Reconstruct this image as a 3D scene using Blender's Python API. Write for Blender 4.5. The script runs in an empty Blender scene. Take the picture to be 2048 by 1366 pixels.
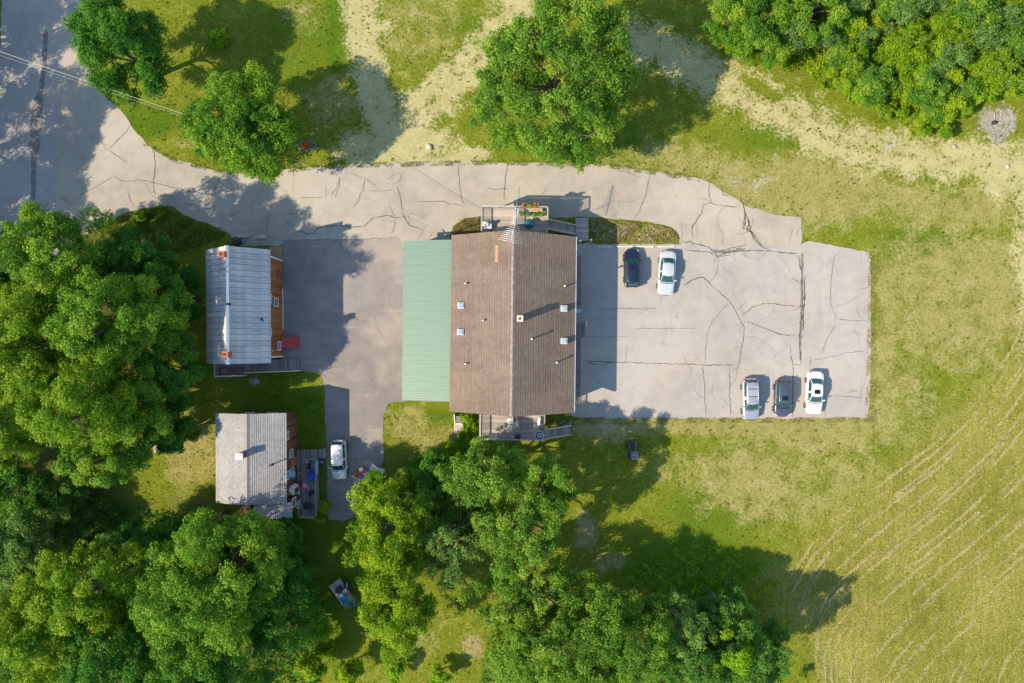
import bpy, math, random
import numpy as np
from mathutils import Vector, Matrix

# ---------------------------------------------------------------- camera, sky, sun, exposure
SC = bpy.context.scene
COL = SC.collection
CAM_H, FPX = 84.0, 1562.0            # flight height in metres, focal length in photo pixels


def P(px, py, z=0.0):
    """photo pixel at height z -> world point"""
    s = (CAM_H - z) / FPX
    return Vector(((px - 1024) * s, -(py - 683) * s, z))


cd = bpy.data.cameras.new('camera')
cd.sensor_width = 36.0
cd.lens = 36.0 * FPX / 2048
cd.clip_end = 3000
cam = bpy.data.objects.new('camera', cd)
cam.location = (0, 0, CAM_H)
COL.objects.link(cam)
SC.camera = cam

SUN_EL = math.radians(41)
SUN_DIR = math.radians(21.5)         # shadows fall this way (from +X towards +Y)
world = bpy.data.worlds.new('World')
SC.world = world
world.use_nodes = True
wn = world.node_tree
sky = wn.nodes.new('ShaderNodeTexSky')
sky.sky_type = 'NISHITA'
sky.sun_disc = False
sky.sun_elevation = SUN_EL
sky.sun_rotation = math.atan2(-math.cos(SUN_DIR), -math.sin(SUN_DIR))
sky.air_density = 1.25
sky.dust_density = 0.4
sky.ozone_density = 1.8
bg = wn.nodes['Background']
bg.inputs['Strength'].default_value = 0.15
wn.links.new(sky.outputs[0], bg.inputs['Color'])

sl = bpy.data.lights.new('sun', 'SUN')
sl.energy = 5.0
sl.angle = math.radians(0.55)
sl.color = (1.0, 0.81, 0.60)
sun = bpy.data.objects.new('sun', sl)
sd = Vector((math.cos(SUN_EL) * math.cos(SUN_DIR), math.cos(SUN_EL) * math.sin(SUN_DIR), -math.sin(SUN_EL)))
sun.rotation_euler = sd.to_track_quat('-Z', 'Y').to_euler()
sun.location = (-60, -25, 60)
COL.objects.link(sun)

vs = SC.view_settings
vs.view_transform = 'Standard'
vs.look = 'None'
vs.exposure = 0.60
vs.gamma = 1.0
vs.use_curve_mapping = False
SC.render.engine = 'CYCLES'
SC.cycles.max_bounces = 6
SC.cycles.diffuse_bounces = 3
SC.cycles.glossy_bounces = 3
SC.cycles.transmission_bounces = 3
SC.cycles.use_denoising = True

R_ = random.Random(7)
RNG = np.random.default_rng(11)


# ---------------------------------------------------------------- materials
def lin(r, g, b):
    f = lambda c: (c / 255 / 12.92) if c / 255 <= 0.04045 else ((c / 255 + 0.055) / 1.055) ** 2.4
    return (f(r), f(g), f(b), 1.0)


class NT:
    def __init__(self, name):
        self.m = bpy.data.materials.new(name)
        self.m.use_nodes = True
        self.t = self.m.node_tree
        self.b = self.t.nodes['Principled BSDF']
        self.out = self.t.nodes['Material Output']

    def n(self, typ, **kw):
        x = self.t.nodes.new(typ)
        for k, v in kw.items():
            setattr(x, k, v)
        return x

    def lk(self, a, b):
        self.t.links.new(a, b)

    def coord(self):
        if not hasattr(self, '_c'):
            self._c = self.n('ShaderNodeTexCoord').outputs['Object']
        return self._c

    def mapped(self, scale=(1, 1, 1), rot=(0, 0, 0)):
        mp = self.n('ShaderNodeMapping')
        mp.inputs['Scale'].default_value = scale
        mp.inputs['Rotation'].default_value = rot
        self.lk(self.coord(), mp.inputs['Vector'])
        return mp.outputs[0]

    def noise(self, scale, detail=3, rough=0.55, vec=None, dist=0.0):
        x = self.n('ShaderNodeTexNoise')
        x.inputs['Scale'].default_value = scale
        x.inputs['Detail'].default_value = detail
        x.inputs['Roughness'].default_value = rough
        x.inputs['Distortion'].default_value = dist
        self.lk(vec if vec is not None else self.coord(), x.inputs['Vector'])
        return x.outputs['Fac']

    def ramp(self, fac, stops, interp='LINEAR'):
        x = self.n('ShaderNodeValToRGB')
        cr = x.color_ramp
        cr.interpolation = interp
        while len(cr.elements) < len(stops):
            cr.elements.new(0.5)
        for e, (p, c) in zip(cr.elements, stops):
            e.position = p
            e.color = c if len(c) == 4 else (*c, 1)
        self.lk(fac, x.inputs['Fac'])
        return x.outputs['Color']

    def math(self, op, a, b=None, clamp=False):
        x = self.n('ShaderNodeMath', operation=op, use_clamp=clamp)
        for i, v in enumerate((a, b)):
            if v is None:
                continue
            if isinstance(v, (int, float)):
                x.inputs[i].default_value = v
            else:
                self.lk(v, x.inputs[i])
        return x.outputs[0]

    def sstep(self, fac, lo, hi):
        x = self.n('ShaderNodeMapRange', interpolation_type='SMOOTHSTEP')
        x.inputs['From Min'].default_value = lo
        x.inputs['From Max'].default_value = hi
        self.lk(fac, x.inputs['Value'])
        return x.outputs[0]

    def mix(self, fac, a, b, blend='MIX'):
        x = self.n('ShaderNodeMix', data_type='RGBA', blend_type=blend)
        for i, v in ((0, fac), (6, a), (7, b)):
            if isinstance(v, (int, float)):
                x.inputs[i].default_value = v
            elif isinstance(v, tuple):
                x.inputs[i].default_value = v if len(v) == 4 else (*v, 1)
            else:
                self.lk(v, x.inputs[i])
        return x.outputs[2]

    def attr(self, name, out='Color'):
        x = self.n('ShaderNodeAttribute', attribute_name=name)
        return x.outputs[out]

    def sep(self, col):
        x = self.n('ShaderNodeSeparateColor')
        self.lk(col, x.inputs[0])
        return x.outputs

    def bump(self, h, strength=0.3, dist=0.05):
        x = self.n('ShaderNodeBump')
        x.inputs['Strength'].default_value = strength
        x.inputs['Distance'].default_value = dist
        self.lk(h, x.inputs['Height'])
        self.lk(x.outputs[0], self.b.inputs['Normal'])

    def base(self, c):
        if isinstance(c, tuple):
            self.b.inputs['Base Color'].default_value = c if len(c) == 4 else (*c, 1)
        else:
            self.lk(c, self.b.inputs['Base Color'])

    def set(self, rough=0.8, metal=0.0, spec=0.4, coat=0.0):
        self.b.inputs['Roughness'].default_value = rough
        self.b.inputs['Metallic'].default_value = metal
        self.b.inputs['Specular IOR Level'].default_value = spec
        self.b.inputs['Coat Weight'].default_value = coat
        self.b.inputs['Coat Roughness'].default_value = 0.04
        return self.m


MAT = {}


def plain(name, col, rough=0.7, metal=0.0, var=0.18, scale=6.0, spec=0.4, coat=0.0):
    t = NT(name)
    c = tuple(col[:3])
    f = t.noise(scale, 3)
    t.base(t.ramp(f, [(0.3, tuple(x * (1 - var) for x in c)), (0.7, tuple(min(1, x * (1 + var)) for x in c))]))
    MAT[name] = t.set(rough, metal, spec, coat)
    return MAT[name]


def wood(name, c1, c2, axis=0, rough=0.85):
    t = NT(name)
    sc = [9, 9, 9]
    sc[axis] = 0.5
    f = t.noise(3.0, 4, 0.6, t.mapped(tuple(sc)))
    g = t.noise(0.7, 2)
    rnd = t.n('ShaderNodeObjectInfo').outputs['Random']
    f2 = t.math('ADD', t.math('MULTIPLY', f, 0.6), t.math('ADD', t.math('MULTIPLY', g, 0.25), t.math('MULTIPLY', rnd, 0.35)))
    t.base(t.ramp(f2, [(0.3, c1), (0.8, c2)]))
    t.bump(f, 0.3, 0.01)
    MAT[name] = t.set(rough, 0, 0.3)


def leafmat(name, dark, mid, light, trans=0.40):
    t = NT(name)
    tint = t.attr('tint', 'Fac')
    f = t.math('ADD', tint, t.math('ADD', t.math('MULTIPLY', t.math('SUBTRACT', t.noise(0.35, 2), 0.5), 0.5), 0.04))
    c = t.ramp(f, [(0.0, dark), (0.5, mid), (1.0, light)])
    t.base(c)
    t.set(0.50, 0, 0.16)
    tr = t.n('ShaderNodeBsdfTranslucent')
    t.lk(t.mix(1.0, c, (1.0, 0.95, 0.45), 'MULTIPLY'), tr.inputs['Color'])
    mx = t.n('ShaderNodeMixShader')
    mx.inputs[0].default_value = trans
    t.lk(t.b.outputs[0], mx.inputs[1])
    t.lk(tr.outputs[0], mx.inputs[2])
    t.lk(mx.outputs[0], t.out.inputs['Surface'])
    MAT[name] = t.m


leafmat('leaf_maple_bright', (0.042, 0.160, 0.016), (0.112, 0.285, 0.020), (0.30, 0.47, 0.040))
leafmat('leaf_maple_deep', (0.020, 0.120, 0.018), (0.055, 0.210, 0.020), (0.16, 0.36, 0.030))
leafmat('leaf_maple_gold', (0.052, 0.170, 0.010), (0.140, 0.310, 0.012), (0.34, 0.49, 0.030))
leafmat('leaf_ash', (0.042, 0.148, 0.018), (0.114, 0.272, 0.024), (0.30, 0.46, 0.050))
leafmat('leaf_yellow', (0.062, 0.180, 0.007), (0.165, 0.330, 0.009), (0.38, 0.52, 0.024))
leafmat('leaf_grey', (0.050, 0.145, 0.034), (0.125, 0.270, 0.050), (0.27, 0.44, 0.090))
leafmat('leaf_lime', (0.065, 0.220, 0.006), (0.170, 0.390, 0.009), (0.36, 0.54, 0.024))
leafmat('leaf_blue', (0.028, 0.120, 0.024), (0.070, 0.215, 0.030), (0.18, 0.37, 0.050))
leafmat('leaf_dry', (0.09, 0.080, 0.025), (0.21, 0.19, 0.055), (0.38, 0.34, 0.13), 0.2)
leafmat('leaf_straw', (0.24, 0.22, 0.07), (0.38, 0.36, 0.14), (0.52, 0.49, 0.24), 0.15)
leafmat('leaf_grass', (0.045, 0.100, 0.005), (0.125, 0.190, 0.011), (0.30, 0.32, 0.055), 0.2)
leafmat('leaf_stubble', (0.115, 0.160, 0.014), (0.265, 0.265, 0.045), (0.50, 0.47, 0.160), 0.15)
leafmat('petal_orange', (0.45, 0.03, 0.01), (0.80, 0.10, 0.012), (0.95, 0.35, 0.02), 0.2)
leafmat('petal_pale', (0.45, 0.40, 0.42), (0.65, 0.55, 0.62), (0.85, 0.8, 0.85), 0.2)

t = NT('bark_grey')
f = t.noise(5, 5, 0.65, t.mapped((3, 3, 0.6)))
t.base(t.ramp(f, [(0.3, (0.09, 0.075, 0.06)), (0.7, (0.27, 0.24, 0.20))]))
t.bump(f, 0.6, 0.04)
MAT['bark_grey'] = t.set(0.95, 0, 0.2)
t = NT('bark_pale')
f = t.noise(4, 4, 0.6, t.mapped((2, 2, 1.5)))
t.base(t.ramp(f, [(0.32, (0.16, 0.14, 0.12)), (0.5, (0.55, 0.53, 0.48)), (0.8, (0.72, 0.70, 0.66))]))
MAT['bark_pale'] = t.set(0.85, 0, 0.3)


def asphalt(name, c1, c2, stain, patch=0.0):
    t = NT(name)
    big = t.noise(0.10, 4, 0.6)
    mid = t.noise(0.7, 4, 0.65, None, 0.6)
    fine = t.noise(9, 3, 0.7)
    f = t.math('ADD', t.math('MULTIPLY', big, 0.55), t.math('ADD', t.math('MULTIPLY', mid, 0.30), t.math('MULTIPLY', fine, 0.15)))
    c = t.ramp(f, [(0.40, c1), (0.58, c2)])
    st = t.sstep(t.noise(0.33, 5, 0.7, None, 1.2), 0.60, 0.76)
    c = t.mix(t.math('MULTIPLY', st, 0.75), c, stain)
    streak = t.sstep(t.noise(0.5, 3, 0.6, t.mapped((0.25, 2.2, 1))), 0.58, 0.75)
    c = t.mix(t.math('MULTIPLY', streak, 0.28), c, (0.47, 0.455, 0.43))
    s2 = t.sstep(t.noise(0.6, 3, 0.6, t.mapped((1.8, 0.22, 1))), 0.56, 0.72)
    c = t.mix(t.math('MULTIPLY', s2, 0.22), c, stain)
    br = t.sstep(t.noise(0.17, 4, 0.6), 0.48, 0.66)
    c = t.mix(t.math('MULTIPLY', br, 0.45), c, (0.39, 0.350, 0.280))
    oil = t.sstep(t.noise(0.9, 3, 0.6), 0.66, 0.76)
    c = t.mix(t.math('MULTIPLY', oil, 0.38), c, (0.12, 0.11, 0.105))
    sp = t.noise(22, 2, 0.8)
    c = t.mix(t.math('MULTIPLY', t.sstep(sp, 0.58, 0.72), 0.40), c, (0.62, 0.58, 0.52))
    c = t.mix(t.math('MULTIPLY', t.sstep(sp, 0.42, 0.28), 0.40), c, (0.14, 0.13, 0.13))
    t.base(c)
    t.bump(t.math('ADD', fine, t.noise(45, 2)), 0.35, 0.02)
    MAT[name] = t.set(0.93, 0, 0.2)


asphalt('asphalt_old', (0.298, 0.290, 0.264), (0.388, 0.380, 0.350), (0.225, 0.220, 0.205))
asphalt('asphalt_drive', (0.300, 0.285, 0.240), (0.395, 0.375, 0.315), (0.225, 0.212, 0.185))
asphalt('asphalt_new', (0.192, 0.183, 0.172), (0.255, 0.245, 0.230), (0.33, 0.315, 0.285))
asphalt('asphalt_road', (0.275, 0.270, 0.262), (0.350, 0.345, 0.335), (0.22, 0.215, 0.21))

t = NT('crack_fill')
f = t.noise(3.0, 3)
t.base(t.ramp(f, [(0.3, (0.060, 0.058, 0.052)), (0.60, (0.125, 0.118, 0.100)), (0.75, (0.13, 0.16, 0.05))]))
MAT['crack_fill'] = t.set(0.95, 0, 0.2)
t = NT('tar')
f = t.noise(1.6, 4, 0.7)
t.base(t.ramp(f, [(0.35, (0.11, 0.105, 0.105)), (0.6, (0.22, 0.21, 0.20))]))
MAT['tar'] = t.set(0.8, 0, 0.3)


def shingle(name, c0, c1, c2, warm):
    t = NT(name)
    tint = t.attr('tint', 'Fac')
    big = t.noise(0.28, 4, 0.6)
    streak = t.noise(1.0, 4, 0.6, t.mapped((0.28, 1.6, 0.28)))
    fine = t.noise(14, 3, 0.7)
    f = t.math('ADD', t.math('MULTIPLY', tint, 0.22), t.math('ADD', t.math('MULTIPLY', big, 0.42), t.math('ADD', t.math('MULTIPLY', fine, 0.14), t.math('MULTIPLY', streak, 0.16))))
    c = t.ramp(f, [(0.28, c0), (0.52, c1), (0.78, c2)])
    c = t.mix(t.math('MULTIPLY', t.sstep(t.noise(0.16, 3), 0.52, 0.70), 0.5), c, warm)
    blot = t.sstep(t.noise(0.24, 4, 0.65, t.mapped((0.7, 1.5, 1))), 0.52, 0.66)
    c = t.mix(t.math('MULTIPLY', blot, 0.30), c, c0)
    t.base(c)
    t.bump(fine, 0.5, 0.01)
    MAT[name] = t.set(0.95, 0, 0.15)


shingle('shingle_brown', (0.142, 0.110, 0.085), (0.212, 0.172, 0.137), (0.290, 0.242, 0.196), (0.245, 0.180, 0.124))
shingle('shingle_pale', (0.225, 0.228, 0.228), (0.365, 0.370, 0.372), (0.51, 0.515, 0.515), (0.375, 0.375, 0.37))
plain('roof_underlay', (0.045, 0.035, 0.03), 0.95)
plain('roof_underlay_grey', (0.09, 0.082, 0.078), 0.95)
plain('ridge_cap_brown', (0.25, 0.205, 0.18), 0.95, 0, 0.3, 3)

t = NT('metal_green')
f = t.math('ADD', t.math('MULTIPLY', t.noise(0.35, 4, 0.65), 0.55), t.math('MULTIPLY', t.noise(1.2, 3, 0.6, t.mapped((0.18, 2.5, 1))), 0.45))
t.base(t.ramp(f, [(0.3, (0.120, 0.222, 0.165)), (0.7, (0.155, 0.268, 0.205))]))
MAT['metal_green'] = t.set(0.42, 0.0, 0.5)
t = NT('metal_grey_roof')
rnd = t.n('ShaderNodeObjectInfo').outputs['Random']
f = t.math('ADD', t.math('MULTIPLY', t.noise(0.9, 5, 0.65), 0.85), t.math('MULTIPLY', rnd, 0.15))
c = t.ramp(f, [(0.35, (0.37, 0.375, 0.375)), (0.65, (0.60, 0.60, 0.59))])
rs = t.sstep(t.noise(1.1, 5, 0.7), 0.58, 0.72)
c = t.mix(t.math('MULTIPLY', rs, 0.45), c, (0.22, 0.19, 0.165))
rs = t.sstep(t.noise(2.6, 4, 0.7), 0.64, 0.72)
c = t.mix(t.math('MULTIPLY', rs, 0.45), c, (0.36, 0.22, 0.13))
t.base(c)
MAT['metal_grey_roof'] = t.set(0.6, 0.0, 0.35)

wood('deck_grey', (0.20, 0.185, 0.165), (0.50, 0.46, 0.40), 0)
wood('deck_grey_y', (0.115, 0.105, 0.10), (0.30, 0.28, 0.26), 1)
wood('rail_grey', (0.24, 0.225, 0.21), (0.46, 0.43, 0.40), 0)
wood('rail_pale', (0.42, 0.40, 0.38), (0.66, 0.63, 0.60), 0)
wood('siding_cedar', (0.14, 0.045, 0.018), (0.42, 0.17, 0.065), 2)
wood('siding_brown', (0.085, 0.035, 0.020), (0.25, 0.115, 0.065), 2)
wood('siding_tan', (0.28, 0.22, 0.16), (0.46, 0.38, 0.29), 2)
wood('wood_raw', (0.28, 0.19, 0.11), (0.50, 0.37, 0.24), 0)
plain('trim_white', (0.78, 0.77, 0.75), 0.55, 0, 0.06)
plain('white_plastic', (0.80, 0.81, 0.80), 0.4, 0, 0.04)
plain('concrete', (0.46, 0.43, 0.38), 0.95, 0, 0.22, 3)
plain('concrete_pale', (0.62, 0.57, 0.48), 0.95, 0, 0.15, 3)
plain('concrete_dark', (0.20, 0.19, 0.18), 0.95, 0, 0.25, 2)
plain('brick_red', (0.36, 0.13, 0.07), 0.9, 0, 0.35, 8)
plain('mortar', (0.42, 0.37, 0.32), 0.95, 0, 0.2)
plain('steel', (0.58, 0.59, 0.60), 0.35, 0.8, 0.1)
plain('aluminium', (0.78, 0.78, 0.78), 0.4, 0.5, 0.06)
plain('dark_metal', (0.035, 0.035, 0.04), 0.5, 0.3, 0.2)
plain('black_plastic', (0.015, 0.016, 0.018), 0.5, 0, 0.2)
plain('rubber', (0.018, 0.018, 0.019), 0.85, 0, 0.2)
plain('paint_red', (0.44, 0.055, 0.05), 0.5, 0, 0.15)
plain('plastic_red', (0.62, 0.04, 0.035), 0.4, 0, 0.1)
plain('plastic_pink', (0.80, 0.27, 0.48), 0.45, 0, 0.1)
plain('plastic_blue', (0.05, 0.10, 0.62), 0.4, 0, 0.1)
plain('plastic_sky', (0.08, 0.34, 0.58), 0.4, 0, 0.1)
plain('plastic_cyan', (0.25, 0.58, 0.72), 0.4, 0, 0.1)
plain('plastic_orange', (0.72, 0.17, 0.04), 0.45, 0, 0.1)
plain('plastic_yellow', (0.75, 0.52, 0.05), 0.45, 0, 0.1)
plain('plastic_green', (0.06, 0.50, 0.16), 0.45, 0, 0.1)
plain('plastic_lime', (0.55, 0.70, 0.06), 0.45, 0, 0.1)
plain('plastic_purple', (0.22, 0.16, 0.60), 0.4, 0, 0.1)
plain('cloth_navy', (0.025, 0.03, 0.06), 0.8, 0, 0.2)
plain('cloth_dark', (0.04, 0.042, 0.048), 0.85, 0, 0.2)
plain('cardboard', (0.42, 0.25, 0.16), 0.9, 0, 0.15)
plain('soil', (0.14, 0.10, 0.065), 0.98, 0, 0.3, 5)
plain('sand', (0.52, 0.45, 0.30), 0.98, 0, 0.2, 4)
plain('stone', (0.36, 0.34, 0.31), 0.9, 0, 0.3, 4)
plain('ash_grey', (0.36, 0.345, 0.32), 0.95, 0, 0.25, 3)
plain('lamp_white', (0.85, 0.85, 0.84), 0.25, 0, 0.02)
plain('tail_red', (0.26, 0.012, 0.014), 0.15, 0, 0.1, 6, 0.6)
plain('headlamp', (0.62, 0.65, 0.68), 0.1, 0.2, 0.1, 6, 0.6)
plain('rope_yellow', (0.72, 0.58, 0.10), 0.8, 0, 0.1)
plain('cable_grey', (0.55, 0.54, 0.52), 0.5, 0.2, 0.05)


def glassy(name, c, rough=0.05, spec=0.6):
    t = NT(name)
    t.base(c)
    MAT[name] = t.set(rough, 0, spec)


glassy('car_glass', (0.018, 0.075, 0.078), 0.03, 0.7)
glassy('window_glass', (0.03, 0.045, 0.05), 0.05, 0.5)
glassy('skylight_glass', (0.30, 0.42, 0.50), 0.12, 0.6)
glassy('table_glass', (0.02, 0.12, 0.14), 0.05, 0.6)
glassy('sunroof_glass', (0.008, 0.012, 0.02), 0.04, 0.6)


def paint(name, c, metal=0.5, rough=0.35):
    t = NT(name)
    f = t.noise(160, 1)
    t.base(t.ramp(f, [(0.3, tuple(x * 0.93 for x in c)), (0.7, tuple(min(1, x * 1.07) for x in c))]))
    MAT[name] = t.set(rough, metal, 0.5, 1.0)


paint('paint_navy', (0.006, 0.014, 0.040), 0.2)
paint('paint_maroon', (0.10, 0.035, 0.035), 0.3)
paint('paint_silver_white', (0.52, 0.56, 0.60), 0.2)
paint('paint_silver', (0.42, 0.46, 0.52), 0.5)
paint('paint_slate', (0.085, 0.11, 0.145), 0.5)
paint('paint_white', (0.70, 0.70, 0.69), 0.0)
paint('paint_pearl', (0.62, 0.64, 0.64), 0.3)


# ---------------------------------------------------------------- mesh and object helpers
class MB:
    """collects shapes and links them as ONE mesh object"""

    def __init__(self):
        self.v, self.f, self.s = [], [], []

    def add(self, vs, fs, smooth=False, M=None):
        o = len(self.v)
        for p in vs:
            p = Vector(p)
            self.v.append(M @ p if M is not None else p)
        for f in fs:
            self.f.append([i + o for i in f])
            self.s.append(smooth)
        return self

    def box(self, c, d, rz=0.0, bev=0.0, M=None):
        hx, hy, hz = d[0] / 2, d[1] / 2, d[2] / 2
        cr, sr = math.cos(rz), math.sin(rz)
        T = lambda x, y, z: (c[0] + x * cr - y * sr, c[1] + x * sr + y * cr, c[2] + z)
        if bev <= 0:
            vs = [T(x, y, z) for z in (-hz, hz) for x, y in ((-hx, -hy), (hx, -hy), (hx, hy), (-hx, hy))]
            fs = [(3, 2, 1, 0), (4, 5, 6, 7), (0, 1, 5, 4), (1, 2, 6, 5), (2, 3, 7, 6), (3, 0, 4, 7)]
        else:
            b = min(bev, hx * 0.9, hy * 0.9, hz * 0.9)
            rings = []
            for z, i in ((-hz, b), (-hz + b, 0), (hz - b, 0), (hz, b)):
                rings.append([(hx - i, hy - b), (hx - b, hy - i), (-hx + b, hy - i), (-hx + i, hy - b), (-hx + i, -hy + b), (-hx + b, -hy + i), (hx - b, -hy + i), (hx - i, -hy + b)])
            vs = [T(x, y, z) for r, z in zip(rings, (-hz, -hz + b, hz - b, hz)) for x, y in r]
            fs = [tuple(range(7, -1, -1)), tuple(range(24, 32))]
            for k in range(3):
                for j in range(8):
                    fs.append((k * 8 + j, k * 8 + (j + 1) % 8, k * 8 + 8 + (j + 1) % 8, k * 8 + 8 + j))
        return self.add(vs, fs, False, M)

    def bar(self, a, b, w, h, up=(0, 0, 1), M=None):
        a, b = Vector(a), Vector(b)
        d = (b - a).normalized()
        u = Vector(up)
        s = d.cross(u)
        if s.length < 1e-4:
            s = d.cross(Vector((1, 0, 0)))
        s.normalize()
        u = s.cross(d).normalized()
        vs = []
        for p in (a, b):
            for i, j in ((-1, -1), (1, -1), (1, 1), (-1, 1)):
                vs.append(p + s * (i * w / 2) + u * (j * h / 2))
        fs = [(0, 1, 2, 3), (7, 6, 5, 4), (0, 4, 5, 1), (1, 5, 6, 2), (2, 6, 7, 3), (3, 7, 4, 0)]
        return self.add(vs, fs, False, M)

    def tube(self, pts, r, n=8, cap=True, M=None):
        pts = [Vector(p) for p in pts]
        rs = r if isinstance(r, (list, tuple)) else [r] * len(pts)
        vs, fs = [], []
        ref = None
        for i, p in enumerate(pts):
            d = (pts[min(i + 1, len(pts) - 1)] - pts[max(i - 1, 0)]).normalized()
            if ref is None:
                ref = d.orthogonal().normalized()
            s = (ref - d * ref.dot(d))
            s = s.normalized() if s.length > 1e-5 else d.orthogonal().normalized()
            ref = s
            u = d.cross(s)
            for k in range(n):
                a = 2 * math.pi * k / n
                vs.append(p + (s * math.cos(a) + u * math.sin(a)) * rs[i])
        for i in range(len(pts) - 1):
            for k in range(n):
                fs.append((i * n + k, i * n + (k + 1) % n, (i + 1) * n + (k + 1) % n, (i + 1) * n + k))
        if cap:
            fs.append(tuple(range(n - 1, -1, -1)))
            fs.append(tuple(range((len(pts) - 1) * n, len(pts) * n)))
        return self.add(vs, fs, True, M)

    def lathe(self, prof, n=20, c=(0, 0, 0), M=None):
        vs, fs = [], []
        for r, z in prof:
            for k in range(n):
                a = 2 * math.pi * k / n
                vs.append((c[0] + r * math.cos(a), c[1] + r * math.sin(a), c[2] + z))
        for i in range(len(prof) - 1):
            for k in range(n):
                fs.append((i * n + k, i * n + (k + 1) % n, (i + 1) * n + (k + 1) % n, (i + 1) * n + k))
        fs.append(tuple(range(n - 1, -1, -1)))
        fs.append(tuple(range((len(prof) - 1) * n, len(prof) * n)))
        return self.add(vs, fs, True, M)

    def ring(self, c, R, r, n=24, m=6, axis='Z', M=None):
        vs, fs = [], []
        for i in range(n):
            a = 2 * math.pi * i / n
            for j in range(m):
                b = 2 * math.pi * j / m
                x, y, z = (R + r * math.cos(b)) * math.cos(a), (R + r * math.cos(b)) * math.sin(a), r * math.sin(b)
                if axis == 'Y':
                    x, y, z = x, z, y
                elif axis == 'X':
                    x, y, z = z, x, y
                vs.append((c[0] + x, c[1] + y, c[2] + z))
        for i in range(n):
            for j in range(m):
                fs.append((i * m + j, ((i + 1) % n) * m + j, ((i + 1) % n) * m + (j + 1) % m, i * m + (j + 1) % m))
        return self.add(vs, fs, True, M)

    def prism(self, poly, z0, z1, M=None):
        n = len(poly)
        vs = [(x, y, z0) for x, y in poly] + [(x, y, z1) for x, y in poly]
        fs = [tuple(range(n - 1, -1, -1)), tuple(range(n, 2 * n))]
        fs += [(i, (i + 1) % n, n + (i + 1) % n, n + i) for i in range(n)]
        return self.add(vs, fs, False, M)

    def sheet(self, quad, th, M=None):
        """a slab: four corners (counter-clockwise seen from above), thickness downwards along its normal"""
        q = [Vector(p) for p in quad]
        nrm = (q[1] - q[0]).cross(q[3] - q[0]).normalized()
        vs = q + [p - nrm * th for p in q]
        fs = [(0, 1, 2, 3), (7, 6, 5, 4), (0, 4, 5, 1), (1, 5, 6, 2), (2, 6, 7, 3), (3, 7, 4, 0)]
        return self.add(vs, fs, False, M)

    def loft(self, secs, closed=True, cap=True, smooth=True, M=None):
        n = len(secs[0])
        vs = [p for s in secs for p in s]
        fs = []
        for i in range(len(secs) - 1):
            for k in range(n if closed else n - 1):
                fs.append((i * n + k, i * n + (k + 1) % n, (i + 1) * n + (k + 1) % n, (i + 1) * n + k))
        if cap and closed:
            fs.append(tuple(range(n - 1, -1, -1)))
            fs.append(tuple(range((len(secs) - 1) * n, len(secs) * n)))
        return self.add(vs, fs, smooth, M)

    def mesh(self, name):
        me = bpy.data.meshes.new(name)
        me.from_pydata([tuple(p) for p in self.v], [], self.f)
        me.polygons.foreach_set('use_smooth', self.s)
        me.update()
        return me

    def build(self, name, mat, parent=None, loc=None, rz=0.0):
        return link(name, self.mesh(name), mat, parent, loc, rz)


def link(name, me, mat, parent=None, loc=None, rz=0.0):
    if mat and not me.materials:
        me.materials.append(MAT[mat])
    o = bpy.data.objects.new(name, me)
    COL.objects.link(o)
    if parent is not None:
        o.parent = parent
    if loc is not None:
        o.location = loc
    o.rotation_euler.z = rz
    return o


def tag(o, label=None, cat=None, group=None, kind=None):
    if label:
        o['label'] = label
    if cat:
        o['category'] = cat
    if group:
        o['group'] = group
    if kind:
        o['kind'] = kind
    return o


def thing(name, label, cat, loc=(0, 0, 0), rz=0.0, group=None):
    o = bpy.data.objects.new(name, None)
    o.empty_display_size = 0.3
    COL.objects.link(o)
    o.location = loc
    o.rotation_euler.z = rz
    return tag(o, label, cat, group)


def kids(o):
    return [c for c in bpy.data.objects if c.parent == o]


def fast_mesh(name, V, nper, tint=None):
    """V: (n*nper,3) array, each nper consecutive vertices one face; tint per face"""
    n = len(V) // nper
    me = bpy.data.meshes.new(name)
    me.vertices.add(len(V))
    me.vertices.foreach_set('co', np.ascontiguousarray(V, dtype=np.float32).ravel())
    me.loops.add(len(V))
    me.loops.foreach_set('vertex_index', np.arange(len(V), dtype=np.int32))
    me.polygons.add(n)
    me.polygons.foreach_set('loop_start', np.arange(0, len(V), nper, dtype=np.int32))
    if tint is not None:
        a = me.attributes.new('tint', 'FLOAT', 'FACE')
        a.data.foreach_set('value', np.ascontiguousarray(tint, dtype=np.float32))
    me.update(calc_edges=True)
    return me


def unit(a):
    return a / np.maximum(np.linalg.norm(a, axis=1, keepdims=True), 1e-6)


def leaf_tris(rng, pos, nrm, size, tint, long=1.0):
    """one leaf triangle per row"""
    n = len(pos)
    t = unit(np.cross(nrm, unit(rng.normal(size=(n, 3)))))
    b = np.cross(nrm, t)
    s = size[:, None] if hasattr(size, '__len__') else size
    V = np.empty((n, 3, 3))
    V[:, 0] = pos + t * s * long
    V[:, 1] = pos - t * s * 0.5 * long + b * s * 0.75 / long
    V[:, 2] = pos - t * s * 0.5 * long - b * s * 0.75 / long
    return V.reshape(-1, 3), tint


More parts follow.
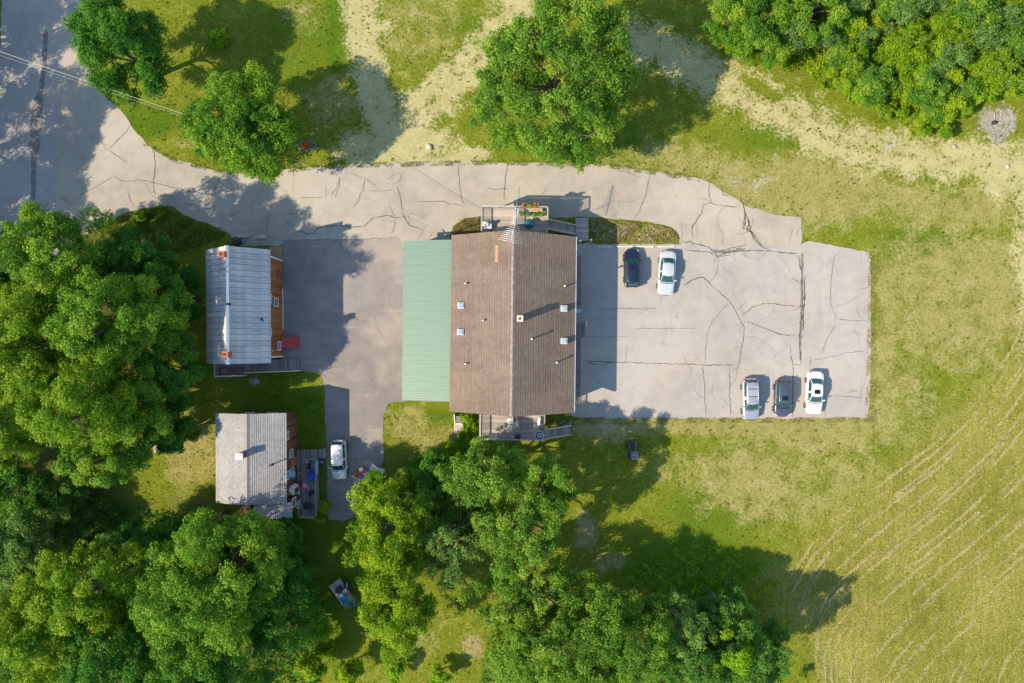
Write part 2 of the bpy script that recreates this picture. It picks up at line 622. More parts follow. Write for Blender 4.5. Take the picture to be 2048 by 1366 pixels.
def puff_leaves(rng, C, Rr, n_per, size, up=0.45, shell=0.55, flat=0.85, rand=0.55, tint0=None, long=1.0):
    k = len(C)
    n = k * n_per
    idx = np.repeat(np.arange(k), n_per)
    d = unit(rng.normal(size=(n, 3)))
    flip = (d[:, 2] < 0) & (rng.random(n) < 0.65)
    d[flip, 2] *= -1
    rad = Rr[idx] * (shell + (1.08 - shell) * np.sqrt(rng.random(n)))
    pos = C[idx] + d * rad[:, None] * np.array([1, 1, flat])
    nrm = unit(d * 0.8 + np.array([0, 0, up]) + rng.normal(size=(n, 3)) * rand)
    base = (tint0[idx] if tint0 is not None else 0.5) + rng.normal(size=n) * 0.16
    sz = size * (0.7 + 0.6 * rng.random(n))
    return leaf_tris(rng, pos, nrm, sz, np.clip(base, 0, 1), long)


# ---------------------------------------------------------------- ground
PXM = FPX / CAM_H                    # photo pixels per metre on the ground


def seg_dist(X, Y, pts):
    d = np.full(X.shape, 1e9)
    for (x0, y0), (x1, y1) in zip(pts[:-1], pts[1:]):
        dx, dy = x1 - x0, y1 - y0
        t = np.clip(((X - x0) * dx + (Y - y0) * dy) / max(dx * dx + dy * dy, 1e-9), 0, 1)
        d = np.minimum(d, np.hypot(X - x0 - t * dx, Y - y0 - t * dy))
    return d


def in_poly(X, Y, poly):
    r = np.zeros(X.shape, bool)
    n = len(poly)
    for i in range(n):
        x0, y0 = poly[i]
        x1, y1 = poly[(i + 1) % n]
        c = ((y0 > Y) != (y1 > Y))
        with np.errstate(divide='ignore', invalid='ignore'):
            xi = (x1 - x0) * (Y - y0) / (y1 - y0 if y1 != y0 else 1e-9) + x0
        r ^= c & (X < xi)
    return r


def zoomed(ox, oy, s, pts):
    return [(ox + x / s, oy + y / s) for x, y in pts]


# outlines in photo pixels on the ground
ROAD = [(8, -160), (160, -160), (166, 0), (158, 60), (172, 150), (150, 300), (138, 450), (100, 545), (40, 640), (-40, 740), (-160, 860), (-300, 980), (-330, 820), (-160, 680), (-60, 540), (-25, 420), (-2, 200)]
DRIVE = [(128, 10), (158, 30), (164, 80), (176, 130), (196, 178), (224, 205), (252, 233), (270, 262), (290, 284), (318, 306), (352, 320), (392, 330), (432, 342),
         (470, 347), (520, 345), (565, 340), (612, 336), (680, 331), (760, 327), (860, 323), (930, 324), (1000, 326), (1100, 325), (1180, 328), (1240, 334), (1300, 342), (1350, 350),
         (1402, 358), (1432, 372), (1452, 388), (1474, 398), (1490, 412), (1516, 418), (1545, 428), (1580, 432), (1602, 436), (1604, 470), (1600, 500), (1360, 502),
         (1358, 470), (1345, 455), (1300, 444), (1240, 438), (1190, 434), (1150, 434), (1098, 436), (960, 436), (930, 436), (906, 452), (900, 472), (900, 496), (806, 496), (800, 482), (575, 482),
         (560, 492), (470, 492), (462, 470), (440, 456), (415, 447), (392, 440), (368, 430), (345, 412), (320, 411), (290, 416), (262, 422), (238, 432), (212, 446), (192, 458), (160, 475), (118, 500), (112, 400), (118, 250), (126, 120)]
LOT = [(1140, 486), (1180, 488), (1364, 489), (1600, 492), (1614, 482), (1660, 489), (1700, 497), (1740, 505), (1741, 600), (1742, 700), (1740, 800), (1734, 835), (1600, 837), (1400, 836), (1165, 836), (1140, 830)]
YARD = [(566, 480), (800, 476), (806, 490), (812, 560), (812, 803), (778, 806), (767, 830), (766, 872), (768, 920), (758, 945), (745, 1010), (690, 1042), (656, 1040), (653, 880), (649, 780), (643, 748), (602, 742), (562, 720)]

fx = np.arange(-62, 62.01, 0.40)
fy = np.arange(-44, 44.01, 0.40)
ext = np.array([2, 5, 10, 20, 40, 80, 160, 320, 640])
gx = np.concatenate([fx[0] - ext[::-1], fx, fx[-1] + ext])
gy = np.concatenate([fy[0] - ext[::-1], fy, fy[-1] + ext])
GX, GY = np.meshgrid(gx, gy)
nx_, ny_ = len(gx), len(gy)
V = np.stack([GX.ravel(), GY.ravel(), np.zeros(GX.size)], 1)
ii = np.arange(nx_ * ny_).reshape(ny_, nx_)
Fq = np.stack([ii[:-1, :-1].ravel(), ii[:-1, 1:].ravel(), ii[1:, 1:].ravel(), ii[1:, :-1].ravel()], 1)
gm = bpy.data.meshes.new('ground')
gm.from_pydata(V.tolist(), [], Fq.tolist())
PX = V[:, 0] * PXM + 1024
PY = 683 - V[:, 1] * PXM


def band(pts, w, soft=1.0):
    return np.clip(0.5 + (1 - seg_dist(PX, PY, pts) / w) / soft, 0, 1)


def blob(x, y, rx, ry=None, ang=0.0):
    ry = ry or rx
    a = math.radians(ang)
    u = (PX - x) * math.cos(a) + (PY - y) * math.sin(a)
    v = -(PX - x) * math.sin(a) + (PY - y) * math.cos(a)
    return np.clip(1.5 - np.hypot(u / rx, v / ry), 0, 1)


mx = lambda *a: np.maximum.reduce(list(a))
dirt = mx(band([(712, -200), (722, 40), (738, 130), (752, 200), (775, 270)], 35, 1.1),
          band([(1075, -120), (1020, 50), (960, 115), (890, 180), (820, 235), (760, 290)], 42, 1.7),
          band([(700, 322), (940, 322)], 12, 1.5), blob(800, 285, 115, 48), blob(735, 300, 60, 40), blob(940, 310, 45, 16), blob(775, 55, 16, 20) * 0.8,
          band([(1255, 78), (1340, 108), (1420, 150), (1500, 190), (1575, 225), (1640, 268), (1720, 296), (1820, 312), (1930, 318), (2048, 335), (2200, 350)], 42, 2.0),
          blob(1815, 308, 75, 32), blob(2010, 345, 60, 60) * 0.9, band([(2060, 300), (2050, 520), (2075, 700)], 26, 2.0) * 0.85,
          blob(1640, 196, 20, 26) * 0.45)
ruts = mx(band([(1420, 150), (1500, 190), (1575, 225), (1640, 268), (1720, 296), (1820, 312), (1930, 318)], 7, 1.6) * 0.35, band([(715, -100), (726, 40), (741, 130), (756, 200)], 6, 1.6) * 0.30, band([(1000, 70), (930, 140), (860, 205), (800, 250)], 7, 1.6) * 0.35, blob(1522, 178, 46, 9, 28) * 0.9)
dirt = np.clip(dirt - ruts, 0, 1)
dry = mx(blob(1600, 380, 190, 70) * 0.85, band([(1768, 540), (1772, 850)], 24, 3.2) * 0.75, band([(1160, 852), (1745, 856)], 18, 1.6) * 0.85, blob(1650, 870, 120, 45) * 0.8,
         blob(850, 60, 110, 110) * 0.55, blob(660, 200, 60, 60) * 0.7, blob(800, 330, 140, 50) * 0.7, blob(1900, 420, 160, 60) * 0.6, blob(1920, 600, 170, 180) * 0.62, blob(1850, 830, 110, 140) * 0.40, blob(1620, 960, 170, 90) * 0.5,
         blob(400, 285, 60, 25) * 0.55, blob(600, 20, 60, 60) * 0.5, blob(930, 450, 40, 30), blob(820, 850, 60, 50) * 0.7, blob(880, 880, 60, 40) * 0.7, blob(1400, 940, 120, 50) * 0.5,
         blob(385, 915, 60, 100) * 0.72, blob(1320, 330, 150, 60) * 0.6, blob(1490, 960, 140, 80) * 0.6, blob(820, 1250, 120, 90) * 0.45)  # first blob paints warm sunlight on the side lawn as dry colour
dry = np.clip(dry + 0.16 * np.clip((PX - 1250) / 300, 0, 1), 0, 1)
lush = mx(blob(1850, 480, 100, 50) * 0.75, blob(600, 80, 110, 120) * 0.6, blob(1160, 280, 140, 45) * 0.9, blob(670, 60, 30, 110) * 0.8, blob(1850, 800, 60, 120) * 0.5, blob(1780, 940, 50, 70) * 0.45,
          blob(1420, 1020, 120, 70) * 0.6, blob(1370, 1130, 140, 70), blob(300, 240, 70, 40) * 0.8, blob(620, 840, 30, 70), blob(870, 290, 22, 30) * 0.9, blob(1950, 640, 70, 130) * 0.6,
          blob(1540, 270, 90, 50) * 0.6, blob(850, 830, 70, 20) * 0.7, blob(560, 950, 80, 300) * 0.7, blob(640, 1150, 120, 160) * 0.8, blob(1700, 340, 60, 30) * 0.5, blob(930, 60, 60, 40) * 0.6)
soil = mx(blob(1172, 1068, 24, 46) * 0.9, blob(1215, 1125, 40, 22) * 0.8, blob(1110, 1225, 34, 48) * 0.9, blob(945, 1290, 28, 24) * 0.9, blob(1060, 1165, 40, 30) * 0.7,
          blob(1210, 865, 60, 25) * 0.75, band([(801, 485), (802, 585)], 9, 1.5), blob(1720, 1220, 90, 60, 30) * 0.35)
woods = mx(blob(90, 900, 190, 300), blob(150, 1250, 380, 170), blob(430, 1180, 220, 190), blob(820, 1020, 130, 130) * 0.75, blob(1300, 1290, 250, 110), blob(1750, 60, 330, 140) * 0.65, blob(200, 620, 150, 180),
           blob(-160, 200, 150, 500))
ash = mx(blob(1978, 240, 26, 30), blob(2004, 232, 30, 22), blob(1996, 268, 22, 20), blob(2020, 250, 14, 18), blob(1780, 290, 40, 20) * 0.55, blob(505, 762, 12, 10) * 0.9, blob(1230, 850, 50, 20) * 0.4, blob(1500, 365, 60, 22) * 0.5)
FIELD = [(2300, 640), (2048, 720), (1960, 770), (1880, 850), (1800, 910), (1730, 960), (1660, 1030), (1590, 1090), (1545, 1150), (1560, 1220), (1640, 1300), (1660, 1800), (2300, 1800)]
field = np.where(in_poly(PX, PY, FIELD), 1.0, 0.0)
field = np.clip(np.where(field > 0, 0.5, -0.5) * np.clip(seg_dist(PX, PY, FIELD + FIELD[:1]) / 110, 0, 1) + 0.5, 0, 1)


def resample(p, n=48):
    p = np.array(p, float)
    d = np.concatenate([[0], np.cumsum(np.hypot(*np.diff(p, axis=0).T))])
    u = np.linspace(0, d[-1], n)
    return np.stack([np.interp(u, d, p[:, 0]), np.interp(u, d, p[:, 1])], 1)


GUIDE = [resample(g) for g in (
    [(2062, 560), (2030, 680), (1965, 785), (1880, 870), (1785, 945), (1695, 1015), (1620, 1085), (1575, 1150)],
    [(2170, 740), (2090, 850), (1990, 960), (1900, 1040), (1810, 1112), (1730, 1180), (1660, 1250), (1640, 1310), (1650, 1400)],
    [(2300, 890), (2200, 1000), (2100, 1090), (2000, 1172), (1920, 1245), (1840, 1320), (1790, 1390), (1780, 1460)],
    [(2420, 1010), (2320, 1110), (2220, 1190), (2130, 1260), (2070, 1320), (2060, 1370), (2080, 1420), (2100, 1460)])]
WIND = []
rw = np.random.default_rng(21)
for a, b, k in ((0, 1, 8), (1, 2, 8), (2, 3, 7)):
    for q in range(k):
        t_ = (q + rw.uniform(-0.42, 0.42)) / k
        c_ = GUIDE[a] * (1 - t_) + GUIDE[b] * t_
        c_ = c_ + np.stack([np.sin(np.arange(48) * 0.33 + q * 2.1 + a), np.cos(np.arange(48) * 0.27 + q)], 1) * 0.9
        WIND.append([tuple(x) for x in c_])
wind = np.zeros(len(PX))
for p in WIND:
    wind = np.maximum(wind, np.clip(1.2 - seg_dist(PX, PY, p) / 8.0, 0, 1))


def vcol(me, name, r, g, b):
    a = me.attributes.new(name, 'FLOAT_COLOR', 'POINT')
    c = np.ones((len(r), 4), np.float32)
    c[:, 0], c[:, 1], c[:, 2] = r, g, b
    a.data.foreach_set('color', c.ravel())


vcol(gm, 'zone_a', dirt, dry, lush)
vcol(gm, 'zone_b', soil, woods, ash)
vcol(gm, 'zone_c', field, wind, np.zeros(len(PX)))

t = NT('meadow')
za, zb, zc = t.sep(t.attr('zone_a')), t.sep(t.attr('zone_b')), t.sep(t.attr('zone_c'))
n1 = t.noise(0.10, 4, 0.6)
n2 = t.noise(0.55, 5, 0.65, None, 0.5)
n3 = t.noise(3.2, 4, 0.7)
n4 = t.noise(11, 3, 0.7)
tex = t.math('ADD', t.math('MULTIPLY', n2, 0.35), t.math('ADD', t.math('MULTIPLY', n3, 0.40), t.math('MULTIPLY', n4, 0.25)))
grass = t.ramp(tex, [(0.36, (0.090, 0.122, 0.008)), (0.50, (0.160, 0.205, 0.016)), (0.64, (0.280, 0.290, 0.050))])
lushc = t.ramp(tex, [(0.36, (0.045, 0.105, 0.005)), (0.50, (0.085, 0.165, 0.008)), (0.66, (0.160, 0.220, 0.022))])
dryc = t.ramp(tex, [(0.34, (0.165, 0.165, 0.036)), (0.50, (0.285, 0.275, 0.088)), (0.66, (0.390, 0.370, 0.165))])
pt = t.math('ADD', t.math('MULTIPLY', t.math('SUBTRACT', n2, 0.5), 1.1), t.math('ADD', t.math('MULTIPLY', t.math('SUBTRACT', n1, 0.5), 0.9), t.math('MULTIPLY', t.math('SUBTRACT', n3, 0.5), 0.9)))
edge = t.math('ADD', t.math('MULTIPLY', t.math('SUBTRACT', n2, 0.5), 0.9), t.math('MULTIPLY', t.math('SUBTRACT', n3, 0.5), 1.1))


def zmask(z, var, lo, hi):
    return t.sstep(t.math('ADD', z, var), lo, hi)


c = t.mix(zmask(za[2], pt, 0.25, 0.75), grass, lushc)
c = t.mix(zmask(za[1], pt, 0.30, 0.80), c, dryc)
# mown field: directional stubble
fs = t.noise(1.5, 4, 0.65, t.mapped((1.6, 0.16, 1), (0, 0, math.radians(-51))))
fp = t.math('ADD', t.math('MULTIPLY', fs, 0.45), t.math('ADD', t.math('MULTIPLY', tex, 0.25), t.math('MULTIPLY', n1, 0.30)))
fieldc = t.ramp(fp, [(0.38, (0.120, 0.145, 0.020)), (0.50, (0.240, 0.248, 0.040)), (0.64, (0.365, 0.350, 0.110))])
c = t.mix(zmask(zc[0], t.math('MULTIPLY', edge, 0.5), 0.35, 0.7), c, fieldc)
rust = t.math('MULTIPLY', t.sstep(t.noise(0.17, 3), 0.60, 0.70), t.math('MULTIPLY', zc[0], t.sstep(n4, 0.52, 0.62)))
c = t.mix(t.math('MULTIPLY', rust, 0.6), c, (0.30, 0.10, 0.04))
c = t.mix(t.math('MULTIPLY', zmask(zc[1], t.math('MULTIPLY', edge, 1.6), 0.60, 1.35), 0.35), c, (0.38, 0.355, 0.15))
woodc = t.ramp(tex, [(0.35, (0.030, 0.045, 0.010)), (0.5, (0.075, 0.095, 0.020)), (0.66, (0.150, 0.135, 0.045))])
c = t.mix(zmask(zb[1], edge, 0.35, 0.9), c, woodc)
dirtc = t.ramp(t.math('ADD', t.math('MULTIPLY', n2, 0.4), t.math('ADD', t.math('MULTIPLY', n3, 0.3), t.math('MULTIPLY', n4, 0.3))), [(0.34, (0.300, 0.282, 0.120)), (0.5, (0.415, 0.395, 0.185)), (0.66, (0.500, 0.482, 0.275))])
c = t.mix(zmask(za[0], t.math('MULTIPLY', edge, 1.5), 0.30, 0.80), c, dirtc)
soilc = t.ramp(tex, [(0.34, (0.21, 0.155, 0.075)), (0.5, (0.33, 0.265, 0.14)), (0.66, (0.42, 0.355, 0.21))])
c = t.mix(t.math('MULTIPLY', zmask(zb[0], t.math('MULTIPLY', edge, 1.7), 0.35, 0.95), 0.8), c, soilc)
ashc = t.ramp(tex, [(0.34, (0.20, 0.19, 0.175)), (0.66, (0.52, 0.50, 0.46))])
c = t.mix(t.math('MULTIPLY', zmask(zb[2], t.math('MULTIPLY', edge, 1.8), 0.40, 0.85), 0.85), c, ashc)
t.base(c)
t.bump(t.math('ADD', t.math('MULTIPLY', n3, 0.5), n4), 0.9, 0.10)
MAT['meadow'] = t.set(0.97, 0, 0.1)
ground = tag(link('ground', gm, 'meadow'), kind='structure')


# ---------------------------------------------------------------- asphalt
def ragged(poly, step=10, amp=1.6, seed=0, frac=1.0):
    r = random.Random(seed)
    out = []
    n = len(poly)
    for i in range(n):
        (x0, y0), (x1, y1) = poly[i], poly[(i + 1) % n]
        L = math.hypot(x1 - x0, y1 - y0)
        k = max(1, int(L / step))
        for j in range(k):
            q = j / k
            a = amp if j else amp * 0.4
            out.append((x0 + (x1 - x0) * q + r.uniform(-a, a), y0 + (y1 - y0) * q + r.uniform(-a, a)))
    return out


def paving(name, poly, mat, z, seed, amp=1.5):
    pts = [P(x, y) for x, y in ragged(poly, 7, amp, seed)]
    m = MB()
    n = len(pts)
    m.add([(p.x, p.y, z) for p in pts] + [(p.x + 0, p.y, -0.05) for p in pts], [tuple(range(n))] + [(i, n + i, n + (i + 1) % n, (i + 1) % n) for i in range(n)])
    me = m.mesh(name)
    if me.polygons[0].normal.z < 0:
        me.flip_normals()
    return tag(link(name, me, mat), kind='structure')


road = paving('road', ROAD, 'asphalt_road', 0.020, 1)
drive = paving('driveway', DRIVE, 'asphalt_drive', 0.026, 2)
yard = paving('yard_pavement', YARD, 'asphalt_new', 0.032, 3)
lot = paving('parking_lot', LOT, 'asphalt_old', 0.038, 4)


def strip(pts, w, z, seed, jit=1.0, taper=True, var=(0.45, 1.5)):
    """thin ragged strip along a pixel polyline"""
    r = random.Random(seed)
    q = []
    for (x0, y0), (x1, y1) in zip(pts[:-1], pts[1:]):
        k = max(1, int(math.hypot(x1 - x0, y1 - y0) / 4))
        q += [(x0 + (x1 - x0) * j / k + r.uniform(-jit, jit), y0 + (y1 - y0) * j / k + r.uniform(-jit, jit)) for j in range(k)]
    q.append(pts[-1])
    W = [P(x, y) for x, y in q]
    vs, fs = [], []
    n = len(W)
    for i, p in enumerate(W):
        d = (W[min(i + 1, n - 1)] - W[max(i - 1, 0)])
        d.z = 0
        d = d.normalized() if d.length > 1e-6 else Vector((1, 0, 0))
        s = Vector((-d.y, d.x, 0))
        e = min(1, min(i, n - 1 - i) / 3 + 0.25) if taper else 1
        h = w / 2 * e * r.uniform(*var)
        vs += [(p.x + s.x * h, p.y + s.y * h, z), (p.x - s.x * h, p.y - s.y * h, z)]
    for i in range(n - 1):
        fs.append((2 * i, 2 * i + 1, 2 * i + 3, 2 * i + 2))
    m = MB()
    m.add(vs, fs)
    return m


A, B, C, D = (1350, 420, 2.907), (1350, 0, 2.907), (650, 0, 2.906), (0, 0, 2.906)
E, G6, G2 = (0, 400, 2.906), (1100, 520, 7.5875), (780, 640, 4.407)
CR = [
    (A, 3, [(45, 440), (100, 405), (165, 390), (200, 425), (260, 480), (315, 530), (350, 585), (375, 635), (405, 685), (395, 760), (380, 840), (375, 890), (360, 920), (330, 937)]),
    (A, 2, [(250, 285), (248, 340), (235, 380), (205, 420)]), (A, 2, [(315, 535), (265, 590), (215, 650), (190, 710), (178, 800), (172, 895)]),
    (A, 3, [(-540, 880), (-300, 885), (0, 895), (100, 897), (170, 902), (350, 900)]), (A, 3, [(395, 648), (440, 655), (500, 680), (580, 710), (600, 722), (700, 730)]),
    (A, 3, [(375, 612), (410, 600), (450, 565), (510, 545), (570, 542), (640, 555), (730, 560)]),
    (A, 5, [(720, 265), (725, 320), (740, 380), (735, 440), (745, 500), (740, 560), (735, 620), (725, 700), (722, 780), (728, 850), (735, 895)]),
    (A, 6, [(755, 380), (750, 440), (755, 520), (745, 590), (742, 700)]),
    (A, 4, [(60, 235), (140, 240), (200, 245), (240, 270), (300, 250), (380, 238), (480, 235), (560, 240), (640, 250), (715, 255)]),
    (A, 4, [(40, 190), (90, 182), (130, 200), (190, 212), (240, 255), (250, 285)]), (A, 5, [(400, 0), (410, 60), (395, 110), (430, 110), (460, 170), (500, 215), (560, 240)]),
    (A, 4, [(420, 40), (440, 120), (480, 180), (520, 220)]), (A, 2, [(925, 270), (915, 340), (905, 420), (905, 540), (930, 610), (930, 670), (885, 745), (850, 840)]),
    (A, 2, [(935, 632), (1000, 640), (1130, 648)]), (A, 3, [(670, 790), (672, 850), (685, 900), (685, 1000), (683, 1210)]), (A, 3, [(685, 902), (735, 898)]),
    (A, 2, [(785, 845), (785, 900), (780, 930)]), (A, 1.5, [(800, 875), (900, 855), (1000, 830), (1075, 820), (1130, 828)]),
    (A, 3, [(158, 905), (165, 970), (175, 1040), (170, 1100), (180, 1150), (178, 1205)]), (A, 3, [(318, 905), (315, 960), (320, 1010), (315, 1080), (325, 1150), (322, 1200)]),
    (A, 1.5, [(-250, 690), (0, 688), (60, 688), (130, 690)]), (A, 2.5, [(140, 10), (130, 50), (100, 90), (98, 130), (105, 170)]), (A, 1.5, [(1065, 460), (1130, 450)]),
    (A, 1.5, [(905, 1080), (980, 1085), (1100, 1090)]), (A, 2, [(870, 1140), (875, 1205)]), (A, 3, [(210, 250), (280, 235), (350, 215), (420, 205)]),
    (A, 3, [(250, 270), (330, 265), (340, 280)]), (A, 2, [(660, 190), (685, 110)]), (A, 2, [(700, 150), (725, 110)]), (A, 2, [(990, 1060), (1060, 1050)]),
    (B, 3, [(200, 1065), (195, 1120), (210, 1180), (165, 1190), (150, 1250), (100, 1320), (98, 1345)]), (B, 3, [(210, 1182), (260, 1195), (310, 1200), (370, 1205)]),
    (B, 4, [(375, 1150), (400, 1200), (410, 1240), (390, 1310), (380, 1330)]), (B, 4, [(410, 1240), (430, 1290), (420, 1340), (460, 1366)]),
    (B, 2, [(225, 1085), (265, 1085), (280, 1130), (315, 1145)]), (B, 2, [(430, 1225), (490, 1190), (520, 1205)]),
    (C, 2.5, [(780, 950), (775, 1000), (785, 1080), (790, 1140), (810, 1195)]), (C, 2.5, [(1060, 950), (1055, 990), (1045, 1050), (1040, 1160)]), (C, 2, [(930, 1098), (1070, 1100)]),
    (C, 2, [(545, 1170), (640, 1172), (690, 1170), (720, 1185), (770, 1190), (810, 1202)]), (C, 2.5, [(235, 1040), (225, 1090), (205, 1130), (195, 1170), (160, 1205)]),
    (C, 3, [(415, 1080), (435, 1130), (445, 1200), (455, 1250), (490, 1310), (560, 1330)]), (C, 3, [(100, 1318), (180, 1320), (230, 1315), (275, 1270), (370, 1252), (410, 1265), (480, 1260)]),
    (C, 2, [(410, 1265), (405, 1310), (385, 1366)]), (C, 2.5, [(1890, 1005), (1880, 1050), (1865, 1130), (1830, 1220), (1795, 1275)]), (C, 1.5, [(250, 1110), (340, 1110), (400, 1105)]),
    (C, 1.5, [(1125, 1080), (1130, 1160)]), (C, 2, [(85, 1030), (80, 1090), (60, 1150)]), (C, 1.5, [(480, 1242), (555, 1240)]), (C, 1.5, [(450, 1010), (430, 1060), (395, 1070)]),
    (D, 2.5, [(770, 715), (735, 765), (690, 810), (630, 870)]), (D, 2, [(630, 870), (680, 905), (740, 945)]), (D, 2.5, [(890, 860), (905, 950), (895, 1040), (895, 1100), (905, 1140)]),
    (D, 2.5, [(660, 1025), (720, 1055), (800, 1045), (870, 1055), (1000, 1090), (1200, 1130)]), (D, 1.5, [(660, 1025), (570, 1080), (460, 1140)]),
    (D, 2, [(1270, 1010), (1270, 1060), (1250, 1100), (1240, 1220)]), (D, 2, [(580, 815), (600, 840), (630, 852)]), (D, 1.5, [(745, 1110), (760, 1170), (790, 1200)]),
    (D, 3, [(1065, 1190), (1110, 1185), (1150, 1200)]), (D, 2.5, [(1130, 1240), (1180, 1210), (1230, 1215)]), (D, 2, [(1700, 985), (1710, 1030)]), (D, 2, [(1730, 1150), (1880, 1145)]),
    (D, 1.5, [(1640, 1105), (1680, 1120)]), (D, 2, [(1975, 1030), (1960, 1090), (1920, 1140)]),
    (E, 3, [(1660, 180), (1740, 178), (1790, 200), (1820, 195), (1850, 160), (1950, 150), (2020, 150)]), (E, 2, [(1840, 185), (1855, 215)]), (E, 2, [(1665, 80), (1740, 80), (1810, 85)]),
    (E, 2, [(1620, 165), (1700, 115)]), (E, 2, [(1575, 70), (1550, 150), (1550, 195)]), (E, 2, [(1760, 130), (1790, 105)]),
    (G6, 4, [(770, 745), (850, 738), (1020, 738), (1214, 740), (1500, 760)]), (G6, 3, [(400, 1160), (640, 1160), (800, 1163), (1214, 1160)]),
    (G2, 4, [(1700, 385), (1760, 380), (1830, 395), (1890, 390), (1930, 375), (1985, 380)]), ((0, 0, 1), 2, [(655, 919), (700, 919), (766, 917)]), ((0, 0, 1), 1.5, [(600, 480), (700, 479), (798, 475)]),
    ((1200, 460, 8.533), 7, [(1450, 940), (1560, 870), (1680, 810), (1770, 805), (1870, 910)]), ((1200, 460, 8.533), 4, [(1060, 1120), (1020, 1260)]), ((1200, 460, 8.533), 5, [(320, 1335), (500, 1335), (850, 1330), (1000, 1355)]),
]
for i, (z, w, pts) in enumerate(CR):
    q = zoomed(*z, pts)
    mx_, my_ = q[len(q) // 2]
    par = lot if (in_poly(np.array([mx_]), np.array([my_]), LOT)[0]) else (yard if in_poly(np.array([mx_]), np.array([my_]), YARD)[0] else drive)
    ww = (w if z[2] < 4 else w * 2.907 / z[2]) * 0.019
    strip(q, ww + 0.012, 0.044, 100 + i, 0.9).build('crack', 'crack_fill', par)
    # a finer branch beside the main crack
    if w >= 3 and len(q) > 3:
        k = R_.randrange(1, len(q) - 1)
        x, y = q[k]
        a = R_.uniform(0, 6.28)
        b = [(x, y)]
        for s_ in range(4):
            a += R_.uniform(-0.6, 0.6)
            b.append((b[-1][0] + math.cos(a) * 8, b[-1][1] + math.sin(a) * 8))
        strip(b, ww * 0.5, 0.0445, 400 + i, 0.8).build('crack', 'crack_fill', par)
strip([(92, 60), (88, 140), (78, 200), (72, 260), (68, 320), (66, 420)], 0.50, 0.030, 900, 0.8, True, (0.8, 1.2)).build('tar_patch', 'tar', road)
strip([(78, 190), (72, 250), (67, 312)], 1.1, 0.034, 901, 0.8, True, (0.8, 1.2)).build('tar_patch', 'tar', road)
strip([(1604, 505), (1604, 560), (1602, 620), (1600, 720)], 0.26, 0.0425, 902, 0.8).build('tar_patch', 'tar', lot)
strip([(1420, 500), (1450, 505), (1490, 497)], 0.35, 0.0425, 903, 0.8).build('tar_patch', 'tar', lot)

rc = random.Random(55)
for k in range(70):
    poly, par = ((LOT, lot), (DRIVE, drive), (DRIVE, drive), (LOT, lot), (YARD, yard))[k % 5]
    for _ in range(60):
        x, y = rc.uniform(150, 1735), rc.uniform(330, 830)
        if in_poly(np.array([x]), np.array([y]), poly)[0]:
            break
    a = rc.choice((0, math.pi / 2)) + rc.uniform(-0.5, 0.5)
    q = [(x, y)]
    for _ in range(rc.randint(3, 9)):
        a += rc.uniform(-0.5, 0.5)
        n_ = (q[-1][0] + math.cos(a) * 9, q[-1][1] + math.sin(a) * 9)
        if not in_poly(np.array([n_[0]]), np.array([n_[1]]), poly)[0]:
            break
        q.append(n_)
    if len(q) > 2:
        strip(q, rc.uniform(0.014, 0.03), 0.0455, 700 + k, 0.9).build('crack', 'crack_fill', par)


# ---------------------------------------------------------------- roofs, walls, windows
def shingles(rng, E0, E1, R1, R0, n, tabw, th, gap=0.10, tint_course=0.10):
    """overlapping shingle tabs on the slope E0-E1 (eave) to R0-R1 (ridge); returns vertices and tints of quads"""
    E0, E1, R1, R0 = [np.array(p, float) for p in (E0, E1, R1, R0)]
    nrm = np.cross(E1 - E0, R0 - E0)
    nrm /= np.linalg.norm(nrm)
    if nrm[2] < 0:
        nrm = -nrm
    L = np.linalg.norm(E1 - E0)
    k = int(L / tabw)
    Vv, T = [], []
    S = lambda u, v: (E0 * (1 - u) + E1 * u) * (1 - v) + (R0 * (1 - u) + R1 * u) * v
    for i in range(n):
        v0, v1 = i / n, (i + 1 - gap) / n  # gap bares dark underlay, imitating the shadow line under each course
        ct = rng.normal() * tint_course
        off = (i % 2) * 0.5 + rng.uniform(-0.1, 0.1)
        js = np.clip((np.arange(k + 2) - off + rng.normal(size=k + 2) * 0.06) / k, 0, 1)
        for a, b in zip(js[:-1], js[1:]):
            if b - a < 0.002:
                continue
            g = 0.0009 * 6 / L
            a2, b2 = a + g, b - g
            h = th * rng.uniform(0.75, 1.3)
            vv = v0 - rng.uniform(0, 0.012) / n
            p0, p1, p2, p3 = S(a2, vv) + nrm * h, S(b2, vv) + nrm * h, S(b2, v1) + nrm * 0.006, S(a2, v1) + nrm * 0.006
            q0, q1 = S(a2, vv) + nrm * 0.002, S(b2, vv) + nrm * 0.002
            tt = float(np.clip(0.5 + ct + rng.normal() * 0.15, 0, 1))
            Vv += [p0, p1, p2, p3, q0, q1, p1, p0]
            T += [tt, tt]
    return Vv, T


def gable_wall(w, l, he, hr):
    """closed house body: half width w, half length l, wall height he at the eaves, hr at the ridge; local frame, ridge along y"""
    m = MB()
    sec = [(-w, 0), (w, 0), (w, he), (0, hr), (-w, he)]
    m.add([(x, -l, z) for x, z in sec] + [(x, l, z) for x, z in sec],
          [(0, 1, 2, 3, 4), (9, 8, 7, 6, 5)] + [(i, 5 + i, 5 + (i + 1) % 5, (i + 1) % 5) for i in range(5)])
    return m


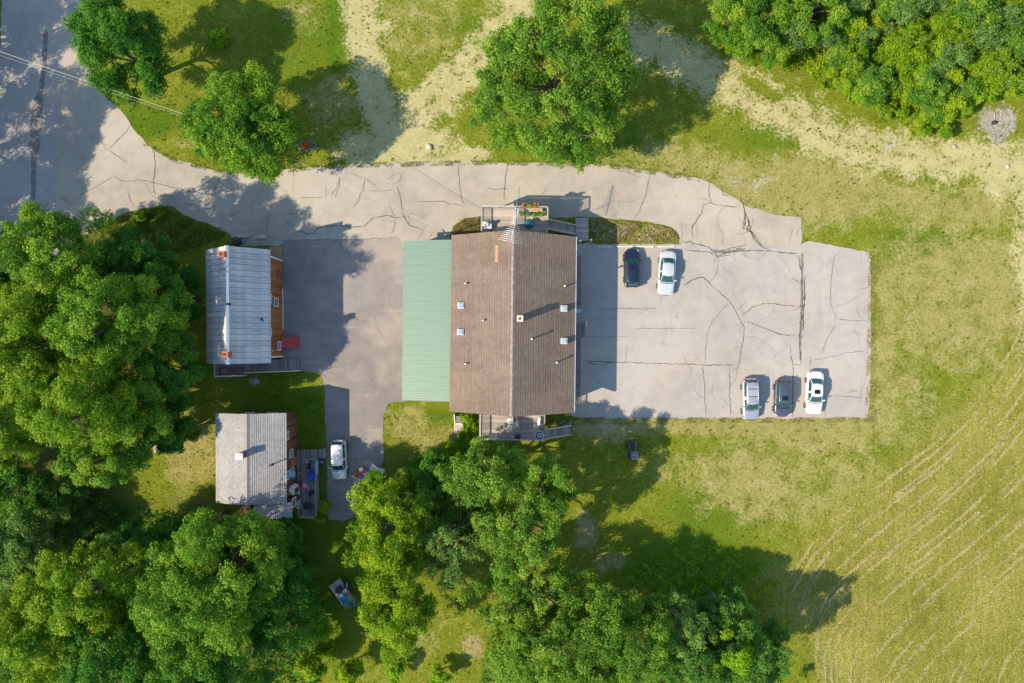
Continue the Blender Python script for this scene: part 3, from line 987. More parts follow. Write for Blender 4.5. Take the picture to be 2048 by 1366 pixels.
def window(par, c, side, w, h, label=None, bars=1):
    """window in a wall; side: '+x','-x','+y','-y'"""
    ax = side[1]
    sg = 1 if side[0] == '+' else -1

    def T(u, v, o):
        return (c[0] + sg * o, c[1] + u, c[2] + v) if ax == 'x' else (c[0] + u, c[1] + sg * o, c[2] + v)

    def slab(m, u0, u1, v0, v1, o0, o1):
        a, b = T(u0, v0, o0), T(u1, v1, o1)
        m.box([(p + q) / 2 for p, q in zip(a, b)], [abs(p - q) for p, q in zip(a, b)])
    m = MB()
    f = 0.09
    slab(m, -w / 2, w / 2, h / 2 - f, h / 2, 0.0, 0.075)
    slab(m, -w / 2, w / 2, -h / 2, -h / 2 + f, 0.0, 0.085)
    slab(m, -w / 2, -w / 2 + f, -h / 2 + f, h / 2 - f, 0.0, 0.075)
    slab(m, w / 2 - f, w / 2, -h / 2 + f, h / 2 - f, 0.0, 0.075)
    for b in range(bars):
        if w > h:
            u = -w / 2 + w * (b + 1) / (bars + 1)
            slab(m, u - 0.025, u + 0.025, -h / 2 + f, h / 2 - f, 0.0, 0.065)
        else:
            v = -h / 2 + h * (b + 1) / (bars + 1)
            slab(m, -w / 2 + f, w / 2 - f, v - 0.025, v + 0.025, 0.0, 0.065)
    o = m.build('window', 'trim_white', par)
    g = MB()
    slab(g, -w / 2 + f, w / 2 - f, -h / 2 + f, h / 2 - f, 0.0, 0.035)
    g.build('pane', 'window_glass', o)
    return o


def door(par, c, side, w=0.95, h=2.05, mat='trim_white'):
    ax = side[1]
    sg = 1 if side[0] == '+' else -1
    d = (0.08, w, h) if ax == 'x' else (w, 0.08, h)
    m = MB()
    m.box((c[0] + (sg * 0.04 if ax == 'x' else 0), c[1] + (sg * 0.04 if ax == 'y' else 0), c[2] + h / 2), d, 0, 0.01)
    o = m.build('door', mat, par)
    k = MB()
    p = (c[0] + (sg * 0.11 if ax == 'x' else w * 0.38), c[1] + (sg * 0.11 if ax == 'y' else w * 0.38), c[2] + 1.0)
    k.lathe([(0.0, -0.03), (0.03, -0.02), (0.03, 0.02), (0.0, 0.03)], 8, p)
    k.build('handle', 'steel', o)
    return o


def to_local(o, p):
    c, s = math.cos(-o.rotation_euler.z), math.sin(-o.rotation_euler.z)
    x, y = p[0] - o.location.x, p[1] - o.location.y
    return (x * c - y * s, x * s + y * c)


def on_roof(o, px, py, zf, up=0.0):
    """photo pixel of something 'up' above a roof -> local point on that roof"""
    z = 5.0
    for _ in range(8):
        x, y = to_local(o, P(px, py, z + up))
        z = zf(x)
    return Vector((x, y, z))


def vent(par, p, h, r=0.055, mat='aluminium', capw=1.6):
    m = MB()
    m.tube([(p.x, p.y, p.z - 0.1), (p.x, p.y, p.z + h)], r, 10)
    o = m.build('vent_pipe', mat, par)
    k = MB()
    k.lathe([(r * 2.6, -0.02), (r * 2.4, 0.02), (r * 1.1, 0.12)], 12, (p.x, p.y, p.z))
    k.build('flashing', 'roof_underlay', o)
    if capw:
        k = MB()
        k.lathe([(r * capw, 0), (r * capw, 0.05), (r * 0.6, 0.1)], 12, (p.x, p.y, p.z + h))
        k.build('cap', mat, o)
    return o


def chimney(par, x, y, z0, z1, wx, wy, body='brick', cap='concrete_pale', flue=True):
    """brick chimney: every course of bricks is laid, joints recessed"""
    m = MB()
    m.box((x, y, (z0 + z1) / 2), (wx - 0.03, wy - 0.03, z1 - z0))
    o = m.build('chimney', 'mortar', par)
    bh = 0.075
    n = int((z1 - z0 - 0.06) / (bh + 0.012))
    bricks = {}
    for i in range(n):
        z = z1 - 0.06 - (i + 0.5) * (bh + 0.012)
        if z < z0 + 0.05:
            break
        for side in range(4):
            L = wx if side % 2 == 0 else wy
            k = max(1, round(L / 0.22))
            for j in range(k):
                bl = L / k - 0.012
                u = -L / 2 + (j + 0.5) * L / k
                cx, cy, rz = (x + u, y - wy / 2 + 0.02, 0) if side == 0 else (x + wx / 2 - 0.02, y + u, math.pi / 2) if side == 1 else (x + u, y + wy / 2 - 0.02, 0) if side == 2 else (x - wx / 2 + 0.02, y + u, math.pi / 2)
                key = round(bl, 3)
                if key not in bricks:
                    b = MB()
                    b.box((0, 0, 0), (bl, 0.045, bh))
                    bricks[key] = b.mesh('brick')
                link('brick', bricks[key], 'brick_red', o, (cx, cy, z), rz)
    k = MB()
    t_ = 0.10
    if flue:
        for a, b_ in (((x, y - wy / 2 + t_ / 2), (wx + 0.08, t_ + 0.08)), ((x, y + wy / 2 - t_ / 2), (wx + 0.08, t_ + 0.08)), ((x - wx / 2 + t_ / 2, y), (t_ + 0.08, wy - 2 * t_ - 0.082)), ((x + wx / 2 - t_ / 2, y), (t_ + 0.08, wy - 2 * t_ - 0.082))):
            k.box((a[0], a[1], z1 + 0.02), (b_[0], b_[1], 0.09))
        q = MB()
        q.box((x, y, z1 + 0.006), (wx - 2 * t_, wy - 2 * t_, 0.01))
        q.build('flue', 'black_plastic', o)
    else:
        k.box((x, y, z1 + 0.05), (wx + 0.14, wy + 0.14, 0.12), 0, 0.02)
    k.build('chimney_cap', cap, o)
    return o


# ---------------------------------------------------------------- main building
MB_HE, MB_HR, MB_W, MB_L = 4.6, 7.5, 6.3, 8.97
main = thing('apartment_building', 'long brown shingled gable building in the middle of the lot', 'building', (0.08, 1.78, 0), -0.0112)
gable_wall(5.75, 8.25, 4.70, 7.25).build('wall', 'siding_tan', main)
under = MB()
for s in (-1, 1):
    q = [(s * MB_W, -MB_L, MB_HE), (s * MB_W, MB_L, MB_HE), (0, MB_L + 0.19, MB_HR), (0, -MB_L - 0.19, MB_HR)]
    if s < 0:
        q = q[::-1]
    under.sheet(q, 0.14)
roof = under.build('roof', 'roof_underlay', main)
Vv, T = [], []
for s in (-1, 1):
    a, b = shingles(RNG, (s * MB_W * 1.004, -MB_L, MB_HE), (s * MB_W * 1.004, MB_L, MB_HE), (s * 0.05, MB_L + 0.19, MB_HR), (s * 0.05, -MB_L - 0.19, MB_HR), 25, 0.34, 0.020, 0.10, 0.05)
    Vv += a
    T += b
o = link('shingle_courses', fast_mesh('shingle_courses', np.array(Vv), 4, T), 'shingle_brown', roof)
o['kind'] = 'stuff'
m = MB()
y = -MB_L - 0.19
while y < MB_L + 0.1:
    y2 = min(y + 0.30, MB_L + 0.19)
    for s in (-1, 1):
        m.sheet([(0, y + 0.006, MB_HR + 0.075), (s * 0.20, y + 0.006, MB_HR - 0.045), (s * 0.20, y2, MB_HR - 0.055), (0, y2, MB_HR + 0.062)][::s], 0.02)
    y += 0.30
m.build('ridge_cap', 'ridge_cap_brown', roof)
m = MB()
m.box((MB_W + 0.07, 0, MB_HE - 0.08), (0.11, 2 * MB_L - 0.1, 0.12), 0, 0.02)
m.build('gutter', 'trim_white', roof)
zroof = lambda x: MB_HR - abs(x) * (MB_HR - MB_HE) / MB_W
# weathered replacement strip of paler shingles
m = MB()
p = on_roof(main, 993, 500, zroof)
nx = (MB_HR - MB_HE) / MB_W
for k in range(4):
    yy = p.y + 0.45 - k * 0.42
    m.sheet([(p.x - 0.13, yy - 0.40, zroof(p.x - 0.13) + 0.05), (p.x + 0.13, yy - 0.40, zroof(p.x + 0.13) + 0.05), (p.x + 0.13, yy, zroof(p.x + 0.13) + 0.05), (p.x - 0.13, yy, zroof(p.x - 0.13) + 0.05)], 0.03)
tag(m.build('patch', 'wood_raw', roof), 'pale tan strip of replaced shingles')
for px, py, h in ((931, 567, 0.45), (966, 641, 0.40), (931, 728, 0.45), (1130, 572, 1.0), (1064, 678, 0.95), (1114, 725, 0.75)):
    vent(main, on_roof(main, px, py, zroof, h), h, 0.075)
for px, py in ((922, 611), (921, 664), (1128, 617), (1128, 682)):
    p = on_roof(main, px, py, zroof, 0.25)
    m = MB()
    m.box((p.x, p.y, p.z + 0.05), (0.66, 0.62, 0.55), 0, 0.02)
    o = m.build('skylight', 'aluminium', main)
    m = MB()
    m.box((p.x, p.y, p.z + 0.35), (0.5, 0.46, 0.09), 0, 0.04)
    m.build('pane', 'skylight_glass', o)
p = on_roof(main, 1040, 637, zroof, 1.6)
chimney(main, p.x, p.y, p.z - 0.3, p.z + 1.6, 0.52, 0.52)
for y in (-6, -3.2, 2.8, 5.6):
    window(main, (5.75, y, 2.9), '+x', 1.2, 1.1)
    window(main, (-5.75, y, 3.9), '-x', 1.1, 0.6)
for y in (-4.6, 0.9):
    door(main, (5.75, y, 0.05), '+x')
for sg, sd_ in ((1, '+y'), (-1, '-y')):
    door(main, (-1.5, sg * 8.25, 3.5), sd_)
    window(main, (2.0, sg * 8.25, 4.9), sd_, 1.6, 1.2)
    window(main, (-3.6, sg * 8.25, 1.6), sd_, 1.2, 1.1)
    window(main, (3.6, sg * 8.25, 1.6), sd_, 1.2, 1.1)
# green metal lean-to roof on the west side
GL = 8.28                                            # half length
gxo, gzo, gxi, gzi, gyc = -11.35, 3.05, -6.12, 4.30, 0.27
m = MB()
for yy in (-1, 1):
    m.box(((gxo + 0.4 - 5.75) / 2, gyc + yy * (GL - 0.35), 1.45), (abs(gxo + 0.4 + 5.75), 0.16, 2.9))
m.box((gxo + 0.4, gyc, 1.45), (0.16, 2 * GL - 0.7, 2.9))
m.build('lean_to_wall', 'siding_tan', main)
for y in (-5.5, -1.8, 1.8, 5.5):
    window(main, (gxo + 0.32, gyc + y, 1.6), '-x', 1.3, 1.0)
lt = MB()
lt.sheet([(gxo, gyc + GL, gzo - 0.03), (gxo, gyc - GL, gzo - 0.03), (gxi, gyc - GL, gzi - 0.03), (gxi, gyc + GL, gzi - 0.03)][::1], 0.10)
lean = lt.build('lean_to_roof', 'dark_metal', main)
npan = 18
pw = 2 * GL / npan
m = MB()
m.sheet([(gxo - 0.05, -pw / 2 + 0.004, gzo), (gxi, -pw / 2 + 0.004, gzi), (gxi, pw / 2 - 0.004, gzi), (gxo - 0.05, pw / 2 - 0.004, gzo)], 0.012)
sl_ = (gzi - gzo) / (gxi - gxo)
for k in range(4):
    yy = -pw / 2 + 0.03 + k * pw / 4
    sec = lambda x, z: [(x, yy - 0.035, z - 0.004), (x, yy - 0.018, z + 0.035), (x, yy + 0.018, z + 0.035), (x, yy + 0.035, z - 0.004)]
    m.loft([sec(gxo - 0.05, gzo), sec(gxi, gzi)], True, True, False)
pm = m.mesh('metal_panel')
for k in range(npan):
    link('metal_panel', pm, 'metal_green', lean, (0, gyc - GL + (k + 0.5) * pw, R_.uniform(0.0, 0.006)))

# ---------------------------------------------------------------- metal-roofed house
H2E, H2R, H2W, H2L = 5.4, 8.7, 3.22, 5.72
h2 = thing('metal_roof_house', 'small cedar clad house with a weathered grey metal roof and two brick chimneys', 'house', (-27.53, 3.52, 0), 0.006)
gable_wall(2.84, 5.15, 5.30, 8.15).build('wall', 'siding_brown', h2)
m = MB()
m.box((0, 0, 2.6), (0.045, 0.262, 5.2))
bm_ = m.mesh('siding_board')
nb = 37
for k in range(nb):
    link('siding_board', bm_, 'siding_cedar', h2, (2.84 + R_.uniform(0.012, 0.024), -5.02 + (k + 0.5) * 10.04 / nb, 0.02))
m = MB()
for y in (-5.13, 5.13):
    m.box((2.88, y, 2.62), (0.13, 0.16, 5.2))
m.build('corner_trim', 'trim_white', h2)
u2 = MB()
for s in (-1, 1):
    q = [(s * H2W, -H2L, H2E), (s * H2W, H2L, H2E), (0, H2L, H2R), (0, -H2L, H2R)]
    u2.sheet(q if s > 0 else q[::-1], 0.12)
roof2 = u2.build('roof', 'dark_metal', h2)
nrow = 20
cache = {}
for s in (-1, 1):
    segs = [(0.0, 1.0)] if s < 0 else [(0.0, 0.615), (0.605, 1.0)]
    for k in range(nrow):
        w = 2 * H2L / nrow
        for v0, v1 in segs:
            key = (s, v0)
            if key not in cache:
                m = MB()
                A_, B_ = Vector((s * H2W * 1.01, 0, H2E)), Vector((s * 0.03, 0, H2R))
                p0, p1 = A_.lerp(B_, v0), A_.lerp(B_, v1)
                nn = Vector((s * (H2R - H2E), 0, H2W)).normalized()
                o0, o1 = (0.022 if v0 > 0 else 0.012), 0.012
                q = [p0 + nn * o0 + Vector((0, -w / 2 + 0.016, 0)), p0 + nn * o0 + Vector((0, w / 2 - 0.016, 0)), p1 + nn * o1 + Vector((0, w / 2 - 0.016, 0)), p1 + nn * o1 + Vector((0, -w / 2 + 0.016, 0))]
                m.sheet(q if s > 0 else q[::-1], 0.008)
                for yy, hh in ((-w / 2 + 0.03, 0.022), (0.0, 0.009)):
                    m.bar(p0 + nn * (o0 + hh / 2) + Vector((0, yy, 0)), p1 + nn * (o1 + hh / 2) + Vector((0, yy, 0)), 0.03, hh, nn)
                cache[key] = m.mesh('roof_sheet')
            link('roof_sheet', cache[key], 'metal_grey_roof', roof2, (R_.uniform(-0.006, 0.006), -H2L + (k + 0.5) * w, R_.uniform(0.0, 0.012)))
m = MB()
for s in (-1, 1):
    m.sheet([(0, -H2L - 0.02, H2R + 0.09), (s * 0.20, -H2L - 0.02, H2R - 0.11), (s * 0.20, H2L + 0.02, H2R - 0.11), (0, H2L + 0.02, H2R + 0.09)][::s], 0.012)
m.build('ridge_cap', 'aluminium', roof2)
z2 = lambda x: H2R - abs(x) * (H2R - H2E) / H2W
for px, py in ((443, 508), (450, 709)):
    p = on_roof(h2, px, py, z2, 0.9)
    chimney(h2, p.x, p.y, p.z - 0.5, p.z + 0.95, 0.55, 0.5, cap='brick_red')
p = on_roof(h2, 455, 608, z2, 0.4)
vent(h2, p, 0.45, 0.07, 'dark_metal')
p = on_roof(h2, 522, 638, z2, 0.1)
m = MB()
m.box((p.x, p.y, p.z + 0.05), (0.30, 0.24, 0.12), 0.3, 0.02)
m.box((p.x + 0.14, p.y - 0.12, p.z + 0.02), (0.2, 0.12, 0.1), -0.4, 0.02)
m.build('roof_vent', 'dark_metal', h2)
# small mast with three guy rods lying along the ridge
p = on_roof(h2, 452, 537, z2, 0.2)
m = MB()
m.tube([(p.x - 0.2, p.y, p.z + 0.12), (p.x + 0.35, p.y + 0.42, p.z + 0.2)], 0.022, 6)
m.tube([(p.x - 0.2, p.y, p.z + 0.12), (p.x + 0.35, p.y - 0.42, p.z + 0.2)], 0.022, 6)
m.tube([(p.x - 0.2, p.y, p.z + 0.10), (p.x - 0.2, p.y, p.z + 0.55)], 0.03, 6)
m.build('mast_bracket', 'dark_metal', h2)
window(h2, (2.89, 0.55, 2.5), '+x', 0.95, 1.25)
window(h2, (2.89, 0.85, 4.55), '+x', 0.95, 0.9)
window(h2, (2.89, -4.0, 1.5), '+x', 1.0, 1.0)
window(h2, (2.89, -2.6, 4.6), '+x', 0.9, 0.8)
door(h2, (2.89, 3.6, 0.05), '+x', mat='siding_brown')
for sg, sd_ in ((1, '+y'), (-1, '-y')):
    window(h2, (-1.2, sg * 5.15, 2.0), sd_, 0.9, 1.2)
    window(h2, (0.9, sg * 5.15, 5.2), sd_, 0.9, 1.1)
door(h2, (1.2, -5.15, 0.75), '-y')
m = MB()
m.box((2.92, -4.5, 3.9), (0.12, 0.10, 0.2), 0, 0.02)
m.build('wall_lamp', 'lamp_white', h2)

# ---------------------------------------------------------------- shingled house
H3E, H3R, H3W, H3L = 5.0, 6.2, 3.56, 4.55
h3 = thing('shingled_house', 'small brown house with pale grey shingles beside the deck and driveway', 'house', (-26.38, -11.78, 0), 0.004)
gable_wall(3.30, 4.22, 4.92, 5.95).build('wall', 'siding_brown', h3)
m = MB()
m.box((0, 0, 2.45), (0.045, 0.255, 4.9))
bm_ = m.mesh('siding_board')
nb = 31
for k in range(nb):
    link('siding_board', bm_, 'siding_brown', h3, (3.30 + R_.uniform(0.012, 0.024), -4.2 + (k + 0.5) * 8.4 / nb, 0.02))
u3 = MB()
for s in (-1, 1):
    q = [(s * H3W, -H3L, H3E), (s * H3W, H3L, H3E), (0, H3L, H3R), (0, -H3L, H3R)]
    u3.sheet(q if s > 0 else q[::-1], 0.14)
# porch roof running on to the south
u3.sheet([(0.50, -H3L - 1.55, H3R - 0.34), (4.0, -H3L - 1.55, 4.62), (4.0, -H3L - 0.02, 4.62), (0.50, -H3L - 0.02, H3R - 0.34)], 0.12)
roof3 = u3.build('roof', 'roof_underlay_grey', h3)
Vv, T = [], []
for s in (-1, 1):
    a, b = shingles(RNG, (s * H3W * 1.004, -H3L, H3E), (s * H3W * 1.004, H3L, H3E), (s * 0.05, H3L, H3R), (s * 0.05, -H3L, H3R), 18, 0.24, 0.022, 0.12, 0.05)
    Vv += a
    T += b
a, b = shingles(RNG, (4.02, -H3L - 1.57, 4.61), (4.02, -H3L - 0.02, 4.61), (0.50, -H3L - 0.0, H3R - 0.34), (0.50, -H3L - 1.57, H3R - 0.34), 18, 0.24, 0.022, 0.12, 0.05)
o = link('shingle_courses', fast_mesh('shingle_courses', np.array(Vv + a), 4, T + b), 'shingle_pale', roof3)
o['kind'] = 'stuff'
m = MB()
for s in (-1, 1):
    m.sheet([(0, -H3L - 0.01, H3R + 0.10), (s * 0.24, -H3L - 0.01, H3R - 0.05), (s * 0.24, H3L + 0.01, H3R - 0.05), (0, H3L + 0.01, H3R + 0.10)][::s], 0.03)
m.build('ridge_cap', 'shingle_pale', roof3)
m = MB()
m.box((2.25, -H3L - 0.62, 2.1), (2.9, 1.45, 4.2))
m.build('porch_wall', 'siding_brown', h3)
z3 = lambda x: H3R - abs(x) * (H3R - H3E) / H3W
p = on_roof(h3, 478, 913, z3, 1.2)
chimney(h3, p.x, p.y, p.z - 0.4, p.z + 1.15, 0.62, 0.5, cap='trim_white', flue=False)
p = on_roof(h3, 487, 1011, z3, 0.9)
chimney(h3, p.x, -H3L - 0.30, 0.0, H3R + 0.9, 0.55, 0.5, cap='brick_red')
vent(h3, on_roof(h3, 540, 931, z3, 0.7), 0.75, 0.06, 'dark_metal')
for y, z, w, h in ((2.1, 4.0, 0.9, 0.95), (0.1, 2.6, 0.9, 1.2), (-1.95, 4.0, 0.9, 1.0), (-1.9, 2.4, 0.95, 1.3)):
    window(h3, (3.345, y, z), '+x', w, h)
window(h3, (3.72, -H3L - 0.35, 3.0), '+x', 1.0, 1.3)
window(h3, (3.72, -H3L - 0.95, 1.3), '+x', 0.8, 1.0)
window(h3, (-1.2, 4.22, 2.2), '+y', 1.0, 1.2)
window(h3, (1.2, 4.22, 2.2), '+y', 1.0, 1.2)
window(h3, (-3.30, 1.5, 2.3), '-x', 1.0, 1.2)
window(h3, (-3.30, -1.5, 2.3), '-x', 1.0, 1.2)
door(h3, (3.345, -0.9, 0.72), '+x', mat='siding_cedar')
# bay window with white frames and a small pale hood roof at the porch corner
m = MB()
bx, by = 3.325, -3.72
poly = [(bx, by + 0.45), (bx + 0.42, by + 0.20), (bx + 0.42, by - 0.42), (bx, by - 0.45)]
m.prism(poly, 0.9, 3.0)
bay = m.build('bay_window', 'trim_white', h3)
m = MB()
m.add([(bx, by + 0.50, 3.02), (bx + 0.48, by + 0.24, 3.02), (bx + 0.48, by - 0.44, 3.02), (bx, by - 0.47, 3.02), (bx, by + 0.05, 3.40)], [(0, 1, 4), (1, 2, 4), (2, 3, 4), (3, 2, 1, 0)])
m.build('hood_roof', 'concrete_pale', bay)
m = MB()
m.box((bx + 0.425, by - 0.10, 2.0), (0.03, 0.5, 1.5))
m.build('pane', 'window_glass', bay)
p = to_local(h3, P(580, 951, 2.5))
m = MB()
m.box((3.63, -1.95, 3.25), (0.55, 0.62, 0.42), 0, 0.03)
m.build('air_conditioner', 'plastic_cyan', h3)


# ---------------------------------------------------------------- decks
def planks(par, x0, x1, y0, y1, z, axis, w, gap, mat):
    """loose boards covering a rectangle; axis: the way the boards run"""
    span = (y1 - y0) if axis == 'x' else (x1 - x0)
    n = max(1, int(round(span / (w + gap))))
    st = span / n
    m = MB()
    m.box((0, 0, 0), ((x1 - x0), st - gap, 0.035) if axis == 'x' else (st - gap, (y1 - y0), 0.035))
    me = m.mesh('board')
    for k in range(n):
        c = ((x0 + x1) / 2 + R_.uniform(-0.012, 0.012), y0 + (k + 0.5) * st, z - 0.0175 + R_.uniform(-0.004, 0.004)) if axis == 'x' else (x0 + (k + 0.5) * st, (y0 + y1) / 2 + R_.uniform(-0.012, 0.012), z - 0.0175 + R_.uniform(-0.004, 0.004))
        link('board', me, mat, par, c)


BAL = {}


def railing(par, a, b, h=1.0, mat='rail_grey', sp=0.17, capw=0.13, za=None, zb=None, base=None):
    """a, b: deck-floor points; posts at the ends, rails and single balusters between"""
    a, b = Vector(a), Vector(b)
    u = Vector((0, 0, 1))
    m = MB()
    m.bar(a + u * h, b + u * h, capw, 0.05)
    m.build('top_rail', mat, par)
    m = MB()
    m.bar(a + u * 0.12, b + u * 0.12, 0.045, 0.08)
    m.build('bottom_rail', mat, par)
    for p in (a, b):
        m = MB()
        m.box((p.x, p.y, p.z + (h - 0.03) / 2), (0.09, 0.09, h - 0.03))
        m.build('post', mat, par)
    L = (b - a).length
    n = int(L / sp)
    if h not in BAL:
        m = MB()
        m.box((0, 0, (h - 0.18) / 2), (0.05, 0.04, h - 0.18))
        BAL[h] = m.mesh('baluster')
    for k in range(1, n):
        p = a.lerp(b, k / n)
        link('baluster', BAL[h], mat, par, (p.x, p.y, p.z + 0.14))


def stairs(par, top, bottom, width, n, mat='deck_grey', rails=True, h=0.95, ax='x'):
    """straight flight from top (x,y,z) to bottom; treads, stringers, two railings"""
    top, bottom = Vector(top), Vector(bottom)
    d = (bottom - top)
    side = Vector((0, 1, 0)) if ax == 'x' else Vector((1, 0, 0))
    m = MB()
    td = abs(d.x if ax == 'x' else d.y) / n
    m.box((0, 0, 0), (td * 0.92, width, 0.04) if ax == 'x' else (width, td * 0.92, 0.04))
    me = m.mesh('tread')
    for k in range(n):
        link('tread', me, mat, par, top.lerp(bottom, (k + 0.5) / n))
    for s in (-1, 1):
        m = MB()
        o = side * s * (width / 2 + 0.03)
        m.bar(top + o - Vector((0, 0, 0.1)), bottom + o - Vector((0, 0, 0.05)), 0.045, 0.24)
        m.build('stringer', mat, par)
        if rails:
            railing(par, top + o * 1.05, bottom + o * 1.05, h, 'rail_grey', 0.2, 0.10)


def deck_frame(par, x0, x1, y0, y1, z, mat='deck_grey'):
    m = MB()
    for y in (y0, y1):
        m.box(((x0 + x1) / 2, y, z - 0.16), (x1 - x0, 0.05, 0.22))
    for x in (x0, x1):
        m.box((x, (y0 + y1) / 2, z - 0.16), (0.05, y1 - y0 - 0.06, 0.22))
    m.build('joist_frame', mat, par)
    for x in (x0 + 0.1, (x0 + x1) / 2, x1 - 0.1):
        for y in (y0 + 0.1, y1 - 0.1):
            m = MB()
            m.box((x, y, (z - 0.27) / 2), (0.12, 0.12, z - 0.27))
            m.build('support_post', mat, par)


DZ = 3.45
d1 = thing('upper_deck', 'weathered grey deck with flower boxes at the driveway end of the long building', 'deck', (0.28, 12.0, 0), -0.011)
planks(d1, -3.42, 3.36, -1.95, 1.78, DZ, 'x', 0.14, 0.012, 'deck_grey')
deck_frame(d1, -3.42, 3.36, -1.95, 1.78, DZ - 0.04)
railing(d1, (-3.40, -1.9, DZ), (-3.40, 1.76, DZ))
railing(d1, (-3.40, 1.76, DZ), (0.0, 1.76, DZ))
railing(d1, (0.0, 1.76, DZ), (3.34, 1.76, DZ))
railing(d1, (0.02, -1.9, DZ), (0.02, 1.70, DZ))
railing(d1, (3.34, 0.55, DZ), (3.34, 1.76, DZ))
railing(d1, (3.34, -1.9, DZ), (3.34, -0.55, DZ))
stairs(d1, (3.4, 0.05, DZ), (6.45, -0.05, 0.35), 0.85, 13)
d2 = thing('upper_deck', 'weathered grey deck with plastic chairs at the tree end of the long building', 'deck', (-0.03, -8.3, 0), -0.011)
planks(d2, -3.25, 3.36, -1.72, 1.6, DZ, 'x', 0.14, 0.012, 'deck_grey')
deck_frame(d2, -3.25, 3.36, -1.72, 1.6, DZ - 0.04)
railing(d2, (-3.23, -1.70, DZ), (-3.23, 1.5, DZ))
railing(d2, (-3.23, -1.70, DZ), (0.05, -1.70, DZ))
railing(d2, (0.05, -1.70, DZ), (3.34, -1.70, DZ))
railing(d2, (0.07, -1.65, DZ), (0.07, 1.5, DZ), sp=0.9)
railing(d2, (3.34, -0.55, DZ), (3.34, 1.5, DZ))
stairs(d2, (3.4, -1.15, DZ), (6.3, -1.05, 0.15), 0.85, 13)

# ramp and landing at the south gable of the metal-roofed house
d3 = thing('entry_ramp', 'low plank ramp and landing along the gable of the metal-roofed house', 'ramp', P(500, 740), 0.035)
p0, p1 = P(447, 738), P(604, 732)
m = MB()
m.box((0, 0, 0), (0.135, 1.25, 0.035))
me = m.mesh('plank')
Lr = 5.75
for k in range(40):
    x = -0.2 + k * Lr / 40 + 0.0
    z = 0.72 - 0.62 * max(0, (x - 0.3) / (Lr - 0.4))
    link('plank', me, 'deck_grey_y', d3, (x, 0.42 + R_.uniform(-0.012, 0.012), z))
planks(d3, -3.2, -0.28, -0.55, 1.05, 0.74, 'x', 0.14, 0.012, 'deck_grey_y')
railing(d3, (-3.18, -0.52, 0.74), (-0.1, -0.52, 0.74), 0.9, 'rail_pale', 0.3, 0.16)
railing(d3, (-3.18, -0.50, 0.74), (-3.18, 1.0, 0.74), 0.9, 'rail_pale', 0.3, 0.16)
railing(d3, (-0.1, -0.24, 0.74), (5.5, -0.24, 0.12), 0.9, 'rail_pale', 0.5, 0.10)
m = MB()
m.box((-1.7, 0.25, 0.34), (2.9, 1.5, 0.66))
m.build('skirt', 'concrete_dark', d3)

# deck of the shingled house
d4 = thing('low_deck', 'low grey plank deck cluttered with toys beside the shingled house', 'deck', (-21.72, -15.05, 0), 0.004)
planks(d4, -1.22, 1.05, -3.55, 3.45, 0.70, 'y', 0.14, 0.012, 'deck_grey_y')
deck_frame(d4, -1.22, 1.05, -3.55, 3.45, 0.66, 'deck_grey_y')
railing(d4, (1.02, -3.5, 0.70), (1.02, 2.35, 0.70), 0.95, 'rail_grey', 0.35, 0.14)
railing(d4, (-0.75, -3.5, 0.70), (1.02, -3.5, 0.70), 0.95, 'rail_grey', 0.35, 0.14)
railing(d4, (-0.35, 2.5, 0.70), (1.0, 2.62, 0.70), 0.95, 'rail_grey', 0.35, 0.08)
m = MB()
m.box((0, 0, 0), (0.36, 0.95, 0.05), 0, 0.01)
me = m.mesh('step')
for k in range(4):
    link('step', me, 'rail_grey', d4, (0.35 + k * 0.40, 3.02, 0.62 - k * 0.17))
m = MB()
m.box((1.12, 1.75, 1.45), (0.10, 1.35, 0.70), 0, 0.02)
m.build('gate_panel', 'plastic_cyan', d4)


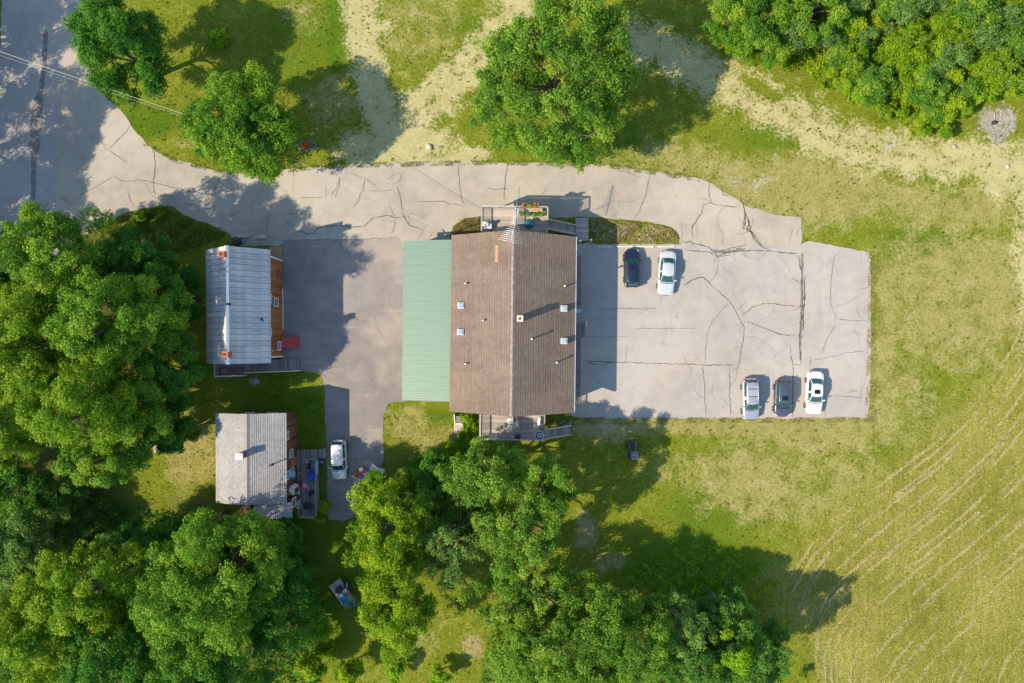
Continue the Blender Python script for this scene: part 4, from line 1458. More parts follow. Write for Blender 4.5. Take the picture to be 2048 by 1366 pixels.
# ---------------------------------------------------------------- vehicles
def car(label, px, py, L, W, Ht, heading, body, style, roof_mat=None, sunroof=False, rack=False, hood=None, cabin_mat=None):
    """px,py: photo pixel of the car's middle; heading: degrees, 90 = nose towards the top of the photo"""
    p = P(px, py, Ht * 0.55)
    c = thing('parked_car', label, 'car', (p.x, p.y, 0.04), math.radians(heading))
    hw = W / 2
    belt = Ht * 0.60
    hoodz = Ht * 0.57
    sed = style == 'sedan'
    if sed:
        # base of windscreen, top of windscreen, top of rear window, base of rear window
        xw0, xw1, xr1, xr0 = L * 0.20, L * 0.055, -L * 0.20, -L * 0.345
    else:
        xw0, xw1, xr1, xr0 = L * 0.235, L * 0.10, -L * 0.385, -L * 0.455
    tailz = Ht * 0.63 if sed else belt + 0.02
    stations = [(-0.500, 0.52, 0.42, tailz - 0.18), (-0.492, 0.72, 0.34, tailz - 0.10), (-0.475, 0.83, 0.29, tailz - 0.04), (-0.44, 0.915, 0.24, tailz), (-0.36, 0.98, 0.20, tailz + 0.01), (-0.2, 1.0, 0.18, belt), (0.0, 1.0, 0.18, belt - 0.005),
                (0.15, 1.0, 0.18, belt - 0.01), (0.24, 0.99, 0.18, hoodz + 0.01), (0.33, 0.97, 0.20, hoodz - 0.03), (0.40, 0.925, 0.24, hoodz - 0.08), (0.445, 0.85, 0.28, hoodz - 0.14), (0.472, 0.75, 0.32, hoodz - 0.20), (0.490, 0.60, 0.36, hoodz - 0.27), (0.50, 0.40, 0.42, hoodz - 0.36)]
    secs = []
    for x, wf, zb, zt in stations:
        w = hw * wf
        zm = zb + (zt - zb) * 0.45
        s = [(0.0, zb), (w * 0.86, zb), (w * 0.97, zb + 0.08), (w, zm), (w * 0.985, zt - 0.13), (w * 0.945, zt - 0.045), (w * 0.86, zt), (w * 0.45, zt + 0.025), (0.0, zt + 0.032)]
        ring = [(x * L, -a, b) for a, b in s] + [(x * L, a, b) for a, b in s[-2:0:-1]]
        secs.append(ring)
    m = MB()
    m.loft(secs)
    bo = m.build('body', body, c)
    gw0, gw1 = hw * 0.845, hw * (0.665 if sed else 0.70)
    zr, zb_ = Ht - 0.035, belt - 0.01

    def G(x, s, k=0.0):
        """point of the glasshouse: x fraction position along side, s=-1..1 across, height k 0..1"""
        return None
    base = [(xr0, gw0 * 0.86), (xr0 * 0.80, gw0), (0.0, gw0 * 1.02), (xw0 * 0.75, gw0), (xw0, gw0 * 0.90)]
    top = [(xr1, gw1 * 0.90), (xr1 * 0.85, gw1), (-0.02 * L, gw1 * 1.03), (xw1 * 0.8, gw1), (xw1, gw1 * 0.93)]
    ring0 = [(x, -y, zb_) for x, y in base] + [(xw0 + 0.10, 0, zb_)] + [(x, y, zb_) for x, y in base[::-1]] + [(xr0 - 0.08, 0, zb_)]
    zt_ = [zr - 0.05, zr - 0.012, zr, zr - 0.012, zr - 0.05]
    ring1 = [(x, -y, z) for (x, y), z in zip(top, zt_)] + [(xw1 + 0.09, 0, zr - 0.025)] + [(x, y, z) for (x, y), z in zip(top[::-1], zt_[::-1])] + [(xr1 - 0.06, 0, zr - 0.025)]
    ring2 = [(x * 0.90 + xr1 * 0.0, y * 0.86, zr + 0.018 if abs(y) > 0.01 else zr + 0.005) for x, y, z in ring1]
    m = MB()
    m.loft([ring0, ring1, ring2])
    m.build('cabin', cabin_mat or roof_mat or body, c)

    def lerp(a, b, t_):
        return tuple(p_ + (q - p_) * t_ for p_, q in zip(a, b))

    def glass(name, i, j, extra=None, lo=0.08, hi=0.93, inset=0.07, off=0.014):
        """panel between ring points i..j of the glasshouse"""
        idx = extra or list(range(i, j + 1))
        lowr, upr = [Vector(lerp(ring0[k], ring1[k], lo)) for k in idx], [Vector(lerp(ring0[k], ring1[k], hi)) for k in idx]
        for row in (lowr, upr):
            a, b = row[0].copy(), row[-1].copy()
            row[0] = a.lerp(row[1], inset * 1.6 if len(row) > 2 else inset)
            row[-1] = b.lerp(row[-2], inset * 1.6 if len(row) > 2 else inset)
        cen = Vector((0, 0, zb_ * 0.6))
        o_ = lambda p_: p_ + Vector(((p_.x - 0) * (1 if name in ('windshield', 'rear_window') else 0), p_.y if name == 'side_window' else 0, 0.35 * abs(p_.x) + 0.2)).normalized() * off
        vs_ = [o_(p_) for p_ in lowr] + [o_(p_) for p_ in upr]
        n = len(idx)
        mm = MB()
        mm.add(vs_ + [v - (o_(v) - v) * 0.6 for v in vs_], [(k, k + 1, n + k + 1, n + k) for k in range(n - 1)] + [(2 * n + k, 3 * n + k, 3 * n + k + 1, 2 * n + k + 1) for k in range(n - 1)], True)
        return mm.build(name, 'car_glass', c)
    glass('windshield', 4, 6)
    glass('rear_window', 0, 0, extra=[10, 11, 0])
    glass('side_window', 0, 2, inset=0.10)
    glass('side_window', 2, 4, inset=0.06)
    glass('side_window', 6, 8, inset=0.06)
    glass('side_window', 8, 10, inset=0.10)
    # hood panel, lights, plate, mirrors
    m = MB()
    hz = hoodz + 0.034
    m.add([(L * 0.255, -hw * 0.74, hz - 0.016), (L * 0.255, 0, hz + 0.008), (L * 0.255, hw * 0.74, hz - 0.016), (L * 0.40, -hw * 0.68, hz - 0.075), (L * 0.40, 0, hz - 0.052), (L * 0.40, hw * 0.68, hz - 0.075),
           (L * 0.462, -hw * 0.50, hz - 0.150), (L * 0.462, 0, hz - 0.128), (L * 0.462, hw * 0.50, hz - 0.150)], [(0, 3, 4, 1), (1, 4, 5, 2), (3, 6, 7, 4), (4, 7, 8, 5)], True)
    m.build('hood', hood or body, c)
    for s in (-1, 1):
        m = MB()
        m.add([(L * 0.425, s * hw * 0.90, hoodz - 0.08), (L * 0.470, s * hw * 0.62, hoodz - 0.135), (L * 0.485, s * hw * 0.62, hoodz - 0.25), (L * 0.450, s * hw * 0.93, hoodz - 0.22)], [(0, 1, 2, 3)][::1])
        m.add([(L * 0.425, s * hw * 0.86, hoodz - 0.068), (L * 0.470, s * hw * 0.60, hoodz - 0.125), (L * 0.482, s * hw * 0.66, hoodz - 0.15), (L * 0.44, s * hw * 0.93, hoodz - 0.10)], [(0, 1, 2, 3)])
        m.build('headlight', 'headlamp', c)
        m = MB()
        tz = tailz - 0.07
        m.box((-L * 0.470, s * hw * 0.70, tz if sed else tz + 0.05), (0.12, hw * 0.20, 0.13 if sed else 0.28), s * 0.45, 0.03)
        m.build('tail_light', 'tail_red', c)
        m = MB()
        m.box((xw0 * 0.80, s * (hw + 0.055), belt + 0.05), (0.14, 0.22, 0.14), s * 0.15, 0.04)
        m.bar((xw0 * 0.80, s * hw * 0.82, belt + 0.0), (xw0 * 0.80, s * (hw + 0.02), belt + 0.03), 0.06, 0.05)
        m.build('mirror', body, c)
        for x in (L * 0.295, -L * 0.285):
            wr = 0.325
            M = Matrix.Translation((x, s * (hw - 0.095), wr)) @ Matrix.Rotation(math.pi / 2, 4, 'X')
            m = MB()
            m.lathe([(wr * 0.62, -0.11), (wr * 0.93, -0.11), (wr, -0.07), (wr, 0.07), (wr * 0.93, 0.11), (wr * 0.62, 0.11)], 22, M=M)
            w_ = m.build('wheel', 'rubber', c)
            m = MB()
            m.lathe([(0.03, -0.118), (wr * 0.62, -0.105), (wr * 0.64, 0.0), (wr * 0.62, 0.105), (0.03, 0.118)], 16, M=M)
            m.build('rim', 'steel', w_)
    m = MB()
    m.add([(xw0 + 0.02, -gw0 * 0.92, belt + 0.012), (xw0 + 0.13, -gw0 * 0.45, belt + 0.018), (xw0 + 0.15, 0, belt + 0.022), (xw0 + 0.13, gw0 * 0.45, belt + 0.018), (xw0 + 0.02, gw0 * 0.92, belt + 0.012),
           (xw0 + 0.09, -gw0 * 0.92, hoodz + 0.032), (xw0 + 0.19, -gw0 * 0.45, hoodz + 0.045), (xw0 + 0.21, 0, hoodz + 0.05), (xw0 + 0.19, gw0 * 0.45, hoodz + 0.045), (xw0 + 0.09, gw0 * 0.92, hoodz + 0.032)],
          [(k, k + 1, k + 6, k + 5)[::-1] for k in range(4)])
    m.build('cowl', 'black_plastic', c)
    if sed:
        m = MB()
        for s in (-1, 1):
            m.bar((xr0 - 0.02, s * hw * 0.70, tailz + 0.026), (-L * 0.465, s * hw * 0.66, tailz + 0.008), 0.018, 0.012)
        m.build('trunk_seam', 'black_plastic', c)
    m = MB()
    m.box((-L * 0.502, 0, tailz - 0.34), (0.02, 0.44, 0.13))
    m.build('license_plate', 'trim_white', c)
    m = MB()
    m.box((L * 0.497, 0, hoodz - 0.30), (0.03, hw * 0.85, 0.14), 0, 0.01)
    m.build('grille', 'black_plastic', c)
    if sunroof:
        m = MB()
        m.box((xw1 - 0.42, 0, zr + 0.02), (0.46, gw1 * 1.05, 0.03), 0, 0.01)
        m.build('sunroof', 'sunroof_glass', c)
    if rack:
        for s in (-1, 1):
            m = MB()
            m.tube([(xr1 + 0.2, s * gw1 * 0.84, zr + 0.03), (xr1 + 0.35, s * gw1 * 0.84, zr + 0.085), (xw1 - 0.55, s * gw1 * 0.84, zr + 0.085), (xw1 - 0.40, s * gw1 * 0.84, zr + 0.03)], 0.022, 6)
            m.build('roof_rail', 'aluminium', c)
        for x in (xr1 + 0.62, xw1 - 0.72):
            m = MB()
            m.bar((x, -gw1 * 0.86, zr + 0.10), (x, gw1 * 0.86, zr + 0.10), 0.05, 0.03)
            m.build('roof_crossbar', 'black_plastic', c)
        for k in range(-2, 3):
            m = MB()
            m.bar((xr1 + 0.30, k * gw1 * 0.28, zr + 0.027), (xw1 - 0.60, k * gw1 * 0.28, zr + 0.032), 0.035, 0.014)
            m.build('roof_strip', 'aluminium', c)
    return c


car('dark navy hatchback with sunroof parked nose-in at the wheel stops', 1264, 536, 4.15, 1.72, 1.55, 90.5, 'paint_navy', 'hatch', sunroof=True)
car('silver white sedan backed up to the wheel stops', 1334, 546, 4.75, 1.82, 1.43, -94, 'paint_silver_white', 'sedan')
car('silver wagon with roof rack at the lower edge of the parking lot', 1502, 798, 4.45, 1.80, 1.60, -89, 'paint_silver', 'hatch', rack=True)
car('slate grey hatchback with sunroof between the silver wagon and the white sedan', 1566, 796, 4.0, 1.76, 1.55, -92, 'paint_slate', 'hatch', sunroof=True)
car('bright white sedan with sunroof, furthest right in the parking lot', 1630, 786, 4.65, 1.80, 1.43, -92.5, 'paint_white', 'sedan', sunroof=True)
car('white-roofed hatchback parked in the yard beside the low deck', 677, 920, 4.25, 1.72, 1.60, -88.5, 'paint_pearl', 'hatch', cabin_mat='paint_white')

# concrete wheel stops
for lab, x0, x1, y in (('wheel stop in front of the navy hatchback', 1234, 1266, 493), ('wheel stop between the two parked cars', 1274, 1307, 493), ('wheel stop behind the silver white sedan', 1316, 1348, 493), ('shaded wheel stop nearest the long building', 1196, 1224, 493)):
    a, b = P(x0, y), P(x1, y)
    m = MB()
    L_ = b.x - a.x
    sec = lambda x, i=0: [(x, -0.10 + i, 0), (x, 0.10 - i, 0), (x, 0.065 - i, 0.13), (x, -0.065 + i, 0.13)]
    m.loft([sec(-L_ / 2), sec(L_ / 2)], True, True, False)
    tag(m.build('wheel_stop', 'concrete_pale', None, ((a.x + b.x) / 2, a.y, 0.040), R_.uniform(-0.02, 0.02)), 'pale concrete ' + lab, 'wheel stop', 'wheel stops along the flower bed')


# ---------------------------------------------------------------- television antenna, wires
A0, A1 = P(1021, 483, 9.6), P(1037, 416, 9.6)
ant = thing('tv_antenna', 'long white television antenna on a mast over the roof ridge', 'antenna', (0, 0, 0))
m = MB()
m.bar(A0, A1, 0.045, 0.045)
m.build('boom', 'aluminium', ant)
m = MB()
mid = A0.lerp(A1, 0.38)
m.tube([(mid.x, mid.y, zroof(0.2) - 0.1), (mid.x, mid.y, mid.z + 0.1)], 0.03, 8)
m.build('mast', 'steel', ant)
d_ = (A1 - A0).normalized()
s_ = Vector((-d_.y, d_.x, 0))
for k in range(8):
    q = A0.lerp(A1, 0.0 + 0.42 * k / 7)
    hl = 1.25 - 0.10 * k
    m = MB()
    sk = s_ + d_ * (-0.05)
    m.tube([q - sk * hl, q + sk * hl], 0.016, 6)
    m.build('element', 'aluminium', ant)
for k in range(11):
    q = A0.lerp(A1, 0.47 + 0.50 * k / 10)
    hl = 0.30 + 0.02 * (10 - k)
    m = MB()
    m.tube([q - s_ * hl + Vector((0, 0, 0.04)), q + s_ * hl + Vector((0, 0, 0.04))], 0.014, 6)
    m.build('director', 'aluminium', ant)


def cable(pts, r, name, label):
    q = []
    for a, b in zip(pts[:-1], pts[1:]):
        for k in range(14):
            t_ = k / 14
            v = a.lerp(b, t_)
            v.z -= 4 * t_ * (1 - t_) * min(0.7, (b - a).length * 0.012)
            q.append(v)
    q.append(pts[-1])
    m = MB()
    m.tube(q, r, 5)
    return tag(m.build(name, 'cable_grey'), label, 'cable', 'overhead service cables')


hook = P(885, 459, 5.0)
pole_top = P(-165, 46, 9.3)
cable([pole_top, P(480, 266, 8.0), P(650, 349, 6.6), hook], 0.017, 'service_cable', 'thick overhead service cable running from the road to the long building')
cable([pole_top + Vector((0, -0.4, -0.15)), P(480, 270, 7.75), P(650, 353, 6.4), hook + Vector((0, -0.1, -0.1))], 0.008, 'service_cable', 'thinner second wire slung just below the thick service cable')
up_ = thing('utility_pole', 'wooden utility pole beyond the left edge carrying the service cables', 'pole', (pole_top.x, pole_top.y, 0))
m = MB()
m.tube([(0, 0, -0.2), (0, 0, 9.8)], [0.16, 0.11], 10)
m.build('shaft', 'bark_grey', up_)
m = MB()
m.bar((0, -1.0, 9.2), (0, 1.0, 9.2), 0.1, 0.12)
m.build('crossarm', 'bark_grey', up_)
# service mast on the corner of the lean-to
sm = thing('service_mast', 'dark service mast where the overhead cables meet the building corner', 'mast', (hook.x, hook.y, 0))
m = MB()
m.tube([(0.0, 0.0, 0.0), (0, 0, 5.0), (0.06, -0.06, 5.15), (0.18, -0.18, 5.15), (0.2, -0.2, 5.0)], 0.045, 8)
m.build('conduit', 'dark_metal', sm)
m = MB()
m.box((0, -0.05, 1.5), (0.28, 0.16, 0.5), 0, 0.02)
m.build('meter_box', 'steel', sm)

# ---------------------------------------------------------------- things at the upper deck
dfl = DZ + 0.02


def local_deck(px, py, z):
    return P(px, py, z)


def flower_box(label, px, py, n, seed, leafm='leaf_maple_bright', petals=True, L_=0.75, z=DZ + 0.98):
    p = P(px, py, z)
    o = thing('planter_box', label, 'planter', p)
    m = MB()
    m.box((0, 0, 0.09), (L_, 0.22, 0.18), 0, 0.01)
    m.build('box', 'wood_raw', o)
    rng = np.random.default_rng(seed)
    C = np.stack([rng.uniform(-L_ / 2, L_ / 2, 9), rng.uniform(-0.16, 0.16, 9), rng.uniform(0.2, 0.34, 9)], 1)
    Vx, T = puff_leaves(rng, C, np.full(9, 0.15), 40, 0.05)
    link('foliage', fast_mesh('foliage', Vx, 3, T), leafm, o)
    if petals:
        C[:, 2] += 0.12
        Vx, T = puff_leaves(rng, C[:6], np.full(6, 0.12), 13, 0.042, 0.8)
        link('blossoms', fast_mesh('blossoms', Vx, 3, T), 'petal_orange', o)
    return o


flower_box('left rail planter with orange red flowers on the upper deck', 1051, 411, 8, 51)
flower_box('right rail planter with orange red flowers on the upper deck', 1069, 411, 8, 52)
for k, (px, py, lab) in enumerate(((1043, 428, 'green potted plant left of the row on the upper deck'), (1055, 430, 'green potted plant second in the row on the upper deck'), (1068, 431, 'green potted plant third in the row on the upper deck'), (1077, 428, 'largest green potted plant in the row on the upper deck'), (1086, 429, 'green potted plant closest to the deck stairs'))):
    p = P(px, py, DZ + 0.2)
    o = thing('potted_plant', lab, 'plant', (p.x, p.y, DZ), 0, 'potted plants on the upper deck')
    m = MB()
    m.lathe([(0.11, 0.0), (0.16, 0.28), (0.17, 0.30), (0.14, 0.30)], 14)
    m.build('pot', 'cardboard', o)
    rng = np.random.default_rng(60 + k)
    C = np.stack([rng.uniform(-0.13, 0.13, 6), rng.uniform(-0.13, 0.13, 6), rng.uniform(0.36, 0.55, 6)], 1)
    Vx, T = puff_leaves(rng, C, np.full(6, 0.16), 40, 0.06)
    link('foliage', fast_mesh('foliage', Vx, 3, T), 'leaf_maple_bright' if k % 2 else 'leaf_lime', o)
p = P(1074, 420, DZ + 0.4)
o = thing('plant_bench', 'low wooden bench holding seedlings along the deck rail', 'bench', (p.x, p.y, DZ))
m = MB()
m.box((0, 0, 0.42), (1.15, 0.40, 0.05))
m.build('bench_top', 'wood_raw', o)
for x in (-0.5, 0.5):
    m = MB()
    m.box((x, 0, 0.2), (0.06, 0.36, 0.39))
    m.build('leg', 'wood_raw', o)
p = P(1058, 448, DZ + 0.7)
o = thing('glass_table', 'round teal glass patio table on the upper deck', 'table', (p.x, p.y, DZ))
m = MB()
m.lathe([(0.50, 0.71), (0.50, 0.73)], 28)
m.build('table_top', 'table_glass', o)
m = MB()
m.ring((0, 0, 0.72), 0.505, 0.016, 28, 6)
m.build('rim', 'dark_metal', o)
for k in range(4):
    a = math.pi / 4 + k * math.pi / 2
    m = MB()
    m.tube([(0.42 * math.cos(a), 0.42 * math.sin(a), 0.0), (0.30 * math.cos(a), 0.30 * math.sin(a), 0.71)], 0.016, 6)
    m.build('leg', 'dark_metal', o)


def plastic_chair(label, px, py, z, rz, mat='white_plastic', grp='white plastic chairs on the decks'):
    p = P(px, py, z + 0.45)
    o = thing('plastic_chair', label, 'chair', (p.x, p.y, z), rz, grp)
    m = MB()
    m.box((0, 0, 0.42), (0.46, 0.46, 0.035), 0, 0.012)
    m.build('seat', mat, o)
    m = MB()
    ar = [(-0.22, -0.25), (-0.15, -0.285), (0, -0.30), (0.15, -0.285), (0.22, -0.25)]
    m.loft([[(x, y + dy, z_) for dy, z_ in ((0.0, 0.44), (-0.06, 0.82), (-0.085, 0.82), (-0.025, 0.44))] for x, y in ar], True, True, True)
    m.build('backrest', mat, o)
    for s in (-1, 1):
        m = MB()
        m.tube([(s * 0.24, -0.27, 0.64), (s * 0.27, 0.0, 0.66), (s * 0.25, 0.2, 0.64)], 0.022, 6)
        m.build('armrest', mat, o)
        for y in (-0.2, 0.2):
            m = MB()
            m.tube([(s * 0.25, y * 1.15, 0.0), (s * 0.22, y, 0.64 if y > 0 else 0.42)], 0.02, 6)
            m.build('leg', mat, o)
    return o


plastic_chair('white plastic armchair in the corner of the upper deck', 969, 448, DZ, 1.2)
plastic_chair('upper of two glass-seated white chairs on the south deck', 1019, 842, DZ, 1.7)
plastic_chair('lower of two glass-seated white chairs on the south deck', 1019, 855, DZ, 1.5)
plastic_chair('white chair right of the middle rail on the south deck', 1033, 849, DZ, -1.6)
p = P(977, 453, DZ + 0.3)
o = thing('storage_bin', 'pale lidded bin beside the armchair on the upper deck', 'bin', (p.x, p.y, DZ))
m = MB()
m.box((0, 0, 0.26), (0.62, 0.5, 0.5), 0, 0.03)
m.build('tub', 'plastic_cyan', o)
m = MB()
m.box((0, 0, 0.54), (0.66, 0.54, 0.06), 0, 0.02)
m.build('lid', 'aluminium', o)
p = P(988, 445, DZ + 0.3)
o = thing('folding_stool', 'small dark blue folding stool on the upper deck', 'stool', (p.x, p.y, DZ), 0.5)
m = MB()
m.box((0, 0, 0.42), (0.36, 0.34, 0.03), 0, 0.01)
m.build('seat', 'cloth_navy', o)
for s in (-1, 1):
    m = MB()
    m.tube([(-0.16, s * 0.15, 0), (0.16, s * 0.15, 0.42)], 0.014, 6)
    m.tube([(0.16, s * 0.13, 0), (-0.16, s * 0.13, 0.42)], 0.014, 6)
    m.build('leg', 'steel', o)

# round wire table and other pieces on the south deck
p = P(1079, 871, DZ + 0.95)
o = thing('wire_table', 'round pale wire-topped table at the corner of the south deck', 'table', (p.x, p.y, DZ))
m = MB()
for r in (0.44, 0.22):
    m.ring((0, 0, 0.95), r, 0.018, 28, 6)
for k in range(4):
    a = k * math.pi / 4
    m.tube([(-0.44 * math.cos(a), -0.44 * math.sin(a), 0.95), (0.44 * math.cos(a), 0.44 * math.sin(a), 0.95)], 0.012, 5)
m.build('wire_top', 'lamp_white', o)
m = MB()
m.lathe([(0.43, 0.915), (0.43, 0.925)], 26)
m.build('pane', 'table_glass', o)
m = MB()
m.tube([(0, 0, 0), (0, 0, 0.92)], 0.03, 8)
m.lathe([(0.24, 0.0), (0.2, 0.03), (0.03, 0.05)], 16)
m.build('pedestal', 'dark_metal', o)
p = P(1036, 873, DZ + 0.3)
o = thing('kettle_grill', 'dark round covered kettle grill at the south deck rail', 'grill', (p.x, p.y, DZ))
m = MB()
m.lathe([(0.08, 0.45), (0.24, 0.55), (0.29, 0.70), (0.26, 0.86), (0.12, 0.97), (0.02, 0.99)], 20)
m.build('kettle', 'cloth_navy', o)
for k in range(3):
    a = k * 2.1
    m = MB()
    m.tube([(0.3 * math.cos(a), 0.3 * math.sin(a), 0), (0.15 * math.cos(a), 0.15 * math.sin(a), 0.55)], 0.015, 6)
    m.build('leg', 'steel', o)
p = P(1078, 842, DZ + 0.2)
o = thing('cooler_box', 'long pale cooler lying near the south deck stairs', 'cooler', (p.x, p.y, DZ), -0.12)
m = MB()
m.box((0, 0, 0.17), (0.26, 0.72, 0.33), 0, 0.03)
m.build('tub', 'plastic_cyan', o)
m = MB()
m.box((0, 0, 0.36), (0.28, 0.74, 0.05), 0, 0.02)
m.build('lid', 'lamp_white', o)


def bicycle(label, pt, rz, lay=False, mat='plastic_sky', tilt=0.2):
    o = thing('bicycle', label, 'bicycle', pt, rz)
    o.rotation_euler = (math.pi / 2 * 0.93 if lay else tilt, 0, rz)
    for x in (-0.5, 0.5):
        m = MB()
        m.ring((x, 0, 0.33), 0.31, 0.022, 24, 6, 'Y')
        w = m.build('wheel', 'rubber', o)
        m = MB()
        for k in range(6):
            a = k * math.pi / 6
            m.tube([(x - 0.3 * math.cos(a), 0, 0.33 - 0.3 * math.sin(a)), (x + 0.3 * math.cos(a), 0, 0.33 + 0.3 * math.sin(a))], 0.005, 4)
        m.ring((x, 0, 0.33), 0.285, 0.012, 20, 5, 'Y')
        m.build('rim', 'aluminium', w)
    m = MB()
    for a, b in (((-0.5, 0, 0.33), (-0.08, 0, 0.30)), ((-0.08, 0, 0.30), (-0.2, 0, 0.80)), ((-0.5, 0, 0.33), (-0.18, 0, 0.72)), ((-0.18, 0, 0.72), (0.34, 0, 0.76)), ((-0.08, 0, 0.30), (0.36, 0, 0.66)), ((0.34, 0, 0.82), (0.5, 0, 0.33))):
        m.tube([a, b], 0.024, 7)
    m.build('frame', mat, o)
    m = MB()
    m.tube([(0.28, -0.27, 0.92), (0.36, -0.12, 0.93), (0.33, 0, 0.86), (0.36, 0.12, 0.93), (0.28, 0.27, 0.92)], 0.016, 6)
    m.build('handlebar', 'steel', o)
    m = MB()
    m.loft([[(-0.34, -0.08, 0.82), (-0.34, 0.08, 0.82), (-0.34, 0.08, 0.86), (-0.34, -0.08, 0.86)], [(-0.08, -0.025, 0.82), (-0.08, 0.025, 0.82), (-0.08, 0.025, 0.85), (-0.08, -0.025, 0.85)]])
    m.build('saddle', 'black_plastic', o)
    return o


p = P(1133, 843, 0.3)
bicycle('blue bicycle under the south deck stairs, nearer the lot', (p.x, p.y, 0.02), 0.15, False, 'plastic_sky', 0.45)
p = P(1118, 847, 0.3)
bicycle('dark bicycle leaning beneath the south deck', (p.x, p.y, 0.02), 0.6, False, 'dark_metal', 0.45)
p = P(1135, 828, 0.4)
o = thing('recycling_crate', 'yellow green open crate under the roof corner', 'crate', (p.x, p.y, 0.0))
m = MB()
for x, y, w, d in ((0, -0.18, 0.56, 0.03), (0, 0.18, 0.56, 0.03), (-0.265, 0, 0.03, 0.33), (0.265, 0, 0.03, 0.33)):
    m.box((x, y, 0.16), (w, d, 0.30))
m.build('wall', 'plastic_lime', o)
m = MB()
m.box((0, 0, 0.015), (0.54, 0.34, 0.03))
m.build('base', 'plastic_lime', o)
p = P(1146, 858, 0.9)
m = MB()
m.lathe([(0.07, 0), (0.11, 0.2), (0.12, 0.22), (0.09, 0.22)], 12)
tag(m.build('flower_pot', 'plastic_green', None, (p.x, p.y, 1.12)), 'small bright green pot on the foot of the stair rail', 'pot')
# concrete slabs by the south-west corner
p = P(918, 857, 0.3)
o = thing('cellar_hatch', 'square pale concrete cellar hatch with a white edge board', 'hatch', (p.x, p.y, 0), 0.03)
m = MB()
m.box((0, 0, 0.22), (1.0, 1.05, 0.44), 0, 0.03)
m.build('lid', 'concrete', o)
m = MB()
m.box((0.12, 0.95, 0.3), (0.8, 0.85, 0.6), 0, 0.02)
m.build('well', 'concrete_dark', o)
m = MB()
m.box((-0.42, 1.02, 0.45), (0.10, 1.1, 0.5), 0.06)
m.box((-0.05, 0.56, 0.55), (0.7, 0.08, 0.3))
m.build('edge_board', 'trim_white', o)

# entrance side of the long building: walk, steps, lamps, ropes, cooler unit
a, b = P(1151, 436, 0.35), P(1177, 436, 0.35)
o = thing('plank_walk', 'pale plank walkway running from the stair foot to the lot', 'walkway', (0, 0, 0))
planks(o, a.x, b.x, P(0, 482, 0.2).y, P(0, 436, 0.3).y, 0.34, 'x', 0.28, 0.012, 'rail_grey')
m = MB()
m.box(((a.x + b.x) / 2, (P(0, 436).y + P(0, 482).y) / 2, 0.15), (b.x - a.x - 0.1, P(0, 438).y - P(0, 481).y, 0.29))
m.build('base', 'concrete_dark', o)
for lab, (x0, y0), (x1, y1) in (('yellow rope strung across the plank walkway', (1150, 461), (1180, 460)), ('yellow rope slanting from the wall to the walkway corner', (1154, 492), (1182, 484))):
    q0, q1 = P(x0, y0, 0.9), P(x1, y1, 0.9)
    mid_ = q0.lerp(q1, 0.5) - Vector((0, 0, 0.15))
    m = MB()
    m.tube([q0, q0.lerp(mid_, 0.5) - Vector((0, 0, 0.05)), mid_, q1.lerp(mid_, 0.5) - Vector((0, 0, 0.05)), q1], 0.028, 6)
    tag(m.build('barrier_rope', 'rope_yellow'), lab, 'rope')
for lab, px, py, h in (('white globe lamp on a post beside the walkway and roof corner', 1160, 482, 2.2), ('small white globe lamp at the walkway corner', 1182, 480, 1.3)):
    p = P(px, py, h)
    o = thing('post_lamp', lab, 'lamp', (p.x, p.y, 0))
    m = MB()
    m.tube([(0, 0, 0), (0, 0, h - 0.1)], 0.03, 8)
    m.build('post', 'dark_metal', o)
    m = MB()
    m.lathe([(0.02, -0.13), (0.10, -0.09), (0.135, 0.0), (0.10, 0.09), (0.02, 0.13)], 14, (0, 0, h))
    m.build('globe', 'lamp_white', o)
p = P(1157, 622, 1.0)
o = thing('wall_cooler', 'pale blue cooler box jutting from the east wall of the long building', 'cooler', (p.x, p.y, 0))
m = MB()
m.box((-0.2, 0, 0.95), (0.95, 0.34, 0.4), 0, 0.03)
m.build('case', 'plastic_cyan', o)
m = MB()
m.box((-0.2, 0, 0.37), (0.9, 0.3, 0.75))
m.build('stand', 'concrete_dark', o)
a, b = P(1150, 648), P(1169, 672)
m = MB()
m.box(((a.x + b.x) / 2 - 0.2, (a.y + b.y) / 2, 0.1), (b.x - a.x + 0.4, a.y - b.y, 0.2), 0, 0.015)
tag(m.build('entrance_step', 'concrete_dark'), 'dark entrance slab at the east wall of the long building', 'step')
for lab, py in (('upper white-topped bollard beside the entrance slab', 645), ('lower white-topped bollard beside the entrance slab', 650.5)):
    p = P(1172, py, 0.8)
    o = thing('bollard', lab, 'bollard', (p.x, p.y, 0.03))
    m = MB()
    m.tube([(0, 0, 0), (0, 0, 0.78)], 0.06, 10)
    m.build('post', 'dark_metal', o)
    m = MB()
    m.lathe([(0.09, 0.76), (0.09, 0.82), (0.05, 0.88)], 12)
    m.build('cap', 'lamp_white', o)
m = MB()
q0, q1 = P(1150, 512), P(1164, 612)
m.box(((q0.x + q1.x) / 2 - 0.1, (q0.y + q1.y) / 2, 0.05), (q1.x - q0.x, q0.y - q1.y, 0.1))
tag(m.build('sidewalk', 'concrete_dark'), kind='structure')
m = MB()
q0, q1 = P(1150, 676), P(1163, 812)
m.box(((q0.x + q1.x) / 2 - 0.1, (q0.y + q1.y) / 2, 0.05), (q1.x - q0.x, q0.y - q1.y, 0.1))
tag(m.build('sidewalk', 'concrete_dark'), kind='structure')

